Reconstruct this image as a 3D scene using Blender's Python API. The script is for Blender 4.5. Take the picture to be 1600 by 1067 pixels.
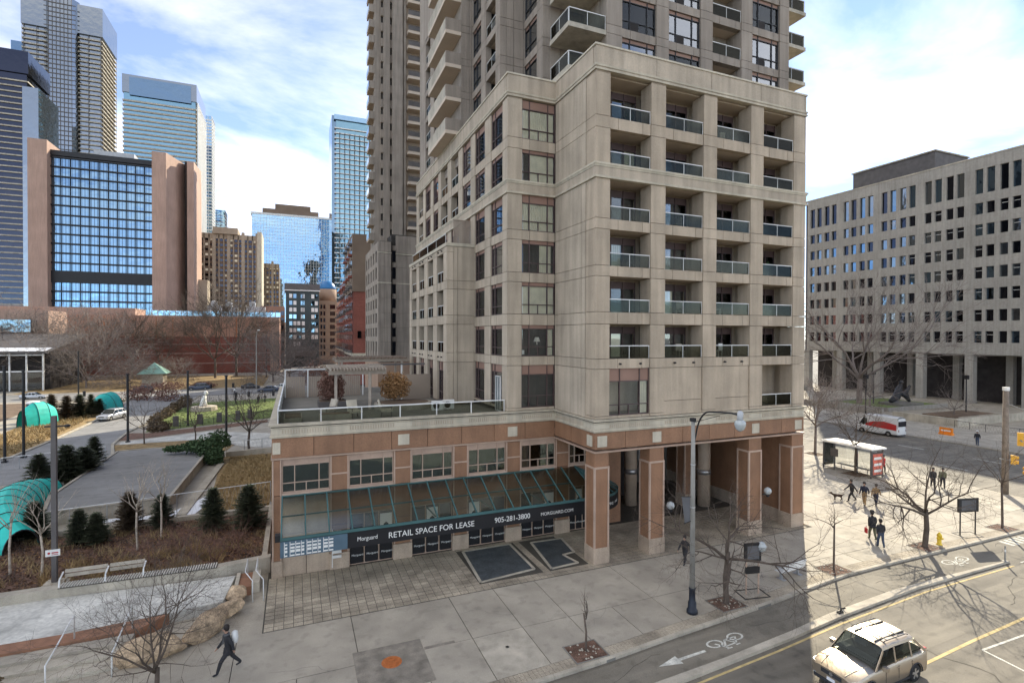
import bpy, math, random
from mathutils import Vector, Matrix
R = math.radians
random.seed(7)
SC = bpy.context.scene
for o in list(bpy.data.objects):
    bpy.data.objects.remove(o)

# ------------------------------------------------------------------ camera, sky, sun, exposure
YAW, PITCH, ROLL = R(22.5), R(-0.55), R(0.15)
_f = Vector((math.sin(YAW)*math.cos(PITCH), math.cos(YAW)*math.cos(PITCH), math.sin(PITCH)))
_r = Vector((math.cos(YAW), -math.sin(YAW), 0)); _u = _r.cross(_f)
_r, _u = _r*math.cos(ROLL)+_u*math.sin(ROLL), _u*math.cos(ROLL)-_r*math.sin(ROLL)
cam = bpy.data.cameras.new('camera'); camo = bpy.data.objects.new('camera', cam)
SC.collection.objects.link(camo)
camo.matrix_world = Matrix(((_r.x, _u.x, -_f.x, 0), (_r.y, _u.y, -_f.y, 0), (_r.z, _u.z, -_f.z, 13.6), (0, 0, 0, 1)))
cam.sensor_width = 36; cam.lens = 820/1600*36; cam.clip_end = 6000; cam.clip_start = 0.2
SC.camera = camo

SUN_EL = R(30.5); SUN_AZ = math.atan2(.77, .64)            # azimuth from +Y towards +X
sd = Vector((math.cos(SUN_EL)*math.sin(SUN_AZ), math.cos(SUN_EL)*math.cos(SUN_AZ), math.sin(SUN_EL)))
W = bpy.data.worlds.new('World'); SC.world = W; W.use_nodes = True
nt = W.node_tree; nt.nodes.clear()
N = lambda t: nt.nodes.new(t)
sky = N('ShaderNodeTexSky'); sky.sky_type = 'NISHITA'; sky.sun_disc = False
sky.sun_elevation = SUN_EL; sky.sun_rotation = SUN_AZ
sky.air_density = 0.5; sky.dust_density = 0.0; sky.ozone_density = 0.6; sky.altitude = 100
tc = N('ShaderNodeTexCoord'); sep = N('ShaderNodeSeparateXYZ'); nt.links.new(tc.outputs['Generated'], sep.inputs[0])
den = N('ShaderNodeMath'); den.operation = 'ADD'; den.inputs[1].default_value = 0.16
nt.links.new(sep.outputs['Z'], den.inputs[0])
mx = N('ShaderNodeMath'); mx.operation = 'MAXIMUM'; mx.inputs[1].default_value = 0.05; nt.links.new(den.outputs[0], mx.inputs[0])
cmb = N('ShaderNodeCombineXYZ')
for i, ax in enumerate('XY'):
    dv = N('ShaderNodeMath'); dv.operation = 'DIVIDE'
    nt.links.new(sep.outputs[ax], dv.inputs[0]); nt.links.new(mx.outputs[0], dv.inputs[1]); nt.links.new(dv.outputs[0], cmb.inputs[i])
mp = N('ShaderNodeMapping'); mp.inputs['Scale'].default_value = (0.62, 1.0, 1); mp.inputs['Rotation'].default_value = (0, 0, R(28)); mp.inputs['Location'].default_value = (13.35, 8.05, .32)
nt.links.new(cmb.outputs[0], mp.inputs[0])
n1 = N('ShaderNodeTexNoise'); n1.inputs['Scale'].default_value = 0.8; n1.inputs['Detail'].default_value = 9; n1.inputs['Roughness'].default_value = .58; n1.inputs['Distortion'].default_value = .5
nt.links.new(mp.outputs[0], n1.inputs['Vector'])
ramp = N('ShaderNodeValToRGB'); ramp.color_ramp.elements[0].position = .43; ramp.color_ramp.elements[1].position = .71
ramp.color_ramp.elements[0].color = (.06, .06, .06, 1); ramp.color_ramp.elements[1].color = (.97, .97, .97, 1)
nt.links.new(n1.outputs['Fac'], ramp.inputs[0])
CLOUD = N('ShaderNodeRGB'); CLOUD.outputs[0].default_value = (7.4, 6.95, 6.3, 1)
# thin cloud is lit through by the sky behind it: brighter where the sky itself is bright
cadd = N('ShaderNodeMix'); cadd.data_type = 'RGBA'; cadd.blend_type = 'MIX'; cadd.inputs[0].default_value = .10
nt.links.new(CLOUD.outputs[0], cadd.inputs[6]); nt.links.new(sky.outputs[0], cadd.inputs[7])
mix = N('ShaderNodeMix'); mix.data_type = 'RGBA'
nt.links.new(ramp.outputs[0], mix.inputs[0]); nt.links.new(sky.outputs[0], mix.inputs[6]); nt.links.new(cadd.outputs[2], mix.inputs[7])
bg = N('ShaderNodeBackground'); bg.inputs[1].default_value = 0.09
out = N('ShaderNodeOutputWorld'); nt.links.new(mix.outputs[2], bg.inputs[0]); nt.links.new(bg.outputs[0], out.inputs[0])

sl = bpy.data.lights.new('sun', 'SUN'); sl.energy = 2.0; sl.angle = R(0.5); sl.color = (1, .90, .71)
slo = bpy.data.objects.new('sun', sl); SC.collection.objects.link(slo)
slo.rotation_euler = (-sd).to_track_quat('-Z', 'Y').to_euler(); slo.location = (40, 40, 120)
vs = SC.view_settings; vs.view_transform = 'Standard'; vs.look = 'None'; vs.gamma = 1; vs.exposure = 1.95; vs.use_curve_mapping = False

# ------------------------------------------------------------------ materials
MATS = {}
def M(name, col, rough=.8, var=.18, sc=.8, speck=0, spsc=40, streak=0, bump=0, bsc=30, metal=0, spec=.4, coat=0, pv=None, wear=0, blot=0):
    m = bpy.data.materials.new(name); m.use_nodes = True; t = m.node_tree; b = t.nodes['Principled BSDF']
    MATS[name] = m
    b.inputs['Roughness'].default_value = rough; b.inputs['Metallic'].default_value = metal
    b.inputs['Specular IOR Level'].default_value = spec; b.inputs['Coat Weight'].default_value = coat
    g = t.nodes.new('ShaderNodeNewGeometry'); pos = g.outputs['Position']
    def noise(scale, detail, vec=None):
        n = t.nodes.new('ShaderNodeTexNoise'); n.inputs['Scale'].default_value = scale; n.inputs['Detail'].default_value = detail
        t.links.new(vec or pos, n.inputs['Vector']); return n.outputs['Fac']
    def rng(src, lo, hi, a=.3, z=.7):
        r = t.nodes.new('ShaderNodeMapRange'); r.inputs['From Min'].default_value = a; r.inputs['From Max'].default_value = z
        r.inputs['To Min'].default_value = lo; r.inputs['To Max'].default_value = hi; t.links.new(src, r.inputs['Value']); return r.outputs[0]
    fs = [rng(noise(sc, 5), 1-var, 1+var)]
    if speck: fs.append(rng(noise(spsc, 2), 1-speck, 1+speck))
    if streak:
        mpn = t.nodes.new('ShaderNodeMapping'); mpn.inputs['Scale'].default_value = (2.2, 2.2, .16); t.links.new(pos, mpn.inputs[0])
        fs.append(rng(noise(1, 5, mpn.outputs[0]), 1-streak, 1+streak*.4, .35, .62))
    oi = t.nodes.new('ShaderNodeObjectInfo'); pv = var*.35 if pv is None else pv; fs.append(rng(oi.outputs['Random'], 1-pv, 1+pv, 0, 1))
    if wear:      # tyre and foot wear drawn out along the street
        mpn = t.nodes.new('ShaderNodeMapping'); mpn.inputs['Scale'].default_value = (.10, 1.6, 1); t.links.new(pos, mpn.inputs[0])
        fs.append(rng(noise(1, 6, mpn.outputs[0]), 1-wear, 1+wear*.6, .32, .66))
    if blot:      # spots and spills
        fs.append(rng(noise(1.7, 8), 1, 1-blot, .54, .66)); fs.append(rng(noise(9, 3), 1, 1-blot*.8, .66, .74))
    c = t.nodes.new('ShaderNodeRGB'); c.outputs[0].default_value = (*col, 1); cur = c.outputs[0]
    for f in fs:
        v = t.nodes.new('ShaderNodeVectorMath'); v.operation = 'SCALE'; t.links.new(cur, v.inputs[0]); t.links.new(f, v.inputs['Scale']); cur = v.outputs[0]
    t.links.new(cur, b.inputs['Base Color'])
    if bump:
        bp = t.nodes.new('ShaderNodeBump'); bp.inputs['Strength'].default_value = bump; bp.inputs['Distance'].default_value = .02
        t.links.new(noise(bsc, 4), bp.inputs['Height']); t.links.new(bp.outputs[0], b.inputs['Normal'])
    return m
def GL(name, tint=(.75, .85, .85), refl=(.9, .95, 1), rough=.02, ior=1.6, wob=0, wsc=.4, base=0.0):
    """sheet glass: see-through straight on, mirror at a slant"""
    m = bpy.data.materials.new(name); m.use_nodes = True; t = m.node_tree; t.nodes.clear(); MATS[name] = m
    o = t.nodes.new('ShaderNodeOutputMaterial'); mxs = t.nodes.new('ShaderNodeMixShader')
    tr = t.nodes.new('ShaderNodeBsdfTransparent'); tr.inputs[0].default_value = (*tint, 1)
    gl = t.nodes.new('ShaderNodeBsdfGlossy'); gl.inputs[0].default_value = (*refl, 1); gl.inputs['Roughness'].default_value = rough
    fr = t.nodes.new('ShaderNodeFresnel'); fr.inputs[0].default_value = ior
    ad = t.nodes.new('ShaderNodeMath'); ad.operation = 'ADD'; ad.use_clamp = True; ad.inputs[1].default_value = base
    t.links.new(fr.outputs[0], ad.inputs[0]); t.links.new(ad.outputs[0], mxs.inputs[0])
    t.links.new(tr.outputs[0], mxs.inputs[1]); t.links.new(gl.outputs[0], mxs.inputs[2]); t.links.new(mxs.outputs[0], o.inputs[0])
    if wob:
        g = t.nodes.new('ShaderNodeNewGeometry'); n = t.nodes.new('ShaderNodeTexNoise'); n.inputs['Scale'].default_value = wsc; n.inputs['Detail'].default_value = 2
        t.links.new(g.outputs['Position'], n.inputs['Vector']); bp = t.nodes.new('ShaderNodeBump'); bp.inputs['Strength'].default_value = wob; bp.inputs['Distance'].default_value = 1
        t.links.new(n.outputs['Fac'], bp.inputs['Height']); t.links.new(bp.outputs[0], gl.inputs['Normal']); t.links.new(bp.outputs[0], fr.inputs['Normal'])
    return m
M('precast', (.455, .38, .29), .85, .13, .5, .12, 22, .17, .15, 18, pv=.07)
M('precast_warm', (.455, .37, .275), .85, .13, .5, .12, 22, .16, .15, 18, pv=.07)
M('tower_concrete', (.31, .262, .215), .85, .13, .4, .08, 14, .18, pv=.06)
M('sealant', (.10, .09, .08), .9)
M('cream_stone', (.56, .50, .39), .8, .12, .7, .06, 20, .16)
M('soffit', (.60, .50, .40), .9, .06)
M('granite', (.28, .15, .085), .55, .16, .7, .22, 26, .10, .1, 30)
M('granite_trim', (.46, .33, .25), .6, .12, 1, .12, 30)
M('granite_base', (.46, .36, .27), .6, .14, 1, .15, 26, .12)
M('interior', (.035, .030, .028), .9, .3)
M('frame_brown', (.095, .060, .055), .5)
M('frame_dark', (.03, .03, .032), .45)
M('header', (.29, .175, .13), .7, .1)
M('curtain', (.92, .86, .68), .9, .1, 2)
M('blind', (.52, .50, .44), .9, .12, 2)
M('dark_room', (.05, .045, .04), .9, .4, 1)
M('rail_white', (.72, .72, .70), .4)
M('rail_grey', (.42, .43, .44), .4, metal=.5)
M('steel', (.50, .50, .50), .35, metal=.8)
M('black_metal', (.018, .018, .02), .45)
M('teal_metal', (.055, .13, .13), .45)
M('white_paint', (.78, .77, .73), .5, .06)
M('asphalt', (.20, .178, .14), .8, .2, .35, .25, 45, 0, .3, 40, wear=.22, blot=.25)
M('asphalt_park', (.25, .245, .235), .9, .16, .25, .1, 30, wear=.12, blot=.15)
M('bike_lane', (.215, .192, .15), .82, .18, .3, .2, 45, wear=.2, blot=.2)
M('concrete', (.385, .345, .278), .8, .18, .55, .14, 30, 0, .12, 20, pv=.06, blot=.15)
M('concrete_light', (.45, .405, .325), .85, .2, .6, .12, 25, .12, blot=.15)
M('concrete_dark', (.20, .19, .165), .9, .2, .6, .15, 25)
M('concrete_stain', (.25, .222, .18), .9, .35, 1.6, .2, 25)
M('salt_concrete', (.55, .54, .49), .9, .28, .5, .14, 6, blot=.18)
M('paver', (.36, .31, .235), .85, .34, .7, .2, 12, pv=.16)
M('road_white', (.58, .57, .50), .8, .25, 4, .2, 30)
M('road_yellow', (.55, .42, .19), .8, .2, 3)
M('mulch', (.155, .090, .062), .95, .45, 2.5, .4, 20)
M('soil', (.15, .105, .070), .95, .35, .8, .3, 14)
M('dry_grass', (.31, .215, .10), .95, .4, 1.3, .3, 10)
M('dry_blade', (.36, .265, .13), .95, .35, 2)
M('turf', (.16, .205, .06), .95, .15, .6, .1, 20)
M('snow', (.78, .80, .83), .6, .06)
M('bark', (.105, .080, .062), .9, .3, 3)
M('bark_grey', (.20, .165, .145), .9, .25, 3)
M('bark_birch', (.40, .34, .27), .85, .4, 6)
M('needle', (.075, .088, .045), .9, .5, 4)
M('needle_brown', (.13, .092, .052), .9, .45, 4)
M('juniper', (.055, .095, .038), .9, .4, 3)
M('leaf_orange', (.36, .20, .085), .9, .35, 5)
M('leaf_red', (.19, .10, .075), .9, .35, 5)
M('boulder', (.42, .31, .20), .85, .45, 1.6, .3, 9, .2, .8, 5)
M('wood_slat', (.42, .37, .30), .85, .2, 3)
M('wood_deck', (.26, .13, .075), .8, .2, 2)
M('pergola', (.38, .32, .26), .85, .15, 2)
M('screen_beige', (.33, .27, .215), .8, .08)
M('teal_cloth', (.02, .52, .44), .6, .12, 1.2)
M('red_brick', (.25, .085, .062), .9, .16, .25, .08, 2)
M('red_brick_light', (.42, .235, .165), .9, .12, .2)
M('brick_stripe', (.38, .23, .19), .9, .1)
M('pink_concrete', (.42, .28, .215), .8, .10, .12, .05, 2, .1)
M('beige_far', (.40, .33, .25), .85, .12, .15)
M('brown_far', (.20, .145, .105), .85, .12, .2)
M('tan_far', (.36, .24, .165), .85, .12, .2)
M('grey_precast', (.36, .338, .298), .88, .1, .12, .08, 3, .14, pv=.06)
M('grey_dark', (.12, .11, .105), .8)
M('slate_green', (.060, .078, .080), .8, .12, .2)
M('blue_dome', (.03, .16, .36), .4, .15, .5)
M('copper_green', (.20, .35, .29), .7, .15, 1)
M('tin_grey', (.45, .46, .47), .5, .1)
M('orange', (.85, .26, .02), .5, .05)
M('yellow_paint', (.80, .56, .05), .5, .05)
M('signal_yellow', (.80, .42, .04), .5, .05)
M('rust', (.42, .13, .035), .7, .25, 6)
M('pole_grey', (.30, .285, .255), .6, .12, 2)
M('pole_wood', (.25, .20, .155), .9, .3, 3)
M('navy_iron', (.012, .016, .026), .45)
M('poster', (.55, .12, .08), .4, .5, 3)
M('sign_black', (.012, .012, .014), .45)
M('sign_slate', (.08, .13, .17), .5)
M('lamp_shade', (.85, .80, .68), .6)
M('grate', (.085, .098, .105), .55, .25, 1.5, .2, 8, metal=.3)
M('skin', (.42, .26, .19), .6, .05); M('hair', (.025, .02, .018), .7)
M('cloth_black', (.026, .026, .03), .85, .2, 5); M('cloth_navy', (.02, .025, .045), .85); M('cloth_olive', (.11, .11, .065), .85)
M('cloth_grey', (.13, .13, .135), .9); M('cloth_tan', (.30, .20, .10), .9); M('cloth_red', (.42, .02, .025), .8); M('cloth_white', (.70, .70, .68), .8); M('cloth_jean', (.05, .065, .10), .9)
M('dog_fur', (.05, .03, .02), .9)
M('car_champagne', (.50, .42, .325), .36, .03, 1, metal=.85, spec=.5, coat=.3)
M('car_silver', (.52, .53, .55), .35, .03, metal=.5, coat=.5); M('car_black', (.02, .02, .025), .3, .05, coat=.6); M('car_white', (.72, .72, .70), .4, .03, coat=.4)
M('car_blue', (.055, .075, .12), .35, .05, coat=.5); M('car_red', (.55, .03, .03), .4, .03, coat=.4)
M('rubber', (.02, .02, .02), .85); M('alloy', (.52, .51, .49), .35, metal=.8); M('plastic', (.035, .035, .038), .6); M('lens', (.62, .65, .66), .15, .02, spec=.8); M('lens_red', (.45, .02, .02), .25); M('lens_amber', (.75, .28, .05), .25)
M('plate', (.75, .76, .80), .5, .02)
GL('glass', (.97, .98, .97), (.85, .93, 1), .02, 1.5, base=.02)
M('joint', (.075, .068, .055), .95)
M('globe', (.42, .45, .45), .12, .05, spec=.9)
M('slat_pale', (.55, .52, .46), .8, .15, 3)
GL('glass_green', (.55, .68, .62), (.8, .92, .95), .03, 1.7, base=.10)
GL('glass_canopy', (.82, .90, .86), (.78, .86, .82), .16, 1.4, base=.15)
GL('glass_rail', (.62, .65, .61), (.44, .44, .39), .06, 1.33, base=.03)
GL('glass_car', (.42, .47, .45), (.50, .56, .56), .02, 1.45, base=.03)
GL('glass_sky', (.55, .60, .60), (.9, .95, 1), .02, 1.5, base=.32)
def MIRROR(name, col, rough=.03, wob=.02, wsc=.25):
    m = bpy.data.materials.new(name); m.use_nodes = True; t = m.node_tree; b = t.nodes['Principled BSDF']; MATS[name] = m
    b.inputs['Base Color'].default_value = (*col, 1); b.inputs['Metallic'].default_value = 1; b.inputs['Roughness'].default_value = rough
    g = t.nodes.new('ShaderNodeNewGeometry'); n = t.nodes.new('ShaderNodeTexNoise'); n.inputs['Scale'].default_value = wsc; n.inputs['Detail'].default_value = 3
    t.links.new(g.outputs['Position'], n.inputs['Vector']); bp = t.nodes.new('ShaderNodeBump'); bp.inputs['Strength'].default_value = wob; bp.inputs['Distance'].default_value = 1
    t.links.new(n.outputs['Fac'], bp.inputs['Height']); t.links.new(bp.outputs[0], b.inputs['Normal'])
    return m
MIRROR('mirror_blue', (.27, .42, .56), .03, .16, .12); MIRROR('mirror_hotel', (.18, .29, .41), .03, .2, .1); MIRROR('mirror_dark', (.16, .24, .33), .05, .15, .15); MIRROR('mirror_grey', (.24, .27, .30), .08, .1, .2)
MIRROR('mirror_teal', (.20, .34, .42), .06, .12, .2); MIRROR('mirror_green', (.10, .14, .13), .04, .04, .5); MIRROR('mirror_black', (.05, .055, .075), .06, .05, .3)

# ------------------------------------------------------------------ mesh and object helpers
class MB:
    def __init__(s): s.v = []; s.f = []; s.m = []
    def face(s, pts, mi=0):
        i = len(s.v); s.v += [tuple(p) for p in pts]; s.f.append(tuple(range(i, i+len(pts)))); s.m.append(mi); return s
    def box(s, x0, x1, y0, y1, z0, z1, mi=0):
        i = len(s.v)
        s.v += [(x0, y0, z0), (x1, y0, z0), (x1, y1, z0), (x0, y1, z0), (x0, y0, z1), (x1, y0, z1), (x1, y1, z1), (x0, y1, z1)]
        for f in ((3, 2, 1, 0), (4, 5, 6, 7), (0, 1, 5, 4), (1, 2, 6, 5), (2, 3, 7, 6), (3, 0, 4, 7)):
            s.f.append(tuple(i+k for k in f)); s.m.append(mi)
        return s
    def bar(s, a, b, w, h, mi=0, up=(0, 0, 1)):
        a, b = Vector(a), Vector(b); d = (b-a).normalized(); u = Vector(up)
        if abs(d.dot(u)) > .99: u = Vector((0, 1, 0))
        r = d.cross(u).normalized()*w/2; u = r.cross(d).normalized()*h/2; i = len(s.v)
        for p in (a, b): s.v += [tuple(p-r-u), tuple(p+r-u), tuple(p+r+u), tuple(p-r+u)]
        for f in ((3, 2, 1, 0), (4, 5, 6, 7), (0, 1, 5, 4), (1, 2, 6, 5), (2, 3, 7, 6), (3, 0, 4, 7)):
            s.f.append(tuple(i+k for k in f)); s.m.append(mi)
        return s
    def prism(s, pts, z0, z1, mi=0):
        n = len(pts); i = len(s.v); s.v += [(x, y, z0) for x, y in pts]+[(x, y, z1) for x, y in pts]
        s.f.append(tuple(range(i+n, i+2*n))); s.m.append(mi); s.f.append(tuple(range(i+n-1, i-1, -1))); s.m.append(mi)
        for k in range(n):
            s.f.append((i+k, i+(k+1) % n, i+n+(k+1) % n, i+n+k)); s.m.append(mi)
        return s
    def tube(s, pts, rad, n=6, mi=0, cap=True):
        pts = [Vector(p) for p in pts]
        if not hasattr(rad, '__len__'): rad = [rad]*len(pts)
        i = len(s.v); L = len(pts); pr = None
        for k, p in enumerate(pts):
            d = (pts[min(k+1, L-1)]-pts[max(k-1, 0)])
            d = d.normalized() if d.length > 1e-9 else Vector((0, 0, 1))
            if pr is None: pr = d.orthogonal().normalized()
            else:
                pr = pr-d*pr.dot(d); pr = pr.normalized() if pr.length > 1e-6 else d.orthogonal().normalized()
            q = d.cross(pr)
            for j in range(n):
                a = 2*math.pi*j/n; s.v.append(tuple(p+(pr*math.cos(a)+q*math.sin(a))*rad[k]))
        for k in range(L-1):
            for j in range(n):
                s.f.append((i+k*n+j, i+k*n+(j+1) % n, i+(k+1)*n+(j+1) % n, i+(k+1)*n+j)); s.m.append(mi)
        if cap:
            s.f.append(tuple(i+j for j in range(n-1, -1, -1))); s.m.append(mi); s.f.append(tuple(i+(L-1)*n+j for j in range(n))); s.m.append(mi)
        return s
    def lathe(s, prof, c=(0, 0, 0), n=12, mi=0, ax='z'):
        i = len(s.v)
        for r, h in prof:
            for j in range(n):
                a = 2*math.pi*j/n; p = (r*math.cos(a), r*math.sin(a), h)
                if ax == 'y': p = (p[0], p[2], -p[1])
                if ax == 'x': p = (p[2], p[0], p[1])
                s.v.append((c[0]+p[0], c[1]+p[1], c[2]+p[2]))
        for k in range(len(prof)-1):
            for j in range(n):
                s.f.append((i+k*n+j, i+k*n+(j+1) % n, i+(k+1)*n+(j+1) % n, i+(k+1)*n+j)); s.m.append(mi)
        s.f.append(tuple(i+j for j in range(n-1, -1, -1))); s.m.append(mi); s.f.append(tuple(i+(len(prof)-1)*n+j for j in range(n))); s.m.append(mi)
        return s
    def mesh(s, mats, smooth=False, name='mesh'):
        me = bpy.data.meshes.new(name); me.from_pydata(s.v, [], s.f)
        for m in ([mats] if isinstance(mats, str) else mats): me.materials.append(MATS[m])
        if max(s.m, default=0) > 0: me.polygons.foreach_set('material_index', s.m)
        if smooth: me.polygons.foreach_set('use_smooth', [True]*len(me.polygons))
        me.update(); return me
COL = SC.collection
ORG = {}
def link(name, data, parent=None, world=True, loc=None):
    o = bpy.data.objects.new(name, data); COL.objects.link(o)
    if parent is not None:
        o.parent = parent
        if world: o.location = -ORG.get(parent.name, Vector((0, 0, 0)))
    if loc is not None: o.location = loc
    return o
def tag(o, label=None, cat=None, group=None, kind=None):
    if label: o['label'] = label
    if cat: o['category'] = cat
    if group: o['group'] = group
    if kind: o['kind'] = kind
    return o
def thing(name, label, cat, loc=(0, 0, 0), rz=0, group=None):
    o = bpy.data.objects.new(name, None); COL.objects.link(o); o.location = loc; o.rotation_euler = (0, 0, rz); o.empty_display_size = .3
    ORG[o.name] = Vector(loc) if rz == 0 else Vector((0, 0, 0))
    return tag(o, label, cat, group)
def part(mb, name, mat, parent, smooth=False, kind=None, label=None):       # world-coordinate part of an unrotated thing
    me = mb.mesh(mat, smooth, name) if isinstance(mb, MB) else mb
    o = link(name, me, parent); return tag(o, label, kind=kind)
def lpart(mb, name, mat, parent, smooth=False, kind=None, label=None):      # local-coordinate part
    me = mb.mesh(mat, smooth, name) if isinstance(mb, MB) else mb
    o = link(name, me, parent, world=False); return tag(o, label, kind=kind)
def structure(mb, name, mat, smooth=False): return tag(link(name, mb.mesh(mat, smooth, name)), kind='structure')
def solo(mb, name, mat, label, cat, group=None, smooth=False, kind=None):
    return tag(link(name, mb.mesh(mat, smooth, name)), label, cat, group, kind)
CUBE = {}
def blk(name, mat, parent, x0, x1, y0, y1, z0, z1):
    """one plain piece (panel, slab, slat ...): shares the mesh of its material"""
    if mat not in CUBE: CUBE[mat] = MB().box(-.5, .5, -.5, .5, -.5, .5).mesh(mat, name='piece_'+mat)
    o = bpy.data.objects.new(name, CUBE[mat]); COL.objects.link(o); o.parent = parent
    c = Vector(((x0+x1)/2, (y0+y1)/2, (z0+z1)/2))
    p = parent; org = Vector((0, 0, 0))
    if p is not None: org = ORG.get(p.name, Vector((0, 0, 0)))
    o.location = c-org; o.scale = (x1-x0, y1-y0, z1-z0)
    return o
def copy_tree(o, parent=None):
    c = o.copy(); COL.objects.link(c); c.parent = parent
    for ch in list(o.children): copy_tree(ch, c)
    return c
def text_mesh(body, size, mat, depth=.01):
    cu = bpy.data.curves.new('txt', 'FONT'); cu.body = body; cu.size = size; cu.extrude = depth/2; cu.resolution_u = 3
    o = bpy.data.objects.new('txt', cu); COL.objects.link(o); dg = bpy.context.evaluated_depsgraph_get()
    me = bpy.data.meshes.new_from_object(o.evaluated_get(dg)); bpy.data.objects.remove(o); bpy.data.curves.remove(cu)
    me.materials.clear(); me.materials.append(MATS[mat]); return me
class Fac:
    """a facade plane: 'S' faces -Y at y=c (a runs along X), 'W' faces -X at x=c (a runs along Y); d is depth inwards"""
    def __init__(s, ax, c): s.ax = ax; s.c = c
    def b(s, a0, a1, d0, d1, z0, z1):
        return (a0, a1, s.c+d0, s.c+d1, z0, z1) if s.ax == 'S' else (s.c+d0, s.c+d1, a0, a1, z0, z1)
    def place(s, o, a0, a1, z, d=0, parent=None):
        org = ORG.get(parent.name, Vector((0, 0, 0))) if parent else Vector((0, 0, 0))
        if s.ax == 'S': o.location = Vector((a0, s.c+d, z))-org
        else: o.location = Vector((s.c+d, a1, z))-org; o.rotation_euler = (0, 0, -math.pi/2)
SC.cycles.use_denoising = True; SC.cycles.use_adaptive_sampling = True; SC.cycles.adaptive_threshold = .02
SC.cycles.max_bounces = 6; SC.cycles.diffuse_bounces = 4; SC.cycles.glossy_bounces = 3; SC.cycles.transparent_max_bounces = 12; SC.cycles.caustics_reflective = False; SC.cycles.caustics_refractive = False

# ------------------------------------------------------------------ windows, balconies, facades
WC = {}
def _wave(w, h, amp=.035, pitch=.14):
    mb = MB(); n = max(4, int(w/pitch*2))
    for i in range(n):
        x0, x1 = w*i/n, w*(i+1)/n; y0, y1 = (amp if i % 2 else -amp), (-amp if i % 2 else amp)
        mb.face([(x0, y0, 0), (x1, y1, 0), (x1, y1, h), (x0, y0, h)])
    return mb
def window(F, a0, a1, z0, z1, parent, header=.0, dress=None, mull=(.22, .78), transom=.27, frame='frame_brown', d=.2, glass='glass', simple=False, vent=False, name='window', headmat='header'):
    w, h = round(a1-a0, 3), round(z1-z0, 3)
    key = (w, h, header, mull, transom, frame, simple, vent, headmat, glass)
    if key not in WC:
        f = .05; mb = MB(); hh = h-header
        for x0, x1 in ((0, f), (w-f, w)): mb.box(x0, x1, -.05, .06, 0, h)
        for za, zb in ((0, f), (hh-f, hh)): mb.box(f, w-f, -.05, .06, za, zb)
        for m in mull: mb.box(w*m-f/2, w*m+f/2, -.06, .07, f, h if header else hh-f)
        cols = [0]+list(mull)+[1]
        if transom: mb.box(f, w-f, -.04, .05, hh*transom-f/2, hh*transom+f/2)
        if transom and len(mull) == 2: mb.box(w/2-f/2, w/2+f/2, -.035, .04, f, hh*transom-f/2)
        if vent and transom: mb.box(w*mull[0]+f, w*.5-f/2, -.03, .0, f, hh*transom-f/2, 2)
        if header: mb.box(f, w-f, .0, .05, hh, h, 1)
        panes = []
        if simple: panes.append(MB().box(f, w-f, .02, .026, f, hh-f).mesh(glass))
        else:
            for k in range(len(cols)-1):
                xa, xb = w*cols[k]+f/2, w*cols[k+1]-f/2
                for za, zb in (((f, hh*transom-f/2), (hh*transom+f/2, hh-f)) if transom else ((f, hh-f),)):
                    panes.append(MB().box(xa, xb, .02, .026, za, zb).mesh(glass))
        WC[key] = (mb.mesh([frame, headmat, 'interior']), panes, hh)
    fm, panes, hh = WC[key]
    o = bpy.data.objects.new(name, fm); COL.objects.link(o); o.parent = parent; F.place(o, a0, a1, z0, d, parent)
    for p in panes:
        q = bpy.data.objects.new('pane', p); COL.objects.link(q); q.parent = o
    if dress:
        k2 = ('dress', w, hh, dress)
        if k2 not in WC:
            kind, fr0, fr1 = dress[0], dress[1], dress[2]
            if kind == 'curtain': mb = _wave(w*(fr1-fr0), hh-.1)
            elif kind == 'vblind': mb = _wave(w*(fr1-fr0), hh-.1, .02, .09)
            elif kind == 'roller': mb = MB().box(0, w*(fr1-fr0), 0, .01, (hh-.1)*dress[3], hh-.1)
            WC[k2] = mb.mesh('curtain' if kind != 'roller' else 'blind')
        c = bpy.data.objects.new('curtain', WC[k2]); COL.objects.link(c); c.parent = o; c.location = (w*dress[1]+.0, .09, .05)
    return o
def dressing(rnd=random):
    r = rnd.random()
    if r < .30: return ('curtain', 0.02, .98)
    if r < .50: return ('vblind', .22, .98)
    if r < .62: return ('curtain', .02, .4)
    if r < .74: return ('curtain', .55, .98)
    if r < .86: return ('roller', .03, .97, .45)
    return None
def balustrade(F, a0, a1, z0, parent, h=.82, d=.12, glass='glass_rail', railmat='rail_white'):
    w = round(a1-a0, 3); key = ('bal', w, h, glass, railmat)
    if key not in WC:
        mb = MB().box(0, w, -.03, .03, h-.05, h)
        for x in (0, w/2-.015, w-.03): mb.box(x, x+.03, -.015, .015, 0, h-.05)
        WC[key] = (mb.mesh(railmat), MB().box(.04, w/2-.025, -.005, .005, .03, h-.07).mesh(glass), MB().box(w/2+.025, w-.04, -.005, .005, .03, h-.07).mesh(glass))
    o = bpy.data.objects.new('balustrade', WC[key][0]); COL.objects.link(o); o.parent = parent; F.place(o, a0, a1, z0, d, parent)
    for m in WC[key][1:]:
        q = bpy.data.objects.new('glass_panel', m); COL.objects.link(q); q.parent = o
    return o
G = .014
def panel(F, parent, mat, a0, a1, d0, d1, z0, z1, name='panel'):
    return blk(name, mat, parent, *F.b(a0+G, a1-G, d0, d1, z0+G, z1-G))
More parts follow.
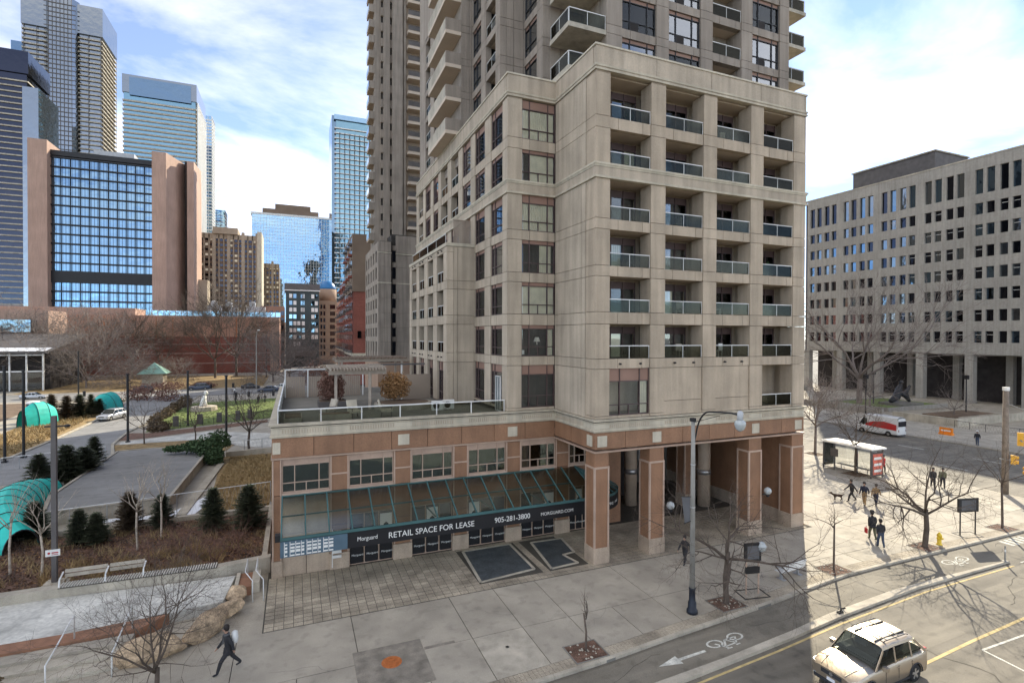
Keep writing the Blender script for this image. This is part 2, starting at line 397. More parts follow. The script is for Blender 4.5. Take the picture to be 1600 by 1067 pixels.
def facade(F, parent, piers, bays, rows, zlo, zhi, mat, pd=.6, sdp=.5, inset=.06, split=(.2, .8), openings=None, pmat=None):
    """piers and spandrels as single precast panels; openings[(bay,row)] may be 'blank'"""
    pmat = pmat or mat
    lv = sorted({round(z, 3) for r in rows for z in r} | {zlo, zhi})
    for a0, a1 in piers:
        for z0, z1 in zip(lv, lv[1:]): panel(F, parent, pmat, a0, a1, 0, pd, z0, z1)
    rs = sorted(rows)
    for a0, a1 in bays:
        zs = [zlo]+[z for r in rs for z in r]+[zhi]
        for z0, z1 in zip(zs[::2], zs[1::2]):
            if z1-z0 < .08: continue
            cuts = [0]+list(split)+[1]
            for c0, c1 in zip(cuts, cuts[1:]):
                panel(F, parent, mat, a0+(a1-a0)*c0, a0+(a1-a0)*c1, inset, sdp, z0, z1)

# ================================================================== the ten-storey apartment block on the corner
Y1, Y2, XW = 26.9, 32.1, 12.95
blockb = thing('apartment_block', 'tan precast ten-storey apartment block with stacked recessed balconies above a brown granite arcade', 'building', (25, 40, 0))
ROWS = [(26.77, 29.34), (23.95, 26.06), (20.68, 23.05), (17.87, 20.04), (15.09, 17.23), (12.27, 14.36)]
LOW = (8.83, 11.66)
PIERS = [(16.47, 17.5), (20.46, 21.59), (24.62, 25.75), (28.72, 29.89), (32.79, 33.97)]
BAYS = [(PIERS[i][1], PIERS[i+1][0]) for i in range(4)]
FS = Fac('S', Y1)
mb = MB().box(17.6, 33.4, 28.75, 60, 8.7, 30.3)            # the body behind the balconies
part(mb, 'body', 'precast_warm', blockb)
facade(FS, blockb, PIERS, BAYS, ROWS+[LOW], 8.66, 29.40, 'precast_warm', 1.1, .42, .05)
for a0, a1 in PIERS[:1]+PIERS[2:]: blk('fin_wall', 'precast_warm', blockb, (a0+a1)/2-.16, (a0+a1)/2+.16, Y1+1.1, 28.76, 8.66, 29.4)
for i, (z0, z1) in enumerate(ROWS+[LOW]):                  # ceiling slab over each row, floor at its foot
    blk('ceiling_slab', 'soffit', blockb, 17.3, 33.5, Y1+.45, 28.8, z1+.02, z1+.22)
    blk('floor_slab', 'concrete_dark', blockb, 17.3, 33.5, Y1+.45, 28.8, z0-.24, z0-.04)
FB = Fac('S', 28.75)
rnd = random.Random(3)
for k, (a0, a1) in enumerate(BAYS):
    for i, (z0, z1) in enumerate(ROWS):
        balustrade(FS, a0, a1, z0, blockb, .8)
        dz1 = z1-.22 if i == 0 else z1-.12
        spans = ((18.55, 20.45), (20.95, 21.95)) if k == 0 else ((a0+1.1, a1-.05),)
        for n_, (d0, d1) in enumerate(spans):
            blk('unlit_room_panel', 'dark_room', blockb, d0+.03, d1-.03, 28.70, 28.78, z0-.02, dz1-(.42 if n_ == 0 else .03))  # dark panel behind the door glass, coloured for the unlit room
            window(FB, d0, d1, z0-.02, dz1, blockb, .4 if n_ == 0 else 0, rnd.choice([None, None, ('curtain', .52, .97), ('curtain', .03, .45)]), (.5,), 0, 'frame_brown', -.24, name='balcony_door', headmat='frame_brown')
# lowest row: a window, two blank infill panels, an open balcony
a0, a1 = BAYS[0]; window(FS, a0, a1, LOW[0], LOW[1], blockb, .75, ('curtain', .75, .98), (.27, .76), .3, 'frame_brown', .16)
for a0, a1 in BAYS[1:3]:
    panel(FS, blockb, 'precast_warm', a0, a1, .09, .3, 9.55, LOW[1], 'infill_panel'); panel(FS, blockb, 'precast_warm', a0, a1, .09, .3, 8.66, 9.55, 'infill_panel')
a0, a1 = BAYS[3]; balustrade(FS, a0, a1, LOW[0], blockb, .8)
for a0, a1 in BAYS[:3]:                                     # small spotlights under the lowest balconies
    for t in (.25, .75): part(MB().lathe([(.03, 0), (.06, .05), (.06, .2)], (a0+(a1-a0)*t, Y1-.16, 11.95), 8, ax='y'), 'spotlight', 'frame_dark', blockb)
# west return wall of the corner and the recessed street wall with three-light windows
FR = Fac('W', 16.47); FY2 = Fac('S', Y2); FW = Fac('W', XW)
lv = [8.66]+[z for r in sorted(ROWS) for z in r][1:-1]+[29.4]
lv = sorted({8.66, 11.66, 12.27, 14.36, 15.09, 17.23, 17.87, 20.04, 20.68, 23.05, 23.95, 26.06, 26.77, 29.4})
for z0, z1 in zip(lv, lv[1:]):
    panel(FR, blockb, 'precast', Y1+1.13, Y1+1.62, 0, .5, z0, z1); panel(FR, blockb, 'precast', Y1+1.62, Y2, 0, .5, z0, z1)
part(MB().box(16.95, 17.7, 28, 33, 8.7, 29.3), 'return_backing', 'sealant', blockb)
WB = (14.0, 16.47)
facade(FY2, blockb, [(XW, WB[0])], [WB], ROWS+[LOW], 8.66, 29.4, 'precast', .5, .5, .04, (.23, .78))
part(MB().box(14.4, 17.7, 33.2, 60, 8.4, 30.3), 'rear_body', 'dark_room', blockb)
DR = {0: ('curtain', .02, .98), 1: ('vblind', .26, .98), 2: ('curtain', .02, .98), 3: ('curtain', .55, .9), 4: ('vblind', .02, .98), 5: ('curtain', .78, .98)}
for i, (z0, z1) in enumerate(ROWS+[LOW]):
    window(FY2, WB[0], WB[1], z0, z1, blockb, (.55, .2, .5, .22, .22, .22, .6)[i], DR.get(i), (.23, .78), .34, 'frame_brown', .14)
part(MB().lathe([(.05, 0), (.03, .2)], (15.3, 32.5, 13.05), 8).lathe([(.24, .2), (.13, .5)], (15.3, 32.5, 13.05), 10), 'table_lamp', 'lamp_shade', blockb)
part(MB().box(14.05, 14.3, 32.36, 32.38, 12.4, 12.68), 'white_note', 'white_paint', blockb)
# long west side: eight bays
WBAYS = [(33.04, 35.3), (36.6, 38.9), (40.0, 42.2), (43.4, 45.6), (46.8, 49.1), (50.2, 52.2), (53.3, 55.6), (56.7, 58.8)]
e = [Y2]+[v for b in WBAYS for v in b]+[60]
WPIERS = list(zip(e[::2], e[1::2]))
facade(FW, blockb, WPIERS, WBAYS, ROWS+[LOW], 8.66, 29.4, 'precast', .55, .5, .04, (.5,))
for i, (z0, z1) in enumerate(ROWS+[LOW]):
    for k, (a0, a1) in enumerate(WBAYS):
        if k in (3, 4, 7) and i < 2: balustrade(FW, a0, a1, z0, blockb, .8)
        elif k < 2 or i < 4: window(FW, a0, a1, z0, z1, blockb, .5 if i in (0, 2, 6) else .22, dressing(rnd), (.28,), .3, 'frame_brown', .14, glass=rnd.choice(['glass', 'glass', 'glass_sky']))
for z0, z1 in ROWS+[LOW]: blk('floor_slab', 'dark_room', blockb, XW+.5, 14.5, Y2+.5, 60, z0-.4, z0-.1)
# mid band, parapet, coping, cornice running round the block
def band(parent, pts, z0, z1, d0, d1, mat, name, joints=()):
    """a moulding along the outline pts (outer wall line); d0/d1: how far it stands out at foot and head"""
    mb = MB(); n = len(pts); offs = []
    for k in range(n):
        p = Vector(pts[k]); ds = []
        if k > 0: ds.append((Vector(pts[k])-Vector(pts[k-1])).normalized())
        if k < n-1: ds.append((Vector(pts[k+1])-Vector(pts[k])).normalized())
        ns = [Vector((d.y, -d.x)) for d in ds]; o = ns[0] if len(ns) == 1 or ns[0].dot(ns[1]) > .99 else ns[0]+ns[1]
        offs.append(o)
    for k in range(n-1):
        P = lambda j, dd, z: (pts[j][0]+offs[j].x*dd, pts[j][1]+offs[j].y*dd, z)
        a, b, c, d = P(k, d0, z0), P(k+1, d0, z0), P(k+1, d1, z1), P(k, d1, z1)
        ai, bi, ci, di = P(k, -.3, z0), P(k+1, -.3, z0), P(k+1, -.3, z1), P(k, -.3, z1)
        for f in ((a, b, c, d), (d, c, ci, di), (b, a, ai, bi)): mb.face(f)
        if k == 0: mb.face((a, d, di, ai))
        if k == n-2: mb.face((b, bi, ci, c))
    return part(mb, name, mat, parent)
OUT = [(XW, 60), (XW, Y2), (16.47, Y2), (16.47, Y1), (33.97, Y1), (33.97, 60)]
for z0, z1, d0, d1 in ((23.05, 23.17, .10, .12), (23.72, 23.84, .06, .1), (23.84, 23.95, .13, .14)): band(blockb, OUT, z0, z1, d0, d1, 'cream_stone', 'moulding')
band(blockb, OUT, 23.18, 23.71, .035, .035, 'precast', 'band_course')
for z0, z1, d0, d1 in ((29.42, 29.52, .07, .09), (29.62, 29.73, .07, .10)): band(blockb, OUT, z0, z1, d0, d1, 'cream_stone', 'moulding')
band(blockb, OUT, 29.53, 29.61, .03, .03, 'precast', 'band_course')
def run_panels(parent, mat, pts, lens, z0, z1, d=.02, name='parapet_panel'):
    for (x0, y0), (x1, y1) in zip(pts, pts[1:]):
        L = math.hypot(x1-x0, y1-y0); n = max(1, round(L/lens)); ux, uy = (x1-x0)/L, (y1-y0)/L
        for i in range(n):
            s0, s1 = L*i/n+G, L*(i+1)/n-G
            if abs(ux) > .5: blk(name, mat, parent, x0+ux*s0, x0+ux*s1, y0-d, y0+.28, z0, z1)
            else:
                ya, yb = sorted((y0+uy*s0, y0+uy*s1)); sgn = -1 if uy < 0 else 1
                xa, xb = (x0-d, x0+.28) if sgn < 0 else (x0-.28, x0+d)
                if i == n-1 and uy < 0: ya = y1+.3 if (x1, y1) in ((16.47, Y1), (XW, Y2)) else ya
                blk(name, mat, parent, xa, xb, ya, yb, z0, z1)
run_panels(blockb, 'precast', OUT, 4.1, 29.74, 30.84, .015)
band(blockb, OUT, 30.85, 30.96, .07, .07, 'cream_stone', 'coping')
part(MB().box(XW+.3, 33.7, 33, 59.7, 30.2, 30.4).box(16.8, 33.7, 27.2, 33, 30.2, 30.4), 'roof', 'grey_dark', blockb)

# ---- cornice, granite beam and arcade
POD = [(-1.2, 56), (-1.2, Y2), (16.47, Y2), (16.47, Y1), (33.97, Y1), (33.97, 45)]
podium = thing('retail_podium', 'low brown granite retail podium with cream cornice, square windows and corner arcade', 'building', (8, 40, 0))
for z0, z1, d0, d1 in ((7.87, 7.97, .06, .10), (7.97, 8.05, .03, .03), (8.38, 8.46, .03, .07), (8.52, 8.64, .12, .16)): band(podium, POD, z0, z1, d0, d1, 'cream_stone', 'moulding')
band(podium, POD, 8.06, 8.37, 0, 0, 'cream_stone', 'frieze'); band(podium, POD, 8.465, 8.515, .02, .02, 'sealant', 'shadow_joint')
def flutes(F, a0, a1, z0=8.1, z1=8.33):
    mb = MB(); n = int((a1-a0)/.14)
    for i in range(n):
        t = a0+(a1-a0)*(i+.25)/n; mb.box(*F.b(t, t+(a1-a0)/n*.5, -.02, .05, z0, z1))
    part(mb, 'fluted_panel', 'precast', podium)
for a0, a1 in ((-.7, 1.9), (2.95, 5.6), (6.65, 9.3), (10.3, 12.9)): flutes(FY2, a0, a1)
for a0, a1 in ((14.0, 16.3),): flutes(FY2, a0, a1)
for a0, a1 in BAYS: flutes(FS, a0, a1)
flutes(FR, 28.2, 31.9)
# granite beam in slabs with thin joints
def slabs(F, a0, a1, n, z0, z1, d0=.0, d1=.4, mat='granite'):
    for i in range(n): panel(F, podium, mat, a0+(a1-a0)*i/n, a0+(a1-a0)*(i+1)/n, d0, d1, z0, z1, 'granite_slab')
slabs(FY2, -1.2, 16.47, 8, 6.74, 7.86); slabs(FS, 16.47, 33.97, 8, 6.84, 7.86); slabs(FR, Y1+.42, Y2, 2, 6.84, 7.86)
band(podium, POD, 6.64, 6.74, .03, .05, 'granite_trim', 'trim')
for F, a in ((FY2, .0), (FY2, 6.15), (FY2, 13.35)): part(MB().box(*F.b(a-.34 if a else -1.15, a+.34 if a else -.75, -.03, .05, 6.98, 7.62)), 'square_block', 'cream_stone', podium)
for a in (17.0, 21.0, 29.3, 33.4): part(MB().box(*FS.b(a-.33, a+.33, -.03, .05, 7.0, 7.66)), 'square_block', 'cream_stone', podium)
part(MB().box(*FR.b(27.15, 27.75, -.03, .05, 7.0, 7.66)), 'square_block', 'cream_stone', podium)
# arcade columns with base and trim
def column(x0, x1, y0, y1, h=6.64):
    c = part(MB().box(x0+.02, x1-.02, y0+.02, y1-.02, 0, h), 'column', 'granite', podium)
    b = MB().box(x0-.03, x1+.03, y0-.03, y1+.03, 0, .95); part(b, 'column_base', 'granite_base', c)
    t = MB()
    for xa, xb, ya, yb in ((x0-.012, x0+.1, y0-.012, y0+.1), (x1-.1, x1+.012, y0-.012, y0+.1), (x0-.012, x0+.1, y1-.1, y1+.012), (x1-.1, x1+.012, y1-.1, y1+.012)): t.box(xa, xb, ya, yb, .95, h-.95)
    for za, zb in ((h-.95, h-.83),): t.box(x0-.016, x1+.016, y0-.016, y1+.016, za, zb)
    part(t, 'column_trim', 'granite_trim', c)
for i in (0, 1, 3, 4): column(PIERS[i][0], PIERS[i][1], Y1, Y1+1.05)
part(MB().box(32.9, 33.9, 27.9, 40.6, .95, 6.8), 'east_wall', 'granite', podium); part(MB().box(32.86, 33.94, 27.9, 40.6, 0, .95), 'wall_base', 'granite_base', podium); column(28.9, 29.9, 33.5, 34.5)  # east pier carried back as an added wall to keep sun out of the arcade
for x, y in ((25.2, 35.6), (30.6, 33.2), (20.9, 35.2)):
    c = part(MB().lathe([(.5, 0), (.5, 6.7)], (x, y, 0), 20), 'round_column', 'granite_base', podium, True); part(MB().lathe([(.53, 2.55), (.53, 2.95)], (x, y, 0), 20), 'steel_ring', 'steel', c, True)
part(MB().box(16.6, 33.9, 27.3, 45, 6.9, 7.2), 'arcade_ceiling', 'soffit', podium)
part(MB().box(17.7, 22.2, 32.6, 42, 0, 6.9), 'arcade_wall', 'granite', podium); part(MB().box(22.2, 45, 40.6, 41.2, 0, 6.9), 'arcade_back_wall', 'concrete_dark', podium)
part(MB().box(22.0, 26.5, 37.8, 40.6, 0, 6.9), 'arcade_wall', 'interior', podium)
FD = Fac('S', 40.55)
for a0 in (33.2, 35.4, 37.6):
    window(FD, a0, a0+2.0, 0.03, 3.2, podium, .5, None, (.5,), 0, 'frame_dark', -.08, name='entrance_door', headmat='interior')
part(MB().box(29.5, 31.5, 40.4, 40.56, 2.2, 3.3), 'wall_sign', 'white_paint', podium)
part(MB().lathe([(.35, 0), (.35, 1.0), (.3, 1.05)], (34.4, 38.6, .01), 12), 'litter_bin', 'black_metal', podium)
for x, y in ((21.75, 26.72), (30.05, 26.72)):               # round wall lanterns on the columns
    o = part(MB().bar((x-.15, y+.1, 2.75), (x+.1, y-.1, 2.75), .08, .08).lathe([(.1, -.35), (.12, -.3), (.12, -.2)], (x+.1, y-.12, 2.95), 10), 'lantern_bracket', 'black_metal', podium)
    part(MB().lathe([(.05, -.26), (.2, -.16), (.26, 0), (.2, .17), (.05, .25)], (x+.1, y-.12, 3.0), 12), 'globe', 'globe', o, True)
# shop wall of the podium: windows above, shopfronts below
part(MB().box(-.9, 17.7, Y2+.75, 56, 0, 8.2), 'body', 'dark_room', podium)
part(MB().box(-1.18, -.4, Y2+.3, 55.9, 0, 8.2), 'side_wall', 'granite', podium)
PW = [(-.67, 1.88), (2.95, 5.54), (6.66, 9.26), (10.3, 12.88), (14.0, 16.55), (17.66, 19.3)]
e = [-1.2]+[v for b in PW for v in b]+[20.4]
for a0, a1 in zip(e[::2], e[1::2]):
    panel(FY2, podium, 'granite', a0, a1, .02, .7, 4.62, 6.62, 'granite_slab')
    for z0, z1 in ((.95, 2.6), (2.6, 4.6)): panel(FY2, podium, 'granite', a0, a1, .02, .7, z0, z1, 'granite_slab')
    panel(FY2, podium, 'granite_base', a0-.03, a1+.03, -.01, .7, 0, .95, 'base_slab')
    t = MB()
    for x in (a0+.02, a1-.1): t.box(*FY2.b(x, x+.08, -.012, .1, .96, 6.62))
    if a1-a0 > .9: t.box(*FY2.b(a0+.1, a1-.1, -.01, .1, 5.55, 5.63))
    part(t, 'trim', 'granite_trim', podium)
for k, (a0, a1) in enumerate(PW):
    window(FY2, a0, a1, 4.75, 6.62, podium, .3, None, (.26, .77), .34, 'granite_trim', .12, glass='glass', headmat='granite_trim')
    blk('dark_glazing', 'mirror_green', podium, a0+.05, a1-.05, Y2+.17, Y2+.2, 4.8, 6.3)
    blk('sill', 'granite_trim', podium, a0, a1, Y2-.02, Y2+.4, 4.58, 4.74)
    if k == 0:
        for t in (0, .5): panel(FY2, podium, 'granite_base', a0+(a1-a0)*t, a0+(a1-a0)*(t+.5), .1, .3, 0, 2.4, 'stone_panel')
        blk('wall_infill', 'granite_base', podium, a0, a1, Y2+.12, Y2+.4, 2.4, 4.56); continue
    # shopfront bay
    window(FY2, a0, a1, .05, 3.1, podium, 0, None, (.34, .67), .33, 'granite_trim', .2, name='shopfront')
    blk('spandrel', 'granite', podium, a0, a1, Y2+.1, Y2+.4, 3.15, 4.57)
    for t in range(3):
        x0, x1 = a0+(a1-a0)*(t/3+.03), a0+(a1-a0)*((t+1)/3-.03)
        p = blk('poster', 'sign_black', podium, x0, x1, Y2+.12, Y2+.135, .12, 2.35 if (k+t) % 3 == 1 else 1.15)
        if (k+t) % 3 != 1: blk('poster', 'white_paint' if (k+t) % 3 == 0 else 'cloth_grey', podium, x0, x1, Y2+.12, Y2+.135, 1.2, 2.9)
        tm = text_mesh('Morguard', .17, 'white_paint'); q = link('lettering', tm, podium); q.rotation_euler = (R(90), 0, 0); q.location = Vector((x0+.07, Y2+.115, .55))-ORG[podium.name]
        if k == 3 and t == 1:
            q = link('lettering', text_mesh('905-281-3800', .11, 'white_paint'), podium); q.rotation_euler = (R(90), 0, 0); q.location = Vector((x0+.06, Y2+.115, 1.75))-ORG[podium.name]
        if (k+t) % 3 == 0:      # dark figures on the pale posters
            part(MB().face([((x0+x1)/2+a, Y2+.118, 1.3+b) for a, b in ((-.24, 0), (.24, 0), (.27, .5), (.14, .72), (.15, .95), (0, 1.08), (-.15, .95), (-.14, .72), (-.27, .5))]), 'poster_figure', 'sign_black', podium)
# roof terrace deck
part(MB().box(-1.0, 17.5, Y2+.25, 55.8, 8.2, 8.32), 'terrace_deck', 'concrete_dark', podium)
part(MB().box(17.5, 33.9, 27.1, 45, 7.2, 8.4), 'arcade_roof', 'concrete_dark', podium)

# ---- glazed canopy with the sign band
CF, CZ0, CZ1 = 29.25, 3.16, 4.56                             # front edge, low and high edge
canopy = thing('glazed_canopy', 'sloping teal-framed glass canopy over the shopfronts with a black lease sign band', 'canopy', (8, 30.5, 0))
xs = [-.65+i*(17.6/15) for i in range(16)]
fr = MB()
fr.bar((-.65, Y2-.06, CZ1), (16.4, Y2-.06, CZ1), .1, .12); fr.bar((-.7, CF, CZ0), (17.0, CF, CZ0), .12, .14)
fr.bar((-.65, (CF+Y2)/2, (CZ0+CZ1)/2+.02), (17.0, (CF+Y2)/2, (CZ0+CZ1)/2+.02), .06, .08)
part(fr, 'purlin', 'teal_metal', canopy)
for i, x in enumerate(xs):
    part(MB().bar((x, CF, CZ0+.03), (x, Y2-.05, CZ1+.03), .07, .12), 'rafter', 'teal_metal', canopy)
    if i < 15:
        xb = xs[i+1]
        for ya, yb in ((CF+.08, (CF+Y2)/2-.03), ((CF+Y2)/2+.03, Y2-.1)):
            zf = lambda y: CZ0+.07+(CZ1-CZ0)*(y-CF)/(Y2-CF)
            m = MB(); m.face([(x+.05, ya, zf(ya)), (xb-.05, ya, zf(ya)), (xb-.05, yb, zf(yb)), (x+.05, yb, zf(yb))])
            part(m, 'glass_panel', 'glass_canopy', canopy)
    if i % 3 == 1: part(MB().bar((x, Y2-.05, 3.0), (x, CF+.5, CZ0-.02), .06, .06), 'strut', 'teal_metal', canopy)
# rounded end past the corner column
m = MB(); mg = MB(); r0 = Y2-CF; ex = 18.3
arc = [(ex+r0*.95*math.sin(R(t)), Y2-r0*math.cos(R(t))) for t in range(0, 91, 15)]
path = [(17.0, CF), (ex, CF)]+arc[1:]
for (x0, y0), (x1, y1) in zip(path, path[1:]):
    mg.face([(x0, y0, CZ0+.07), (x1, y1, CZ0+.07), (ex-.3, Y2-.1, CZ1), (ex-.3, Y2-.1, CZ1)] if x0 > 17 else [(x0, y0, CZ0+.07), (x1, y1, CZ0+.07), (ex-.3, Y2-.1, CZ1), (16.6, Y2-.1, CZ1)])
    m.bar((x0, y0, CZ0), (x1, y1, CZ0), .12, .14); m.bar((x1, y1, CZ0+.05), (ex-.3, Y2-.1, CZ1+.03), .06, .1)
part(mg, 'curved_glass', 'glass_canopy', canopy); part(m, 'curved_frame', 'teal_metal', canopy)
sgn = MB().box(-.7, 17.0, CF-.03, CF+.06, CZ0-.93, CZ0-.10)
for (x0, y0), (x1, y1) in zip(path, path[1:]): sgn.bar((x0, y0+.01, CZ0-.515), (x1, y1+.01, CZ0-.515), .1, .83)
sb = part(sgn, 'sign_band', 'sign_black', canopy)
part(MB().box(2.1, 2.6, CF-.05, CF-.035, CZ0-.93, CZ0-.10).box(-.7, 2.1, CF-.05, CF-.035, CZ0-.93, CZ0-.10), 'sign_end', 'sign_slate', canopy)
mm = MB(); rr = random.Random(5)                             # white mosaic of windows printed on the sign's near end
for i in range(9):
    x = -.5+i*.27
    for j in range(4):
        mm.box(x+.02, x+.02+(.2 if i % 3 else .12), CF-.06, CF-.052, CZ0-.88+j*.19, CZ0-.88+j*.19+.07+(i*3+j*5) % 3*.03)
    mm.box(x-.015, x+.012, CF-.06, CF-.052, CZ0-.9, CZ0-.14)
part(mm, 'sign_mosaic', 'white_paint', canopy)
def lettering(body, x, size, z, parent=canopy, y=CF-.045, sx=1):
    o = link('lettering', text_mesh(body, size, 'white_paint'), parent); o.rotation_euler = (R(90), 0, 0); o.scale = (sx, 1, 1)
    o.location = Vector((x, y, z))-ORG[parent.name]; return o
lettering('Morguard', 3.1, .32, CZ0-.60, sx=.85); lettering('RETAIL SPACE FOR LEASE', 4.75, .46, CZ0-.68, sx=.96); lettering('905-281-3800', 11.0, .45, CZ0-.68, sx=.92); lettering('MORGUARD.COM', 14.05, .28, CZ0-.64)
q = link('lettering', text_mesh('Morguard', .3, 'white_paint'), canopy); q.rotation_euler = (R(90), 0, R(30)); q.location = Vector((19.0, CF-.02, CZ0-.62))-ORG[canopy.name]
part(MB().box(-.95, -.7, CF+.1, CF+.5, CZ0-.15, CZ0+.2), 'floodlight', 'black_metal', canopy)
# white folded shutter and loose bits by the near end
ms = MB()
for j in range(6): ms.box(2.0, 2.5, Y2-.25, Y2-.1, .75+j*.28, .9+j*.28)
ms.box(1.98, 2.02, Y2-.2, Y2-.14, .2, 2.4); solo(ms, 'striped_panel', 'white_paint', 'small striped white and black louvre panel standing against the podium wall', 'panel')
# ================================================================== lower terrace wing of the block
wing = thing('terrace_wing', 'lower tan wing of the block with four columns of shaded balconies above the roof terrace', 'building', (12, 46, 8.3))
XG = 10.74; FG = Fac('W', XG); FGS = Fac('S', 39.0)
WR = [(17.88, 20.08), (15.22, 17.23), (12.35, 14.52)]; WL = (8.45, 11.6)
GB = [(39.97, 41.99), (43.28, 45.25), (46.58, 48.68), (49.82, 51.9)]
e = [39.0]+[v for b in GB for v in b]+[53]
facade(FG, wing, list(zip(e[::2], e[1::2])), GB, WR+[WL], 8.4, 20.5, 'precast', .55, .3, .04, (.5,))
part(MB().box(XG+1.6, XW+.4, 39.5, 53, 8.4, 20.4), 'body', 'dark_room', wing)
for z0, z1 in WR:
    blk('floor_slab', 'concrete_dark', wing, XG+.3, XG+1.7, 39.6, 52.9, z0-.3, z0-.05)
    for a0, a1 in GB: balustrade(FG, a0, a1, z0, wing, .82, .1)
for (a0, a1) in GB[::-1]: window(FG, a0+.2, a1-.2, WL[0]+.05, WL[1], wing, .7, None, (.5,), .28, 'frame_brown', .2)
lv = [8.4, 11.6, 12.35, 14.52, 15.22, 17.23, 17.88, 20.5]
for z0, z1 in zip(lv, lv[1:]):
    panel(FGS, wing, 'precast', XG+.56, 11.62, 0, .5, z0, z1); panel(FGS, wing, 'precast', 11.62, XW, 0, .5, z0, z1)
band(wing, [(XG, 53), (XG, 39), (XW, 39)], 20.51, 20.75, .05, .08, 'cream_stone', 'coping')
part(MB().box(XG+.3, XW, 39.3, 53, 20.3, 20.5), 'roof', 'concrete_dark', wing)
ms = MB()
for i in range(14): ms.box(XG+.8+i*.1, XG+.86+i*.1, 39.9, 39.98, 20.76, 22.7)
ms.box(XG+.75, XG+2.2, 39.88, 40.0, 22.7, 22.76); part(ms, 'privacy_screen', 'screen_beige', wing)
balustrade(FG, 40.2, 46.2, 20.76, wing, .9, .25); balustrade(FG, 46.3, 52.6, 20.76, wing, .9, .25)
mp_ = MB()
for b in GB:
    for t in (.25, .75): mp_.lathe([(.05, 0), (.07, .12)], (XG-.1, b[0]+(b[1]-b[0])*t, 20.3), 6, ax='x').lathe([(.05, 0), (.07, .12)], (XG-.1, b[0]+(b[1]-b[0])*t, 11.95), 6, ax='x')
part(mp_, 'spotlights', 'frame_dark', wing)

# ================================================================== the tower behind
TW = 'tower_concrete'
tower = thing('apartment_tower', 'tall grey-brown apartment tower rising behind the corner block with glass balconies on both sides', 'building', (27, 45, 0))
TR = [(29.05+2.85*k, 31.29+2.85*k) for k in range(6)]       # rows in view; plain above the picture
part(MB().box(20.1, 36.0, 32.2, 62, 8.5, 96).box(16.8, 20.2, 34.2, 62, 8.5, 96).box(15.7, 17, 38.6, 62, 8.5, 96).box(20, 36, 62, 84, 0, 60), 'body', 'dark_room', tower)  # rearmost box is unseen, added to keep the sun off the park bed
FT = Fac('S', 30.5)
TB = [(20.75, 23.6), (24.7, 27.57), (28.71, 31.51), (32.64, 35.51)]
e = [19.48]+[v for b in TB for v in b]+[36.53]; TP = list(zip(e[::2], e[1::2]))
facade(FT, tower, TP, TB, TR, 28.6, 46, TW, .9, .55, .08, (.25, .8))
rt = random.Random(11)
for i, (z0, z1) in enumerate(TR):
    for k, (a0, a1) in enumerate(TB):
        if k == 2:
            balustrade(FT, a0, a1, z0, tower, .85); blk('ceiling_slab', 'soffit', tower, a0-.3, a1+.3, 31.0, 32.3, z1+.02, z1+.2)
            blk('fin_wall', TW, tower, a1, a1+.25, 31.3, 32.3, z0-.3, z1+.2); blk('fin_wall', TW, tower, a0-.25, a0, 31.3, 32.3, z0-.3, z1+.2)
            blk('back_wall', TW, tower, a0, a1, 32.0, 32.22, z0-.3, z1+.2)
        else: window(FT, a0, a1, z0, z1, tower, .26, rt.choice([('curtain', .02, .98), ('vblind', .22, .98), None, ('roller', .03, .97, .3)]), (.25, .76), .32, 'frame_dark', .2, vent=True, glass=rt.choice(['glass', 'glass_sky', 'glass_sky']))
part(MB().box(19.48, 36.53, 30.5, 33, 46, 96), 'upper_front', TW, tower)
# east-side balconies seen past the corner
for k in range(-3, 6):
    z = 28.75+2.85*k+.1
    blk('balcony_slab', 'concrete_light', tower, 36.4, 38.9, 30.9, 34.2, z-.28, z)
    m = MB()
    for p, q in (((36.6, 31.0), (38.8, 31.0)), ((38.8, 31.0), (38.8, 34.1))):
        m.bar((*p, z+.95), (*q, z+.95), .05, .05)
    for x, y in ((37.4, 31), (38.8, 31), (38.8, 34.1)): m.bar((x, y, z), (x, y, z+.95), .04, .04)
    o = part(m, 'balcony_rail', 'rail_grey', tower); part(MB().box(36.6, 38.75, 30.995, 31.005, z+.05, z+.9), 'glass_panel', 'glass_rail', o)
part(MB().box(36.0, 36.4, 31.5, 60, 8, 46), 'east_wall', TW, tower)
# south-west corner balconies
for k in range(0, 6):
    z = 31.45+2.85*k
    blk('balcony_slab', 'concrete_light', tower, 16.6, 19.5, 30.55, 33.3, z-.32, z)
    for F, a0, a1 in ((Fac('S', 30.6), 16.65, 19.45), (Fac('W', 16.65), 30.65, 33.2)): balustrade(F, a0, a1, z, tower, .95, .0)
part(MB().box(19.46, 19.9, 31.4, 34.4, 28, 96), 'west_wall', TW, tower)
def west_stack(x, y0, y1, bays, kinds, zt=46, base=28.6, front=None):
    F = Fac('W', x); e = [y0]+[v for b in bays for v in b]+[y1]
    facade(F, tower, list(zip(e[::2], e[1::2])), bays, TR, base, zt, TW, .5, .45, .05, (.5,))
    for i, (z0, z1) in enumerate(TR):
        for (a0, a1), kd in zip(bays, kinds):
            if kd == 'b': balustrade(F, a0, a1, z0, tower, .85); blk('ceiling_slab', 'soffit', tower, x+.45, x+1.6, a0-.2, a1+.2, z1+.02, z1+.2); blk('back_wall', TW, tower, x+1.4, x+1.6, a0-.2, a1+.2, z0-.3, z1+.2)
            else: window(F, a0, a1, z0, z1, tower, .24, rt.choice([('curtain', .02, .98), None, ('vblind', .3, .98)]), (.35,), .32, 'frame_dark', .16, vent=False, glass='glass_sky')
    part(MB().box(x, x+.5, y0, y1, zt, 96), 'upper_wall', TW, tower)
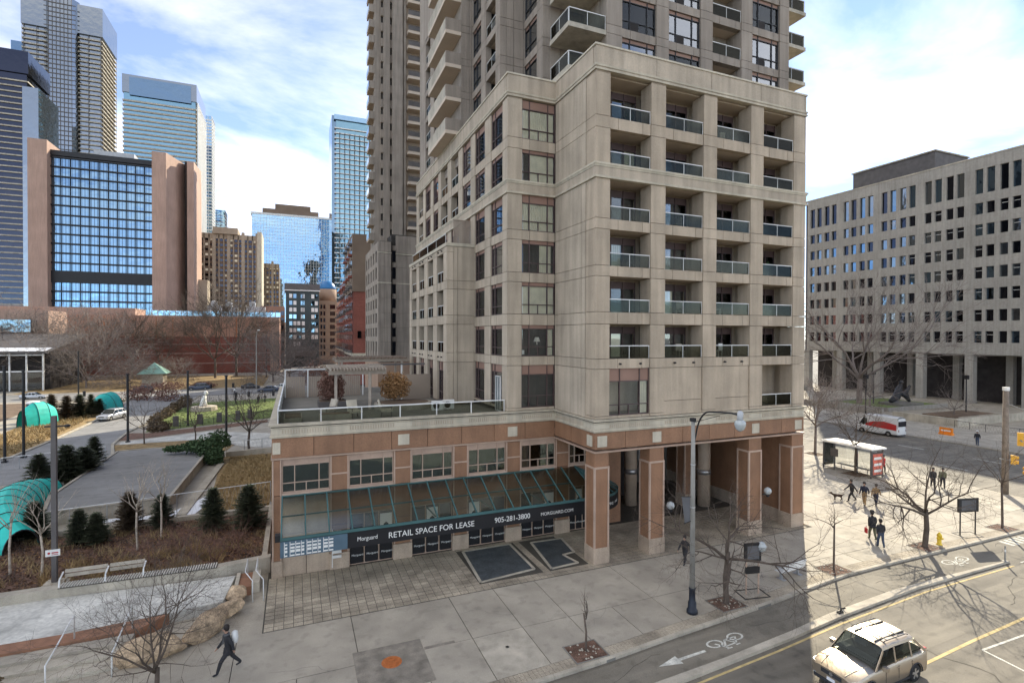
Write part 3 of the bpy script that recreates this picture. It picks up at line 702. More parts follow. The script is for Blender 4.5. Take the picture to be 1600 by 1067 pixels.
west_stack(16.2, 33.6, 37.0, [(34.6, 36.9)], 'w'); west_stack(14.28, 37.0, 43.8, [(37.95, 40.2), (41.35, 43.6)], 'bw'); west_stack(13.33, 43.8, 60, [(51.2, 53.4), (55, 57.2)], 'wb')
lv = sorted({round(z, 2) for r in TR for z in r} | {28.6, 46})
for F, a0, am, a1 in ((Fac('S', 33.6), 16.7, 17.6, 19.5), (Fac('S', 37.0), 14.78, 15.4, 16.2), (Fac('S', 43.8), 13.83, 14.05, 14.28)):
    for z0, z1 in zip(lv, lv[1:]):
        panel(F, tower, TW, a0, am, 0, .5, z0, z1); panel(F, tower, TW, am, a1, 0, .5, z0, z1)
    part(MB().box(*F.b(a0, a1, 0, .5, 46, 96)), 'upper_wall', TW, tower)
# big west balconies; west parapets coloured pale for the reflection on their glass
for k in range(0, 6):
    z = 31.3+2.85*k
    blk('balcony_slab', 'soffit', tower, 11.95, 13.4, 43.85, 50.2, z-.3, z)
    blk('parapet_wall', TW, tower, 11.95, 13.35, 43.85, 44.0, z, z+1.02)
    blk('parapet_wall', 'concrete_light', tower, 11.95, 12.08, 44.0, 50.2, z, z+1.02)

# ================================================================== second complex further up the street
far = thing('stepped_apartment_building', 'brown stepped apartment building with narrow window grid and a tower of bracketed balconies', 'building', (20, 105, 0))
def grid_face(parent, F, a0, a1, z0, z1, n, m, wf=.5, hf=.6, wall=TW, pane='mirror_dark', d=.25, zoff=0, stuffname='window_grid'):
    """wall with a real grid of openings: piers, spandrels and the recessed panes, each joined"""
    pw = (a1-a0)/n; ph = (z1-z0)/m; wl = MB(); gl = MB()
    for i in range(n+1):
        c = a0+i*pw; h = pw*(1-wf)/2; wl.box(*F.b(max(a0, c-h), min(a1, c+h), 0, d, z0, z1))
    for j in range(m+1):
        c = z0+j*ph; h = ph*(1-hf)/2; wl.box(*F.b(a0, a1, .03, d, max(z0, c-h), min(z1, c+h)))
    part(wl, 'wall_grid', wall, parent)
    for i in range(n):
        for j in range(m):
            ca, cz = a0+(i+.5)*pw, z0+(j+.5)*ph
            gl.box(*F.b(ca-pw*wf/2, ca+pw*wf/2, d*.8, d*.8+.02, cz-ph*hf/2, cz+ph*hf/2))
    return part(gl, stuffname, pane, parent, kind='stuff')
B1 = 95.0
part(MB().box(14, 16.2, B1+.3, 113, 0, 30.5).box(16.2, 45, B1+1.3, 113, 0, 32), 'body', 'dark_room', far)
FA = Fac('W', 13.69)
wins = []
for k in range(5):                                           # west face: five columns of tall windows, each its own part
    a0 = B1+1.8+k*3.4
    blk('panel', TW, far, 13.69, 14.1, a0-1.5 if k else B1+.02, a0-.02, 9.0, 30.4)
    for zt in (29.0, 26.0, 22.96, 20.34, 17.72, 15.09, 12.6):
        o = blk('window', 'mirror_black', far, 13.85, 13.9, a0, a0+1.85, zt-1.9, zt); blk('spandrel', TW, far, 13.70, 14.05, a0, a0+1.85, zt+.02, zt+.9 if zt < 29 else 30.4)
blk('panel', TW, far, 13.69, 14.1, B1+1.8+4*3.4+1.9, 113, 9, 30.4)
FAS = Fac('S', B1)
for z0, z1 in ((9, 12.6), (12.6, 15.1), (15.1, 17.7), (17.7, 20.3), (20.3, 23), (23.2, 26), (26, 28.3), (28.6, 30.4)):
    panel(FAS, far, TW, 13.69+.42, 14.8, 0, .4, z0, z1); panel(FAS, far, TW, 14.8, 15.93, 0, .4, z0, z1)
    panel(Fac('S', B1+1), far, TW, 16.95, 19, 0, .4, z0, z1+1.4 if z1 > 30 else z1); panel(Fac('S', B1+1), far, TW, 19, 23, 0, .4, z0, z1+1.4 if z1 > 30 else z1)
for zt in (29.0, 26.0, 22.96, 20.34, 17.72, 15.09, 12.6):
    blk('window', 'mirror_black', far, 16.0, 16.9, B1+.95, B1+1.0, zt-1.9, zt); blk('spandrel', TW, far, 15.95, 16.93, B1+.8, B1+1.1, zt+.02, zt+.9)
for x0, x1, y in ((13.6, 15.98, B1), (16.9, 23, B1+1)):
    for z in (8.6, 23.0, 28.35): blk('band_course', 'cream_stone', far, x0, x1, y-.06, y+.3, z, z+.2)
part(MB().box(13.6, 24, B1-.1, 113, 0, 8.9), 'base', 'tan_far', far)
# its tower: pilasters with slot windows, stacked balconies
part(MB().box(15, 21, 101.6, 107, 0, 120).box(21, 45, 101.6, 128, 0, 120), 'tower_body', 'dark_room', far)
FF = Fac('S', 100.3)
for a0, a1, dy in ((13.9, 15.1, 1.2), (15.5, 16.7, .5), (17.1, 19.0, 0), (19.2, 19.7, .3), (24.1, 25.0, 0)): part(MB().box(a0, a1, 100.3+dy, 102.6, 9, 120), 'pilaster', TW, far)
for a0, a1 in ((15.1, 15.5), (16.7, 17.1), (19.0, 19.2)):
    for k in range(30): blk('spandrel', TW, far, a0-.02, a1+.02, 101.0, 101.6, 31+k*2.85, 32.5+k*2.85)
part(MB().box(19.7, 24.1, 101.4, 101.7, 30, 120), 'balcony_back_wall', 'granite_base', far)
for k in range(24):
    z = 31.5+k*2.85
    if z > 92: break
    blk('balcony_slab', 'soffit', far, 19.9, 23.9, 99.6, 101.5, z-.5, z)
    part(MB().bar((19.95, 99.65, z+1), (23.85, 99.65, z+1), .08, .08).bar((19.95, 99.65, z), (19.95, 99.65, z+1), .06, .06).bar((21.9, 99.65, z), (21.9, 99.65, z+1), .06, .06).box(20, 23.8, 99.63, 99.66, z+.1, z+.9), 'balcony_rail', 'grey_dark', far)
for k in range(22):                                          # west balconies with bluish glass fronts
    z = 32+k*2.85
    blk('balcony_slab', 'granite_base', far, 12.95, 15, 101.6, 105, z-.4, z)
    blk('glass_panel', 'mirror_teal', far, 12.9, 12.97, 101.6, 105, z, z+1.0); blk('parapet_wall', TW, far, 12.95, 14, 101.5, 101.6, z-.4, z+1)
part(MB().box(13.95, 15.2, 102.7, 107, 9, 120), 'west_wall', TW, far)

# ================================================================== grey office building across the avenue
XO = 129.5
office = thing('office_building', 'long grey precast office building with paired square windows over a dark ground-floor colonnade', 'building', (140, 60, 0))
FO = Fac('W', XO)
y_of = lambda t: 101.8-t
OB = []                                                      # bay of four windows: pitch measured along the facade
per = 9.35; nb = 8
rows_o = [(12.6+4.37*k, 14.9+4.37*k) for k in range(7)]
tall = (43.0, 48.0); top = 50.4
part(MB().box(XO+.9, XO+24, 25, 103, 10, 50), 'body', 'grey_dark', office); part(MB().box(XO+6, XO+24, 25, 103, 0, 10.4), 'ground_floor', 'interior', office)
wl = MB(); zsp = [(10.1, rows_o[0][0])]+[(rows_o[k][1], rows_o[k+1][0]) for k in range(6)]+[(rows_o[6][1], tall[0]), (tall[1], top)]
for (z0, z1) in zsp:
    for b in range(nb): panel(FO, office, 'grey_precast', y_of((b+1)*per), y_of(b*per), 0, .8, z0, z1, 'spandrel_panel')
wpos = []
for b in range(nb):
    for q in range(4):
        t0 = b*per+.75+q*1.95+(.25 if q > 1 else 0); wpos.append((y_of(t0+1.35), y_of(t0)))
    eb = [b*per]+[v for q in range(4) for v in (b*per+.75+q*1.95+(.25 if q > 1 else 0), b*per+.75+q*1.95+(.25 if q > 1 else 0)+1.35)]+[(b+1)*per]
    for a, c in zip(eb[::2], eb[1::2]): blk('mullion_pier', 'grey_precast', office, XO+.02, XO+.8, y_of(c), y_of(a), 10.2, 48.1)
ro = random.Random(4)
for a0, a1 in wpos:
    for (z0, z1) in rows_o+[tall]:
        o = blk('window', ro.choice(['mirror_black', 'mirror_black', 'mirror_grey', 'mirror_dark']), office, XO+.5, XO+.55, a0, a1, z0, z1)
lm = MB()                                                    # ceiling lamps that show behind some panes
for a0, a1 in wpos:
    for (z0, z1) in rows_o:
        if ro.random() < .4 and a0 < 80: lm.box(XO+.47, XO+.49, a0+.25, a1-.1, z1-.75, z1-.66)
part(lm, 'ceiling_lamps', 'white_paint', office, kind='stuff')
for b in range(nb+1):
    y = y_of(b*per); blk('column', 'grey_precast', office, XO, XO+1.4, y-.75, y+.75, 0, 10.1)
    if b < nb: blk('column', 'grey_precast', office, XO+4.6, XO+5.8, y-per/2-.6, y-per/2+.6, 0, 10.1)
blk('ceiling_slab', 'grey_precast', office, XO+1.0, XO+7, 26, 102.5, 9.9, 10.2)
blk('coping', 'concrete_light', office, XO-.08, XO+1, 26, 103, 50.4, 50.7)
part(MB().box(XO+9, XO+22, 76, 95.5, 50.4, 57.2), 'penthouse', 'grey_dark', office)
part(MB().box(XO+8.7, XO+22.2, 75.7, 95.8, 57.2, 57.5), 'penthouse_cap', 'concrete_light', office)

# ================================================================== city behind
def at(u, v, w):                                             # a bearing and a distance turned into a place
    d = _r*(u-800)-_u*(v-533.5)+_f*820; return Vector((0, 0, 13.6))+d*(w/820)
def slab_tower(name, label, x0, x1, y0, y1, h, fl=3.0, glass='mirror_teal', slab='white_paint', over=.6, bays=0, mull='grey_dark', crown=None, cat='building', slab_t=.9, sides='SWE'):
    t = thing(name, label, cat, ((x0+x1)/2, (y0+y1)/2, 0))
    part(MB().box(x0, x1, y0, y1, 0, h), 'glass_body', glass, t)
    m = MB(); n = int(h/fl)
    for k in range(3, n): m.box(x0-over, x1+over, y0-over, y1+over, k*fl, k*fl+slab_t)
    part(m, 'floor_bands', slab, t, kind='stuff')
    if bays:
        m = MB(); wd = (x1-x0)/bays
        for i in range(bays+1): m.box(x0+i*wd-.18, x0+i*wd+.18, y0-over-.15, y0-over+.3, 0, h)
        nd = max(1, int((y1-y0)/wd))
        for i in range(nd+1):
            for xx in (x0-over-.15, x1+over-.15): m.box(xx, xx+.3, y0+i*(y1-y0)/nd-.18, y0+i*(y1-y0)/nd+.18, 0, h)
        part(m, 'mullions', mull, t, kind='stuff')
    if crown: part(MB().box(x0-over-.3, x1+over+.3, y0-over-.3, y1+over+.3, h, h+crown[0]), 'crown', crown[1], t)
    return t
slab_tower('glass_tower', 'dark glass residential tower with white balcony bands cut by the edge of the picture', -196, -156, 425, 455, 178, 3.6, 'mirror_black', 'concrete_light', .8, 0, crown=(14, 'mirror_black'), slab_t=.8)
part(MB().box(-158, -150, 424, 455, 0, 170), 'side_bay', 'mirror_grey', bpy.data.objects['glass_tower'])
t = slab_tower('glass_tower', 'tallest grey glass tower stepping up with stacked pale balconies', -222, -166, 600, 640, 290, 4.2, 'mirror_grey', 'concrete_light', 1.4, 6, crown=(26, 'mirror_grey'), slab_t=1.1)
part(MB().box(-232, -206, 602, 640, 0, 275), 'side_wing', 'mirror_dark', t); part(MB().prism([(-207, 600), (-203, 594), (-186, 594), (-182, 600)], 60, 318), 'glass_prow', 'mirror_grey', t)
m = MB()
for k in range(15, 75): m.box(-206, -183, 593.6, 593.9, k*4.2, k*4.2+.8)
for k in range(7): m.box(-203+k*2.8, -202.7+k*2.8, 593.5, 594, 60, 318)
part(m, 'prow_grid', 'grey_dark', t, kind='stuff')
t = slab_tower('glass_tower', 'slim white-banded glass tower with a dark recessed panel at its top', -124, -75, 500, 545, 205, 3.6, 'mirror_teal', 'concrete_light', .7, 0, slab_t=1.3)
part(MB().box(-124.9, -74.1, 499.2, 546, 205, 219), 'crown', 'mirror_grey', t); part(MB().box(-120, -78, 498.6, 499.2, 203, 217), 'dark_panel', 'mirror_dark', t)
m = MB()
for i in range(12): m.box(-74.2, -73.2, 501+i*3.8, 502+i*3.8, 0, 205)
part(m, 'side_fins', 'white_paint', t, kind='stuff')
slab_tower('glass_tower', 'narrow pale glass tower behind the white-banded tower', -92, -76, 600, 620, 232, 3.2, 'mirror_blue', 'white_paint', .3, 5, 'white_paint', slab_t=1.2)
slab_tower('glass_tower', 'low blue glass building tucked beside the pale towers', -90, -70, 650, 670, 150, 3.6, 'mirror_blue', 'white_paint', .2, 5, slab_t=.5)
t = slab_tower('glass_tower', 'blue glass condominium tower with rows of balconies at the end of the street', 24, 52, 345, 375, 148, 3.1, 'mirror_teal', 'white_paint', .9, 0, slab_t=.5, crown=(3, 'mirror_blue'))
part(MB().box(21.5, 25, 346, 374, 0, 151), 'corner_shaft', 'mirror_dark', t)
m = MB()
for i in range(9): m.box(26+i*3, 26.3+i*3, 343.6, 344.6, 0, 140)
part(m, 'balcony_dividers', 'grey_dark', t, kind='stuff')
# mirror-glass office with a fine grid
t = thing('mirror_office', 'blue mirror-glass office block with a fine white grid and a brown plant room', 'building', (-3, 460, 0))
part(MB().box(-30, 26, 448, 500, 0, 107), 'mirror_body', 'mirror_blue', t)
m = MB()
for i in range(29): m.box(-30+i*2-.1, -30+i*2+.1, 447.85, 448.1, 0, 107)
for j in range(42): m.box(-30, 26, 447.85, 448.1, j*2.55-.08, j*2.55+.08)
part(m, 'grid', 'rail_white', t, kind='stuff'); part(MB().box(-31, 27, 447.5, 501, 107, 108.5), 'roof_edge', 'rail_white', t)
part(MB().box(-23, 18, 452, 480, 108.5, 113).box(-14, 12, 452, 480, 113, 117), 'plant_room', 'brown_far', t)
# pink stone and dark glass hotel slab
t = thing('hotel_slab', 'broad hotel slab of dark gridded glass between pink concrete end walls', 'building', (-85, 315, 0))
Yh = 305.0
hx = lambda u: (lambda p: p.x/p.y*Yh)(at(u, 400, 100))
hz = lambda v, u: (lambda p: 13.6+(p.z-13.6)/p.y*Yh)(at(u, v, 100))
xa, xb = hx(80), hx(240)
part(MB().box(xa, xb, Yh+1, Yh+20, 0, hz(248, 160)), 'body', 'interior', t)
ncol, nrow = 11, 16; zt, zb = hz(254, 160), hz(487, 160)
for i in range(ncol):
    for j in range(nrow):
        if j == 12: continue
        x0 = xa+(xb-xa)*i/ncol; z1 = zt-(zt-zb)*j/nrow; dzr = (zt-zb)/nrow
        blk('pane', 'mirror_hotel', t, x0+.25, x0+(xb-xa)/ncol-.25, Yh+.2, Yh+.9, z1-dzr+.7, z1-.15)
m = MB()
for j in range(nrow+1): m.box(xa, xb, Yh-.5, Yh+.95, zt-(zt-zb)*j/nrow-.1, zt-(zt-zb)*j/nrow+.55)
m.box(xa, xb, Yh-.6, Yh+.9, zt-(zt-zb)*13/nrow+.3, zt-(zt-zb)*12/nrow+1)
part(m, 'floor_bands', 'sign_black', t)
m = MB()
for i in range(ncol*3): m.box(xa+(xb-xa)*(i+.5)/ncol/3*1.0-.06, xa+(xb-xa)*(i+.5)/ncol/3+.06, Yh+.1, Yh+.25, zb, zt)
part(m, 'fine_mullions', 'sign_black', t, kind='stuff')
part(MB().box(hx(50), xa, Yh-4, Yh+26, 0, hz(221, 60)), 'end_wall', 'pink_concrete', t)
part(MB().prism([(xb, Yh-3), (hx(262), Yh-3), (hx(281), Yh+14), (hx(281), Yh+24), (xb, Yh+24)], 0, hz(241, 255)), 'end_wall', 'pink_concrete', t)
part(MB().box(hx(283), hx(289), Yh+10, Yh+24, 0, hz(243, 285)), 'stair_slot', 'interior', t); part(MB().prism([(hx(289), Yh+6), (hx(300), Yh+6), (hx(303), Yh+24), (hx(289), Yh+24)], 0, hz(247, 295)), 'end_wall', 'pink_concrete', t)
part(MB().box(hx(140), hx(205), Yh+6, Yh+16, hz(248, 160), hz(231, 170)), 'plant_room', 'tin_grey', t); part(MB().box(xa, xb, Yh-.4, Yh+1.2, zt+1, hz(243, 160)), 'roof_band', 'sign_black', t)
part(MB().box(hx(300), hx(316), Yh+16, Yh+26, 0, hz(432, 305)), 'side_block', 'beige_far', t)
# beige and brown apartment slab
def pier_block(name, label, u0, u1, v0, vb, Y, n, fl, wall, dark, steps=()):
    f = lambda u: (lambda p: p.x/p.y*Y)(at(u, 400, 100)); h = lambda v, u: (lambda p: 13.6+(p.z-13.6)/p.y*Y)(at(u, v, 100))
    t = thing(name, label, 'building', (f((u0+u1)/2), Y+10, 0)); x0, x1 = f(u0), f(u1); H = h(v0, (u0+u1)/2)
    part(MB().box(x0, x1, Y+.6, Y+22, 0, H-1), 'body', dark, t)
    m = MB(); pw = (x1-x0)/n
    for i in range(n+1):
        wdt = .42 if i % 3 == 0 else .12; m.box(x0+i*pw-pw*wdt/1.2, x0+i*pw+pw*wdt/1.2, Y-(.5 if i % 3 == 0 else 0), Y+.8, 0, H+(1.5 if i % 3 == 0 else -.2))
    m.box(x0, x1, Y, Y+.8, H-3, H)
    part(m, 'piers', wall, t)
    w = MB(); gq = MB(); nfl = int(H/fl)
    for i in range(n):
        for k in range(nfl):
            xa_, xb_ = x0+i*pw+pw*.22, x0+(i+1)*pw-pw*.22
            (w if ro.random() < .8 else gq).box(xa_, xb_, Y+.45, Y+.62, k*fl+.9, k*fl+fl*.75)
    part(w, 'windows', 'mirror_black', t, kind='stuff'); part(gq, 'pale_blinds', 'curtain', t, kind='stuff')  # a random share of the windows takes the pale curtain colour
    return t, f, h
t, f, h = pier_block('apartment_slab', 'beige and brown apartment slab with bold vertical piers beside the hotel', 311, 402, 366, 490, 355, 12, 3.0, 'beige_far', 'brown_far')
part(MB().box(f(402), f(409), 354, 378, 0, h(363, 405)), 'end_wall', 'cream_stone', t); part(MB().box(f(333), f(372), 353.5, 370, h(366, 350), h(356, 350)), 'raised_top', 'beige_far', t)
pier_block('apartment_slab', 'small pale apartment tower in front of the mirror-glass office', 410, 436, 412, 500, 390, 5, 3.2, 'beige_far', 'brown_far')
# slate-green hotel, tan tower with a blue dome, brick neighbours
t = thing('slate_building', 'dark slate-green mid-rise with scattered white windows closing the street', 'building', (3.5, 262, 0))
part(MB().box(-3.6, 10.3, 254, 275, 0, 34), 'wall', 'slate_green', t); part(MB().box(-4.2, 10.6, 253.4, 275, 34, 37), 'parapet', 'grey_dark', t); part(MB().box(-4.3, 10.7, 253.3, 254, 33.7, 34.1), 'roof_edge', 'white_paint', t)
rs = random.Random(9)
for j in range(8):
    for x in (-2.2, -.5, 2.6 if j < 4 else 1.1, 3.0 if j > 3 else 2.9, 7.0, 8.5):
        blk('window', rs.choice(['mirror_blue', 'white_paint', 'mirror_dark', 'white_paint']), t, x, x+1.25, 253.9, 254.02, 30.5-j*3.05, 32.3-j*3.05)
blk('shop_canopy', 'grey_dark', t, -3, 9, 250, 254, 4.5, 7)
t = thing('domed_tower', 'tan corner tower crowned by a bright blue dome', 'building', (15, 280, 0))
part(MB().box(10.9, 19.5, 275, 290, 0, 31), 'wall', 'tan_far', t); part(MB().lathe([(4.3, 0), (4.3, 6.0)], (15.4, 281, 31), 20), 'drum', 'tan_far', t, True)
part(MB().lathe([(4.0*math.cos(R(a)), 4.4*math.sin(R(a))) for a in range(0, 90, 12)]+[(.05, 4.4)], (15.4, 281, 37), 20), 'dome', 'blue_dome', t, True)
for j in range(8):
    for x, ww in ((11.8, .8), (13.2, .8), (16.2, 2.4)): blk('window', 'mirror_black', t, x, x+ww, 274.9, 275.02, 27-j*3.3, 29-j*3.3)
def brick_row(label, x0, y0, y1, h, mat, nwin, fl=3.0, top=None):
    t = thing('brick_building', label, 'building', (x0+8, (y0+y1)/2, 0)); part(MB().box(x0, x0+18, y0, y1, 0, h), 'wall', mat, t)
    if top: part(MB().box(x0-.3, x0+18, y0-.3, y1, h, h+top[0]), 'upper_storeys', top[1], t)
    pw = (y1-y0)/nwin
    for i in range(nwin):
        for k in range(2, int((h+(top[0] if top else 0))/fl)):
            blk('window', 'mirror_black', t, x0-.36, x0-.3, y0+i*pw+pw*.3, y0+i*pw+pw*.75, k*fl+.4, k*fl+2.1)
            if i % 2 == 0: blk('balcony', 'grey_dark' if k % 2 else mat, t, x0-1.3, x0-.36, y0+i*pw+pw*.2, y0+i*pw+pw*.85, k*fl-.1, k*fl+.5)
    for k in range(2): blk('wall_window', 'mirror_black', t, x0+1+k*2, x0+2+k*2, y0-.36, y0-.3, h*.5, h*.5+2)
    blk('band_course', 'cream_stone', t, x0-.4, x0+18, y0-.4, y1, 8.0, 8.8); return t
brick_row('brown brick mid-rise with a pale base on the shaded side of the street', 15.2, 152, 176, 26, 'red_brick', 6, 3.0, (16, 'brown_far'))
brick_row('red brick walk-up with bay balconies further along the street', 16.4, 186, 215, 33, 'red_brick', 7)
brick_row('low red brick block before the blue glass tower', 17, 222, 240, 28, 'red_brick_light', 4)
t = thing('brick_building', 'plain red brick block with small windows beside the slate-green building', 'building', (-9, 270, 0)); part(MB().box(-14, -4.4, 262, 280, 0, 27), 'wall', 'red_brick_light', t)
for j in range(6):
    for x in (-13, -10.5, -8, -5.8): blk('window', 'mirror_black', t, x, x+1.3, 261.9, 262.02, 7+j*3.2, 8.9+j*3.2)
# long red-brick hall
hall = thing('brick_hall', 'long windowless red brick hall with pale stripes and a glazed roof edge', 'building', (-60, 230, 0))
YH = 218.0
part(MB().box(-120, -5.5, YH, YH+60, 0, 13.2), 'lower_wall', 'red_brick', hall); part(MB().box(-120, -5.5, YH-.02, YH+60, 13.2, 20.6), 'upper_wall', 'red_brick_light', hall)
for z in (3.4, 7.0, 10.3): blk('pale_stripe', 'brick_stripe', hall, -120, -5.4, YH-.12, YH+.2, z, z+.45)
part(MB().box(-120, -52, YH+4, YH+55, 20.6, 23.2), 'roof_curb', 'pink_concrete', hall)
m = MB(); m2 = MB()
for i in range(24): m.box(-48+i*1.8, -46.4+i*1.8, YH+.4, YH+.6, 20.7, 22.4); m2.box(-48.1+i*1.8, -47.95+i*1.8, YH+.3, YH+.7, 20.6, 22.6)
part(m, 'roof_glazing', 'mirror_blue', hall, kind='stuff'); part(m2, 'glazing_bars', 'rail_white', hall, kind='stuff')
for x, s in ((-30, 1.4), (-25, 1), (-17, 1.3)): part(MB().box(x, x+5*s, YH+6, YH+10, 20.6, 23.4+s).lathe([(1.2, 0), (1.2, 1.6), (.4, 2)], (x+2, YH+8, 23.4+s), 10), 'roof_plant', 'tin_grey', hall)
blk('corner_pier', 'pink_concrete', hall, -8.5, -5.3, YH-.3, YH+2, 0, 20.7)
for i, (x, z) in enumerate(((-60, 17), (-45, 16.5), (-40, 16.8), (-34, 16), (-20, 16.6))): part(MB().box(x, x+.25, YH-.06, YH, z-2.5-i % 3, 20.2), 'rust_streak', 'rust', hall)
# glass-roofed pavilion at the park's far edge
pav = thing('glass_pavilion', 'low pavilion with a snow-dusted metal roof and white-framed glass walls', 'building', (-75, 175, 0))
part(MB().face([(-100, 163, 9.5), (-56, 163, 9.5), (-56, 190, 14), (-100, 190, 14)]).face([(-100, 163, 9.2), (-100, 190, 13.7), (-56, 190, 13.7), (-56, 163, 9.2)]).box(-100, -56, 162.7, 163.1, 9.1, 9.7), 'roof', 'grey_dark', pav)
part(MB().face([(-100, 164, 9.68), (-57, 164, 9.68), (-57, 168.5, 10.45), (-100, 168.5, 10.45)]), 'snow_patch', 'snow', pav)
for i in range(12): blk('roof_rib', 'grey_dark', pav, -98+i*3.6, -97.8+i*3.6, 163.2, 163.6, 9.6, 9.8)
part(MB().box(-99, -57, 167, 188, 0, 9.2), 'inner_body', 'interior', pav); part(MB().box(-99, -76, 165, 167, 5.0, 9.0), 'inner_wall', 'red_brick_light', pav)
for i in range(14): blk('post', 'rail_white', pav, -99+i*3.2, -98.7+i*3.2, 163.4, 163.8, 0, 9.3)
for z in (4.6, 8.6): blk('transom', 'rail_white', pav, -99, -57, 163.5, 163.7, z, z+.3)
for i in range(13): blk('pane', 'glass', pav, -98.7+i*3.2, -95.8+i*3.2, 163.6, 163.63, .3, 4.5)
blk('skylight', 'mirror_dark', pav, -92, -70, 192, 196, 14.5, 18); blk('rear_block', 'pink_concrete', pav, -112, -68, 198, 212, 0, 21)
# ================================================================== ground, roads, pavements
def sheet(name, pts, z, mat, thick=None, parent=None):
    if thick: mb = MB().prism(pts, z-thick, z)
    else: mb = MB().face([(x, y, z) for x, y in pts])
    if parent is not None: return part(mb, name, mat, parent)
    return structure(mb, name, mat)
def rect(x0, x1, y0, y1): return [(x0, y0), (x1, y0), (x1, y1), (x0, y1)]
structure(MB().face([(-3000, -3000, -.4), (3000, -3000, -.4), (3000, 3000, -.4), (-3000, 3000, -.4)]), 'ground', 'concrete_dark')
KP = [(-90, 18.3), (0, 18.4), (8, 18.55), (12.2, 18.78), (16.1, 19.15), (22.3, 19.62), (25, 19.95), (28.9, 20.38), (33, 20.42), (47.7, 20.32), (57.4, 20.25)]
def K(x):
    for (x0, y0), (x1, y1) in zip(KP, KP[1:]):
        if x <= x1: return y0+(y1-y0)*(x-x0)/(x1-x0)
    return KP[-1][1]
SB = [(-90, 16.6), (8, 16.6), (13.1, 16.81), (17, 17.02), (21.4, 17.42), (24.3, 17.8), (29.7, 18.16), (34, 18.12), (40.2, 17.93)]
SR = [(-90, 16.25), (8, 16.28), (13.8, 16.46), (20.96, 17.0), (24.8, 17.42), (31.5, 17.84), (36, 17.84), (40.3, 17.84)]
road = sheet('road', [(-90, -30), (200, -30), (200, 20.25), (57.4, 20.25)]+[(x, y) for x, y in KP[::-1][1:]], -.13, 'asphalt', .2)
avenue = sheet('avenue', rect(57.4, 79, 20.3, 300), -.13, 'asphalt', .2)
bl = sheet('bike_lane', SB+[(47, 18.2), (57.2, 18.3)]+[(57.2, K(57)-.02)]+[(x, y-.16) for x, y in KP[::-1][1:]], -.126, 'bike_lane')
sepr = MB().prism(SB+SR[::-1], -.13, .0); structure(sepr, 'lane_separator', 'concrete_light')
# markings
def stripe(name, pts, w, mat, z=-.122, parent=road):
    mb = MB()
    for (x0, y0), (x1, y1) in zip(pts, pts[1:]):
        d = Vector((x1-x0, y1-y0)).normalized(); n = Vector((-d.y, d.x))*w/2
        mb.face([(x0-n.x, y0-n.y, z), (x1-n.x, y1-n.y, z), (x1+n.x, y1+n.y, z), (x0+n.x, y0+n.y, z)])
    return part(mb, name, mat, parent)
stripe('yellow_line', [(-60, 15.9), (8, 16.0), (14, 16.2), (19.5, 16.62), (24.2, 17.08), (31.5, 17.5), (40, 17.5)], .11, 'road_yellow')
stripe('yellow_line', [(17, 13.2), (24.3, 13.62), (28.4, 13.85), (33, 14.02), (44, 14.1), (57, 14.1)], .14, 'road_yellow')
stripe('white_line', [(27.95, 13.28), (31.1, 13.22), (40, 13.2)], .10, 'road_white'); stripe('white_line', [(27.95, 13.28), (27.6, 10.0)], .10, 'road_white'); stripe('white_line', [(41, 17.6), (57, 17.9)], .10, 'road_white')
def bike_symbol(x, y, a, s=1.0):
    mb = MB(); ca, sa = math.cos(a), math.sin(a)
    T = lambda p: (x+(p[0]*ca-p[1]*sa)*s, y+(p[0]*sa+p[1]*ca)*s*.62, -.118)
    def ring(cx, cy, r):
        for i in range(16):
            a0, a1 = 2*math.pi*i/16, 2*math.pi*(i+1)/16
            mb.face([T((cx+q*math.cos(t), cy+q*math.sin(t))) for q, t in ((r, a0), (r, a1), (r-.11, a1), (r-.11, a0))])
    ring(-.62, 0, .42); ring(.62, 0, .42)
    def ln(p, q, w=.1):
        p, q = Vector(p), Vector(q); d = (q-p).normalized(); n = Vector((-d.y, d.x))*w/2; mb.face([T(p-n), T(q-n), T(q+n), T(p+n)])
    for p, q in (((-.62, 0), (-.25, .55)), ((-.25, .55), (.4, .55)), ((.4, .55), (0, -.05)), ((0, -.05), (-.25, .55)), ((-.62, 0), (0, -.05)), ((.62, 0), (.35, .8)), ((.2, .8), (.5, .8)), ((-.35, .72), (-.1, .72))): ln(p, q)
    part(mb, 'bike_symbol', 'road_white', bl)
bike_symbol(18.0, 18.15, R(188), 1.05); bike_symbol(37.6, 19.3, R(180), 1.15)
mb = MB().face([(14.0, 17.72, -.118), (15.1, 17.5, -.118), (15.1, 18.05, -.118)]).face([(15.1, 17.7, -.118), (16.6, 17.78, -.118), (16.6, 17.92, -.118), (15.1, 17.86, -.118)]); part(mb, 'lane_arrow', 'road_white', bl)
mb = MB()
for i in range(5): mb.face([(43.8+i*.55, 19.2, -.118), (44.1+i*.55, 19.2, -.118), (44.1+i*.55, 20.0, -.118), (43.8+i*.55, 20.0, -.118)])
part(mb, 'zebra_bar', 'road_white', bl)
for i in range(9): part(MB().face([(59+i*2.1, 21.2, -.12), (60.2+i*2.1, 21.2, -.12), (60.2+i*2.1, 25.0, -.12), (59+i*2.1, 25.0, -.12)]), 'zebra_bar', 'road_white', avenue)
for y in range(32, 120, 8): part(MB().face([(64.2, y, -.122), (64.4, y, -.122), (64.4, y+3, -.122), (64.2, y+3, -.122)]).face([(71.2, y, -.122), (71.4, y, -.122), (71.4, y+3, -.122), (71.2, y+3, -.122)]), 'lane_dash', 'road_white', avenue)
rq = random.Random(33)
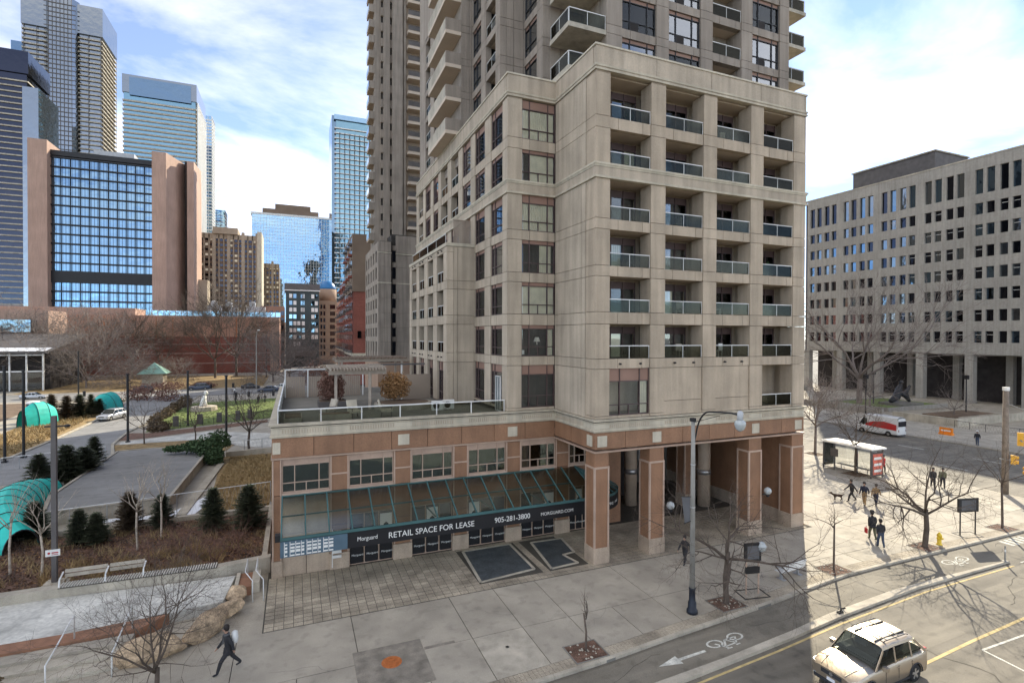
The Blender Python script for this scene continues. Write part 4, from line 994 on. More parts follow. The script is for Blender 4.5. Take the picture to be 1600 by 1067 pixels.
def crack(x, y, n, step, z, parent, w=.018, a=0.0, name='sealed_crack', mat='joint'):
    pts = [(x, y)]
    for i in range(n): a += rq.gauss(0, .45); pts.append((pts[-1][0]+math.cos(a)*step, pts[-1][1]+math.sin(a)*step)); a *= .8
    mb = MB()
    for p, q in zip(pts, pts[1:]):
        d = Vector((q[0]-p[0], q[1]-p[1])).normalized(); nn = Vector((-d.y, d.x))*w*rq.uniform(.5, 1.2)
        mb.face([(p[0]-nn.x, p[1]-nn.y, z), (q[0]-nn.x, q[1]-nn.y, z), (q[0]+nn.x, q[1]+nn.y, z), (p[0]+nn.x, p[1]+nn.y, z)])
    part(mb, name, mat, parent)
for x, y, n in ((24, 15.6, 16), (30, 16.4, 18), (20, 15.2, 9), (34, 15.0, 14), (29, 12.4, 9), (14, 15.4, 10)): crack(x, y, n, .45, -.1245, road)
for x, y, n in ((10, 17.6, 12), (20, 18.6, 10), (30, 19.2, 14), (41, 19.0, 8)): crack(x, y, n, .4, -.1215, bl, .012)
for pts in ([(25.4, 14.2), (28.9, 14.35), (28.8, 15.1), (25.5, 15.0)], [(34.5, 15.6), (38.9, 15.7), (38.7, 16.6), (34.6, 16.5)]): part(MB().face([(a, b, -.1265) for a, b in pts]), 'asphalt_patch', 'bike_lane', road)
# kerb of single stones
kerb = structure(MB().prism([(x, y-.02) for x, y in KP]+[(x, y+.12) for x, y in KP[::-1]], -.14, -.01), 'kerb', 'concrete_dark')
x = -8.0
while x < 57:
    x1 = min(x+2.2, 57.3); part(MB().prism([(x+.01, K(x)-.03), (x1-.01, K(x1)-.03), (x1-.01, K(x1)+.17), (x+.01, K(x)+.17)], -.12, .006), 'kerb_stone', 'concrete_light', kerb); x = x1
# pavement: a bed with every slab laid on it
walk = sheet('sidewalk', [(-90, 18.45)]+[(x, y+.1) for x, y in KP[1:]]+[(57.4, 300), (34, 300), (34, 45), (-1.4, 45), (-1.4, 26.3), (-2.6, 26.3), (-2.6, 24), (-90, 24)], -.03, 'joint', .35)
rp = random.Random(21)
def slab(poly, mat, z=0.0):
    cx = sum(p[0] for p in poly)/len(poly); cy = sum(p[1] for p in poly)/len(poly)
    sh = [(p[0]+(.018 if p[0] < cx else -.018), p[1]+(.018 if p[1] < cy else -.018)) for p in poly]
    part(MB().prism(sh, -.03, z+rp.uniform(-.004, .004)), 'paving_slab', mat, walk)
x = -22.0
while x < 34:
    x1 = x+2.45; slab([(x, K(x)+.75), (x1, K(x1)+.75), (x1, 22.4), (x, 22.4)], rp.choice(['concrete', 'concrete', 'concrete', 'concrete_light'])); x = x1
x = -22.0
while x < 34:
    x1 = x+4.9; yt = 26.42 if x1 > -2.5 else 24.4
    if rp.random() < .35: slab(rect(x, x+2.45, 22.4, yt), 'concrete'); slab(rect(x+2.45, x1, 22.4, yt), 'concrete')
    else: slab(rect(x, x1, 22.4, yt), rp.choice(['concrete', 'concrete', 'concrete_light']))
    x = x1
slab(rect(2.25, 5.2, 20.2, 23.3), 'concrete_stain', .006); slab(rect(5.2, 6.6, 19.6, 22.6), 'concrete_stain', .006)
x = 34.3
while x < 57:
    x1 = min(x+2.5, 57.3); slab([(x, K(x)+.75), (x1, K(x1)+.75), (x1, 22.9), (x, 22.9)], rp.choice(['concrete', 'concrete_light']))
    y = 22.9
    while y < 62:
        slab(rect(x, x1, y, y+2.6), rp.choice(['concrete', 'concrete', 'concrete_light'])); y += 2.6
    x = x1
for x, y, n, a in ((-1.0, 23.2, 9, .3), (7.5, 24.6, 10, -.2), (13, 21.2, 8, .5), (17.5, 24.9, 9, 1.2), (23, 22.9, 8, .2), (36, 27, 12, .8), (45, 24, 10, 2.0), (40, 33, 10, .1), (48, 30, 12, 1.0)): crack(x, y, n, .32, .0075, walk, .009, a, 'crack', 'concrete_dark')
# brick edging behind the kerb
mb = MB(); x = -6.0
while x < 57:
    for j in range(3): mb.box(x+.005, x+.20, K(x)+.19+j*.19, K(x)+.37+j*.19, -.03, .002+rp.uniform(-.004, .004))
    x += .21
tag(part(mb, 'brick_edging', 'paver', walk), kind='stuff')
# concrete pavers in front of the shops and through the arcade
paving = sheet('shop_paving', rect(-1.4, 34, 26.42, 40.5), -.012, 'joint', .1)
cells = []
y = 26.46; r = 0
while y < 32.0:
    x = -1.35
    while x < 33.8:
        ing = (9.3 < x+.2 < 13.1 and 27.1 < y < 31.8) or (13.6 < x+.2 < 16.3 and 27.1 < y < 31.5)
        if not ing and x > -1.4: cells.append((x, y))
        x += .43
    y += .36; r += 1
cells.sort(key=lambda c: (c[0]-2)**2*.15+(c[1]-26)**2)
for x, y in cells[:295]: blk('paver', 'paver', paving, x+.013, x+.417, y+.022, y+.338, -.05, rp.uniform(-.002, .010))
mb = MB()
for x, y in cells[295:]: mb.box(x+.013, x+.417, y+.022, y+.338, -.03, rp.uniform(-.002, .008))
part(mb, 'paver_field', 'paver', paving, kind='stuff')
for pts in ([(9.5, 27.35), (12.95, 27.75), (13.0, 31.7), (9.8, 31.7)], [(13.9, 27.4), (15.75, 27.55), (15.45, 28.9), (16.3, 29.0), (16.6, 31.3), (14.4, 31.4)]):
    gr = sheet('floor_light', pts, .012, 'grate', .05, paving)
    part(MB().prism([(a[0]*.5+b[0]*.5, a[1]*.5+b[1]*.5) for a, b in zip(pts, pts[1:]+pts[:1])], -.04, -.03), 'light_bed', 'concrete_light', paving)
    mb = MB()
    for a, b in zip(pts, pts[1:]+pts[:1]): mb.bar((*a, .015), (*b, .015), .16, .03)
    part(mb, 'light_frame', 'concrete_light', paving)
# iron covers, tree pits
def disc(x, y, r, label, mat, name='manhole_cover'):
    t = MB().lathe([(r, -.02), (r, .008), (r*.9, .012), (r*.86, .006), (.02, .010)], (x, y, 0), 24)
    for k in range(-3, 4): t.box(x-r*.6, x+r*.6, y+k*r*.22-.02, y+k*r*.22+.02, .008, .016)
    solo(t, name, mat, label, 'cover')
disc(3.73, 22.04, .42, 'round rusty orange manhole cover in the dark pavement patch', 'rust')
disc(8.6, 21.2, .09, 'small dark valve cap set in the pavement near the young tree', 'concrete_dark', 'valve_cap')
def pit(x, y, w=.75, d=.6, mat='mulch'):
    mb = MB().box(x-w, x+w, y-d, y+d, -.04, .012); o = part(mb, 'tree_pit', mat, walk)
    fm = MB()
    for x0, x1, y0, y1 in ((x-w-.06, x+w+.06, y-d-.06, y-d), (x-w-.06, x+w+.06, y+d, y+d+.06), (x-w-.06, x-w, y-d, y+d), (x+w, x+w+.06, y-d, y+d)): fm.box(x0, x1, y0, y1, -.04, .02)
    part(fm, 'pit_edge', 'concrete_dark', walk)
    rocks = MB(); q = random.Random(int(x*10))
    for i in range(26): cx, cy, s = x+q.uniform(-w, w)*.9, y+q.uniform(-d, d)*.9, q.uniform(.03, .07); rocks.lathe([(s*.6, 0), (s, s*.4), (s*.5, s*.8)], (cx, cy, .01), 5)
    part(rocks, 'pit_stones', 'concrete_light' if mat == 'mulch' else 'soil', walk, kind='stuff')
for x, y in ((11.62, 19.62), (20.36, 20.45), (29.15, 21.05), (37.82, 21.1), (46.7, 21.1)): pit(x, y)
pit(51.5, 35.0, .9, .9, 'soil'); pit(57-.9, 42.9, .8, .9, 'soil')
# far side of the avenue
plaza_e = sheet('forecourt', rect(79, 140, 20, 160), 0, 'concrete', .3)
for x in range(80, 128, 6):
    for y in range(36, 100, 6): blk('paving_slab', rp.choice(['concrete', 'concrete', 'concrete_light']), plaza_e, x+.03, x+5.97, y+.03, y+5.97, -.02, .02)
fe = MB().box(95, 95.5, 60, 96, .02, 1.1).box(95.5, 122, 95.6, 96, .02, 1.1); solo(fe, 'garden_wall', 'grey_precast', 'low grey garden wall in front of the office forecourt', 'wall')
w2 = MB().box(93, 118, 47.6, 48.2, .02, 1.2).box(93, 93.6, 48.2, 57, .02, 1.2); solo(w2, 'garden_wall', 'concrete_light', 'pale low wall around the sunken steps near the avenue', 'wall')
pb = thing('planter_bed', 'long low planter with bare shrubs in front of the office colonnade', 'planter', (108, 68, 0)); part(MB().box(100, 118, 62, 62.5, .02, .7).box(100, 118, 74, 74.5, .02, .7).box(100, 100.5, 62.5, 74, .02, .7), 'planter_edge', 'grey_precast', pb); part(MB().box(100.5, 118, 62.5, 74, .02, .45), 'planting', 'turf', pb)
pb = thing('planter_bed', 'square soil planter with a black post by the sunken steps', 'planter', (106, 54, 0)); part(MB().box(101, 113, 51.5, 57, .02, .4), 'planting', 'soil', pb); part(MB().box(100.8, 113.2, 51.3, 51.5, .02, .55), 'planter_edge', 'concrete_light', pb)
# ================================================================== park to the west
park = sheet('park_ground', [(-150, 24), (-2.6, 24), (-2.6, 26.3), (-1.35, 26.3), (-1.35, 217), (-150, 217)], -.05, 'concrete', .3)
sheet('side_street', rect(-1.3, 12.8, 56.5, 252), -.04, 'asphalt_park')
sheet('cross_street', rect(-150, 13, 137, 153), -.035, 'asphalt_park')
drive = sheet('driveway', [(-18.5, 69.8), (-21.2, 79.5), (-21.9, 88.8), (-20.5, 110), (-20, 137), (-32.5, 137), (-30, 116), (-29, 98.6), (-28.8, 84.4), (-29, 75), (-34, 67), (-60, 62), (-60, 54), (-22, 62)], -.03, 'asphalt_park')
def edge(pts, w=.3, h=.14, name='kerb', mat='concrete_light', z=-.04):
    mb = MB()
    for a, b in zip(pts, pts[1:]): mb.bar((*a, z+h/2), (*b, z+h/2), w, h)
    return structure(mb, name, mat)
edge([(-34, 67.2), (-29.2, 75), (-29.0, 84.4), (-29.2, 98.6), (-30.2, 116), (-32.6, 136)]); edge([(-18.6, 70.2), (-21, 79.5), (-21.7, 88.8), (-20.3, 110), (-19.8, 136)])
sheet('dog_lawn', [(-19.5, 88), (-3.2, 96), (-3.2, 126), (-18.8, 122), (-20, 108)], -.02, 'turf')
sheet('lawn_path', [(-20.5, 80.8), (-11, 85.5), (-2, 80), (-2, 69.5), (-6.5, 73), (-11, 79), (-20.2, 79)], -.018, 'salt_concrete')
sheet('planting_bed', [(-20.8, 79.0), (-11.2, 79.2), (-7, 74), (-7.5, 70.4), (-18.2, 70.6)], -.018, 'dry_grass'); sheet('planting_bed', [(-21.4, 88), (-18.9, 87), (-4, 94), (-4, 91), (-18, 83), (-21, 82)], -.016, 'mulch')
sheet('planting_bed', [(-29.4, 75), (-29.4, 98), (-30.6, 116), (-33.6, 134), (-39, 134), (-38, 100), (-36, 80), (-33, 70)], -.02, 'dry_grass'); sheet('planting_bed', [(-70, 70), (-40, 76), (-42, 100), (-46, 134), (-80, 134)], -.022, 'soil')
sheet('planting_bed', [(-60, 155), (-20, 155), (-8, 158), (-8, 200), (-60, 214)], -.02, 'dry_grass'); sheet('planting_bed', [(-5.8, 46), (-1.6, 46), (-1.6, 66.8), (-7.6, 66.8), (-6.6, 52)], -.02, 'dry_grass')
sheet('planting_bed', [(-14.5, 33.3), (-1.7, 33.9), (-1.7, 44.8), (-18.5, 44), (-24, 42), (-24, 33)], .06, 'mulch')
sheet('snow_drift', [(-9.6, 45.6), (-7.2, 45.4), (-6.4, 49), (-6.9, 51), (-7.6, 49.4)], .03, 'snow'); sheet('snow_drift', [(-13, 46.4), (-10, 46.0), (-10, 46.9), (-13, 47.2)], .03, 'snow')
# raised concrete lid of the garage ramp with its walls
lid = thing('ramp_lid', 'large raised grey concrete lid of the garage ramp with pale side walls', 'slab', (-13, 58, 0))
LP = [(-16.6, 47.3), (-9.1, 48.2), (-8.9, 63.2), (-8.8, 68), (-14.7, 70.0), (-17.9, 69.5), (-17.8, 52)]
part(MB().prism(LP, -.04, .84), 'wall', 'concrete_light', lid); part(MB().prism([(x*.998-.03, y*.9995+.02) for x, y in LP], .84, .9), 'deck', 'asphalt_park', lid)
cp = MB()
for a, b in zip(LP, LP[1:]+LP[:1]): cp.bar((*a, .93), (*b, .93), .22, .1)
part(cp, 'coping', 'concrete', lid)
sheet('ledge', [(-8.3, 46), (-7.6, 46), (-6.9, 63), (-7.5, 63)], .12, 'concrete_light', .15); sheet('ledge', [(-17, 44.6), (-1.6, 45.1), (-1.6, 45.5), (-17, 45.0)], .25, 'concrete_light', .3); sheet('ledge', [(-7.2, 66.8), (-1.6, 67.6), (-1.6, 68.2), (-7.2, 67.4)], .5, 'concrete_light', .55); sheet('ledge', rect(-1.85, -1.55, 34, 46), .35, 'concrete_light', .4)
def fence(name, label, a, b, h0, h1, n, z=0.2, mat='rail_grey', wires=8):
    t = thing(name, label, 'fence', (*a, z)); A, Bv = Vector((*a, z)), Vector((*b, z))
    for i in range(n+1):
        p = A.lerp(Bv, i/n); hh = h0+(h1-h0)*i/n; part(MB().tube([p, p+Vector((0, 0, hh))], .03, 6), 'post', mat, t)
    part(MB().tube([A+Vector((0, 0, h0)), Bv+Vector((0, 0, h1))], .03, 6), 'top_rail', 'rail_white' if mat == 'rail_grey' else mat, t)
    m = MB(); L = (Bv-A).length; nn = int(L/.35)
    for i in range(nn):
        p, q = A.lerp(Bv, i/nn), A.lerp(Bv, (i+1)/nn); hp = h0+(h1-h0)*i/nn
        m.tube([p+Vector((0, 0, .05)), q+Vector((0, 0, hp))], .006, 3); m.tube([q+Vector((0, 0, .05)), p+Vector((0, 0, hp))], .006, 3)
    part(m, 'mesh_wire', mat, t, kind='stuff'); return t
fence('mesh_fence', 'chain-link fence with a pale top rail in front of the ramp lid', (-18.5, 44.7), (-1.75, 45.3), 1.35, 1.95, 8)
fence('mesh_fence', 'thin mesh fence beyond the ramp lid by the driveway', (-27.2, 68), (-19.2, 70.2), 1.3, 1.4, 6, 0); fence('mesh_fence', 'short handrail fence over the ledge beside the podium', (-7.2, 67.2), (-1.7, 67.9), 1.1, 1.1, 3, .5)
fence('lawn_fence', 'dark picket fence along the dog lawn', (-19.6, 88), (-3.4, 95.6), 1.25, 1.25, 12, -.02, 'black_metal'); fence('lawn_fence', 'dark rail fence at the back of the dog lawn', (-19.6, 124), (-3.4, 129), 1.2, 1.2, 10, -.02, 'black_metal')
fence('forecourt_railing', 'thin railing along the office forecourt', (92, 34), (92, 47.5), 1.1, 1.1, 7, 0, 'black_metal')
# raised pale plaza, its steps, bench wall and boulders
plz = sheet('plaza', [(-40, 28.8), (-9.4, 28.8), (-5.5, 29.1), (-3.3, 29.4), (-3.0, 32.3), (-11, 32.9), (-40, 32.4)], .45, 'salt_concrete', .5)
st = thing('plaza_steps', 'broad concrete steps edged with a brown deck strip below the pale plaza', 'steps', (-10, 27.5, 0))
part(MB().prism([(-40, 27.9), (-9.4, 27.9), (-6.4, 28.1), (-5.5, 29.05), (-9.4, 28.78), (-40, 28.78)], -.05, .455), 'deck_strip', 'wood_deck', st)
for k, (y0, y1, z) in enumerate(((27.2, 27.9, .36), (26.5, 27.2, .24), (25.8, 26.5, .12))): part(MB().box(-40, -6.6, y0, y1-.004, -.05, z), 'step', 'concrete_light' if k else 'concrete', st)
for x, hl in ((-8.85, 'bent pale steel handrail in the middle of the plaza steps'), (-6.75, 'bent pale steel handrail at the boulder end of the plaza steps')):
    m = MB().tube([(x, 25.3, .0), (x, 25.3, .95), (x, 26.0, 1.05), (x, 27.9, 1.45), (x, 28.2, 1.45), (x, 28.2, .45)], .03, 7)
    solo(m, 'handrail', 'rail_white', hl, 'handrail', 'handrails on the plaza steps', True)
bw = thing('bench_wall', 'long low concrete wall topped with a slatted wooden seat at the edge of the planting bed', 'bench', (-7, 33, 0))
part(MB().prism([(-40, 32.4), (-11, 32.9), (-3.9, 32.6), (-1.3, 33.1), (-1.3, 33.6), (-3.9, 33.2), (-11, 33.5), (-40, 33.0)], -.05, .9), 'wall', 'concrete_light', bw)
for i in range(58):
    x = -10.95+i*.121; y = 32.92-(x+11)/7.1*.27
    blk('slat', 'slat_pale', bw, x, x+.062, y-.04, y+.56, .93, .985)
part(MB().prism([(-10.98, 32.84), (-3.95, 32.58), (-3.95, 33.18), (-10.98, 33.44)], .9, .925), 'slat_gap_shade', 'joint', bw)  # dark strip under the slats: shade of the gaps put in as colour
for x in (-10.95, -9.05, -7.4): part(MB().bar((x, 32.9, .95), (x, 33.0, 1.3), .06, .05).bar((x, 33.0, 1.3), (x, 33.5, 1.5), .06, .05), 'armrest', 'rail_white', bw)
for x0, x1 in ((-10.9, -9.1), (-9.0, -7.45)):
    for z in (1.2, 1.42): part(MB().box(x0, x1, 33.46+z*.05, 33.52+z*.05, z, z+.17), 'back_slat', 'wood_slat', bw)
def boulder(label, x, y, z, sx, sy, sz, rz, seed):
    q = random.Random(seed); mb = MB(); nu, nv = 36, 20
    cuts = [(Vector((q.gauss(0, 1), q.gauss(0, 1), q.gauss(0, .8))).normalized(), q.uniform(.72, .95)) for _ in range(26)]
    for j in range(nv+1):
        th = math.pi*j/nv
        for i in range(nu):
            a = 2*math.pi*i/nu; d = Vector((math.sin(th)*math.cos(a), math.sin(th)*math.sin(a), math.cos(th))); r = 1.12
            for n, c in cuts:                                # split faces: the sphere is cut back to each plane
                k = d.dot(n)
                if k > .05: r = min(r, c/k)
            r *= 1+.012*math.sin(17*d.x+seed)*math.sin(19*d.z)+.01*math.sin(31*d.y)
            mb.v.append((d.x*r*sx, d.y*r*sy, d.z*r*sz))
    for j in range(nv):
        for i in range(nu): mb.f.append((j*nu+i, (j+1)*nu+i, (j+1)*nu+(i+1) % nu, j*nu+(i+1) % nu)); mb.m.append(0)
    o = solo(mb, 'boulder', 'boulder', label, 'boulder'); o.location = (x, y, z); o.rotation_euler = (0, 0, rz)
boulder('rounded tan boulder at the foot of the plaza steps', -5.55, 26.3, .3, 1.25, .85, .62, R(12), 1); boulder('long flat tan boulder lying along the plaza edge', -3.75, 27.35, .3, 1.35, .55, .6, R(50), 2); boulder('small pinkish boulder wedged above the long boulder', -2.95, 28.75, .35, .72, .48, .42, R(25), 3); boulder('pale round boulder at the end of the brown ramp', -2.75, 30.15, .35, .62, .55, .5, R(70), 4)
rmp = thing('side_ramp', 'short brown ramp with pale edges rising beside the podium corner', 'ramp', (-2.5, 31.2, 0))
part(MB().box(-2.75, -2.15, 30.7, 32.5, -.05, .42), 'ramp_deck', 'wood_deck', rmp); part(MB().box(-2.95, -2.76, 30.7, 32.5, -.05, .5).box(-2.14, -1.75, 30.9, 32.5, -.05, .5), 'ramp_edge', 'concrete_light', rmp)
for x, hl in ((-2.0, 'slim pale handrail on the brown ramp'), (-1.5, 'slim pale handrail between the brown ramp and the podium wall')): solo(MB().tube([(x, 29.7, 0), (x, 29.7, 1.1), (x-.4, 30.6, 1.25), (x-.4, 32.2, 1.3), (x-.4, 32.2, .3)], .025, 6), 'handrail', 'rail_white', hl, 'handrail', 'handrails by the podium corner', True)
# dry stalks and litter in the beds
def blades(name, area, n, h, mat, seed, z=0.06, wdt=.012, lean=.35, density=None):
    q = random.Random(seed); mb = MB(); x0, x1, y0, y1 = area
    for i in range(n):
        x, y = q.uniform(x0, x1), q.uniform(y0, y1)
        if density and not density(x, y): continue
        hh = h*q.uniform(.4, 1.2); a = q.uniform(0, 6.3); w = wdt*q.uniform(.6, 1.6); lx, ly = q.gauss(0, lean)*hh, q.gauss(0, lean)*hh
        mb.face([(x-math.cos(a)*w, y-math.sin(a)*w, z), (x+math.cos(a)*w, y+math.sin(a)*w, z), (x+lx, y+ly, z+hh)])
    return tag(link(name, mb.mesh(mat)), kind='stuff')
inb = lambda x, y: x > -18.5+(y-33)*-.3
patch = lambda x, y, k=0: math.sin(x*1.3+k)*math.sin(y*1.7+k*2)+.5*math.sin(x*3.1+y*2.3+k)
blades('dry_stalks', (-20, -1.9, 33.8, 44.2), 11000, .42, 'dry_blade', 1, .06, .016, .55, lambda x, y: inb(x, y) and patch(x, y) > .25)
blades('leaf_litter', (-20, -1.9, 33.8, 44.2), 12000, .07, 'mulch', 2, .06, .07, 1.4, inb); blades('leaf_litter', (-20, -1.9, 33.8, 44.2), 5000, .06, 'leaf_orange', 12, .065, .05, 1.5, lambda x, y: inb(x, y) and patch(x, y, 3) > 0)
blades('dry_stalks', (-13, -4, 34.3, 38.4), 6000, .5, 'dry_grass', 3, .06, .018, .5, lambda x, y: patch(x, y, 1) > .1); blades('dark_stalks', (-20, -1.9, 33.8, 44.2), 5000, .5, 'bark', 13, .06, .012, .5, lambda x, y: inb(x, y) and patch(x, y, 5) > .2)
blades('dry_stalks', (-6.6, -1.8, 46, 66), 7000, .3, 'dry_blade', 4, -.02, .03, .6); blades('dry_stalks', (-37, -29.6, 76, 132), 6000, .5, 'dry_blade', 5, -.02, .06, .6, lambda x, y: x < -29.4-(y-76)*.055)
blades('lawn_grass', (-19, -3.4, 89, 126), 9000, .08, 'turf', 6, -.02, .06, .6, lambda x, y: y > 96-(x+3.2)*-.45+.5)
# ================================================================== trees and shrubs
def _grow(mt, mc, p, d, L, r, lvl, maxl, q, spread, up, nch):
    segs = 5 if lvl == 0 else 4 if lvl < 3 else 3; pts = [Vector(p)]; d = Vector(d).normalized(); dirs = [d]
    for i in range(segs):
        d = (d+Vector((q.gauss(0, .13), q.gauss(0, .13), q.gauss(0, .10)+up*(.08 if lvl else .02)))).normalized()
        pts.append(pts[-1]+d*L/segs); dirs.append(d)
    last = lvl == maxl; r1 = r*(.18 if last else .5)
    rad = [r+(r1-r)*i/segs for i in range(segs+1)]
    (mt if lvl < 2 else mc).tube(pts, rad, (8, 6, 5, 3, 3, 3)[min(lvl, 5)], cap=lvl < 2)
    if last: return
    k = nch[min(lvl, len(nch)-1)]
    for c in range(k):
        t = q.uniform(.3, 1.0) if lvl else q.uniform(.55, 1.0)
        if c == 0: t = 1.0
        i = min(segs-1, int(t*segs)); b = pts[i].lerp(pts[i+1], t*segs-i); dd = dirs[i]
        a = q.uniform(0, 2*math.pi); o = dd.orthogonal().normalized(); o2 = dd.cross(o); ang = R(q.uniform(28, 62))*spread
        if c == 0: ang *= .35
        nd = dd*math.cos(ang)+(o*math.cos(a)+o2*math.sin(a))*math.sin(ang)
        _grow(mt, mc, b, nd, L*q.uniform(.5, .78)*(1.0-.25*t+.2), max(getattr(q, 'rmin', .0035), rad[i]*q.uniform(.5, .72)), lvl+1, maxl, q, spread, up, nch)
TREES = {}
def bare_tree(name, label, loc, h=6.0, r=.11, fork=.38, spread=1.0, up=.6, depth=4, seed=1, nch=(6, 5, 4, 4), mat='bark', group=None, key=None, rz=0, scale=1):
    if key and key in TREES: mt, mc = TREES[key]
    else:
        q = random.Random(seed); q.rmin = .035 if h >= 18 else .016 if h >= 8 else .004; mt, mc = MB(), MB(); hf = h*fork
        mt.tube([(0, 0, -.06), (0, 0, .12), (q.gauss(0, .04), q.gauss(0, .04), hf*.5), (q.gauss(0, .06), q.gauss(0, .06), hf)], [r*1.5, r*1.1, r, r*.85], 9)
        top = Vector(mt.v[-1]); top = Vector((0, 0, hf))
        for i in range(nch[0]):
            a = 2*math.pi*(i+q.uniform(-.25, .25))/nch[0]; ang = R(q.uniform(30, 68))*spread if i else R(12)
            b = Vector((0, 0, hf*q.uniform(.82, 1.0)))
            _grow(mt, mc, b, (math.sin(ang)*math.cos(a), math.sin(ang)*math.sin(a), math.cos(ang)), (h-hf)*q.uniform(.5, .72), r*q.uniform(.45, .65), 1, depth, q, spread, up, nch)
        mt, mc = mt.mesh(mat, True), mc.mesh(mat)
        if key: TREES[key] = (mt, mc)
    t = thing(name, label, 'tree', loc, rz, group); t.scale = (scale,)*3
    lpart(mt, 'trunk', mat, t); lpart(mc, 'crown', mat, t); return t
bare_tree('street_tree', 'wide bare street tree in a kerbside pit next to the lamp post', (20.36, 20.45, 0), 6.6, .13, .40, 1.25, .3, 5, 11, (6, 5, 4, 4, 3))
bare_tree('street_tree', 'broad bare tree with dark trunk beside the yellow hydrant', (37.82, 21.1, 0), 6.9, .15, .36, 1.25, .3, 5, 23, (6, 5, 4, 4, 3))
bare_tree('street_tree', 'small young tree with three upright shoots by the bike lane', (11.62, 19.62, 0), 3.0, .045, .55, .55, .8, 2, 31, (3, 3, 3))
bare_tree('street_tree', 'spindly crooked young tree past the slatted bench', (29.15, 21.05, 0), 4.3, .055, .62, 1.1, .1, 3, 37, (4, 3, 3))
bare_tree('street_tree', 'thin bare tree near the traffic signal pole', (46.7, 21.1, 0), 6.3, .07, .55, .9, .4, 4, 41, (5, 4, 3, 3))
bare_tree('street_tree', 'spreading bare tree in front of the plaza steps boulders', (-4.85, 23.2, 0), 5.1, .085, .22, 1.2, .35, 5, 57, (6, 5, 4, 4, 3), 'bark')
bare_tree('street_tree', 'reddish bare tree beside the bus shelter', (51.5, 35.0, 0), 7.6, .10, .4, 1.0, .4, 4, 61, (6, 5, 5, 4), 'bark')
bare_tree('street_tree', 'twiggy bare tree at the kerb of the avenue', (56.1, 42.9, 0), 9.5, .14, .36, 1.0, .4, 4, 67, (7, 6, 5, 5), 'bark_grey')
bare_tree('forecourt_tree', 'tall pale-barked bare tree before the office colonnade', (104, 70, 0), 23, .5, .25, .85, .5, 5, 71, (6, 5, 4, 4, 3), 'bark_grey'); bare_tree('forecourt_tree', 'smaller bare tree near the forecourt wall', (98, 64, 0), 9, .16, .3, 1.1, .4, 4, 73, (6, 5, 4, 4), 'bark_grey')
bare_tree('forecourt_tree', 'low twiggy tree by the sunken steps', (104.5, 54, .4), 5, .1, .2, 1.2, .3, 4, 75, (6, 5, 4, 3), 'bark_grey')
for lb, x, y, h, s in (('slim bare sapling on the island by the driveway', -17.5, 78.6, 6.5, 1), ('slim bare sapling near the lawn path', -11.8, 77.8, 6.0, 2), ('bare tree with a dark trunk behind the juniper', -4.9, 67.9, 8.2, 3)):
    bare_tree('park_tree', lb, (x, y, -.02), h, .08 if s < 3 else .14, .33, 1.0, .4, 4, 80+s, (6, 5, 4, 3))
for i, (x, y, h, rz) in enumerate(((-23.7, 193, 23, 0), (-18.2, 199, 24, 2), (-47.7, 200, 18, 1), (-41, 204, 17, 4))):
    bare_tree('park_tree', ('tall bare tree with a leaning trunk against the brick hall', 'tall straight bare tree against the brick hall', 'fan-shaped bare tree against the brick hall', 'thin bare tree close to the fan-shaped one')[i], (x, y, -.02), 20, .32, .28, .8, .6, 5, 91, (6, 5, 4, 4, 3), 'bark', key='hallA' if i % 2 else 'hallB', rz=rz, scale=h/20)
for i, (x, y, sc, rz) in enumerate(((-68, 194, 1.25, 0), (-57, 188, 1.2, 2.1), (-49.8, 167.5, .85, 4))):
    bare_tree('park_tree', ('dense pinkish bare tree by the glass pavilion', 'dense grey bare tree behind the parked white car', 'many-stemmed bare tree in a round bed')[i], (x, y, -.02), 20, .28, .12, 1.15, .5, 5, 101, (8, 6, 4, 4, 3), 'bark_grey', key='dense', rz=rz, scale=sc)
bare_tree('park_tree', 'bushy dark bare tree at the corner of the side street', (-6.0, 172, -.02), 20, .28, .12, 1.15, .5, 5, 101, (8, 6, 4, 4, 3), 'bark_grey', key='dense', rz=3, scale=.85)
bare_tree('park_tree', 'dark bare tree overlapping the corner tree', (-1.5, 176, -.02), 20, .28, .12, 1.15, .5, 5, 101, (8, 6, 4, 4, 3), 'bark_grey', key='dense', rz=5, scale=.9)
bare_tree('park_tree', 'low pinkish ornamental tree left of the kiosk', (-40, 166, -.02), 20, .28, .12, 1.15, .5, 5, 101, (8, 6, 4, 4, 3), 'bark_grey', key='dense', rz=1, scale=.42); bare_tree('park_tree', 'pale low ornamental tree behind the kiosk', (-31, 172, -.02), 20, .28, .12, 1.15, .5, 5, 101, (8, 6, 4, 4, 3), 'bark_grey', key='dense', rz=2, scale=.45)
for i, (x, y, h) in enumerate(((-14.9, 38.2, 6.2), (-13.2, 37.4, 5.2), (-9.2, 39.6, 5.8), (-8.3, 41.5, 5.5))):   # young birches in the bed
    bare_tree('young_birch', ('slim pale birch beside the steel lamp pole', 'second slim birch close to the steel lamp pole', 'slim birch in front of the ramp fence', 'thin birch behind the dry stalks')[i], (x, y, .05), h, .06, .5, .7, .6, 3, 120+i, (5, 4, 3), 'bark_birch')
for i, (x, y) in enumerate(((-5.5, 36.0), (-4.4, 35.3), (-7.8, 36.3), (-3.4, 36.6), (-6.6, 38.4))): bare_tree('bed_shrub', 'leggy bare shrub with pinkish stems '+('above the slatted seat end', 'right behind the low wall', 'below the slim birches', 'nearest the podium ledge', 'in front of the broad dark evergreen')[i], (x, y, .05), 2.3, .03, .06, .7, .7, 3, 131, (7, 4, 3), 'leaf_red', 'bare shrubs in the mulch bed', 'shrub', i*1.3)
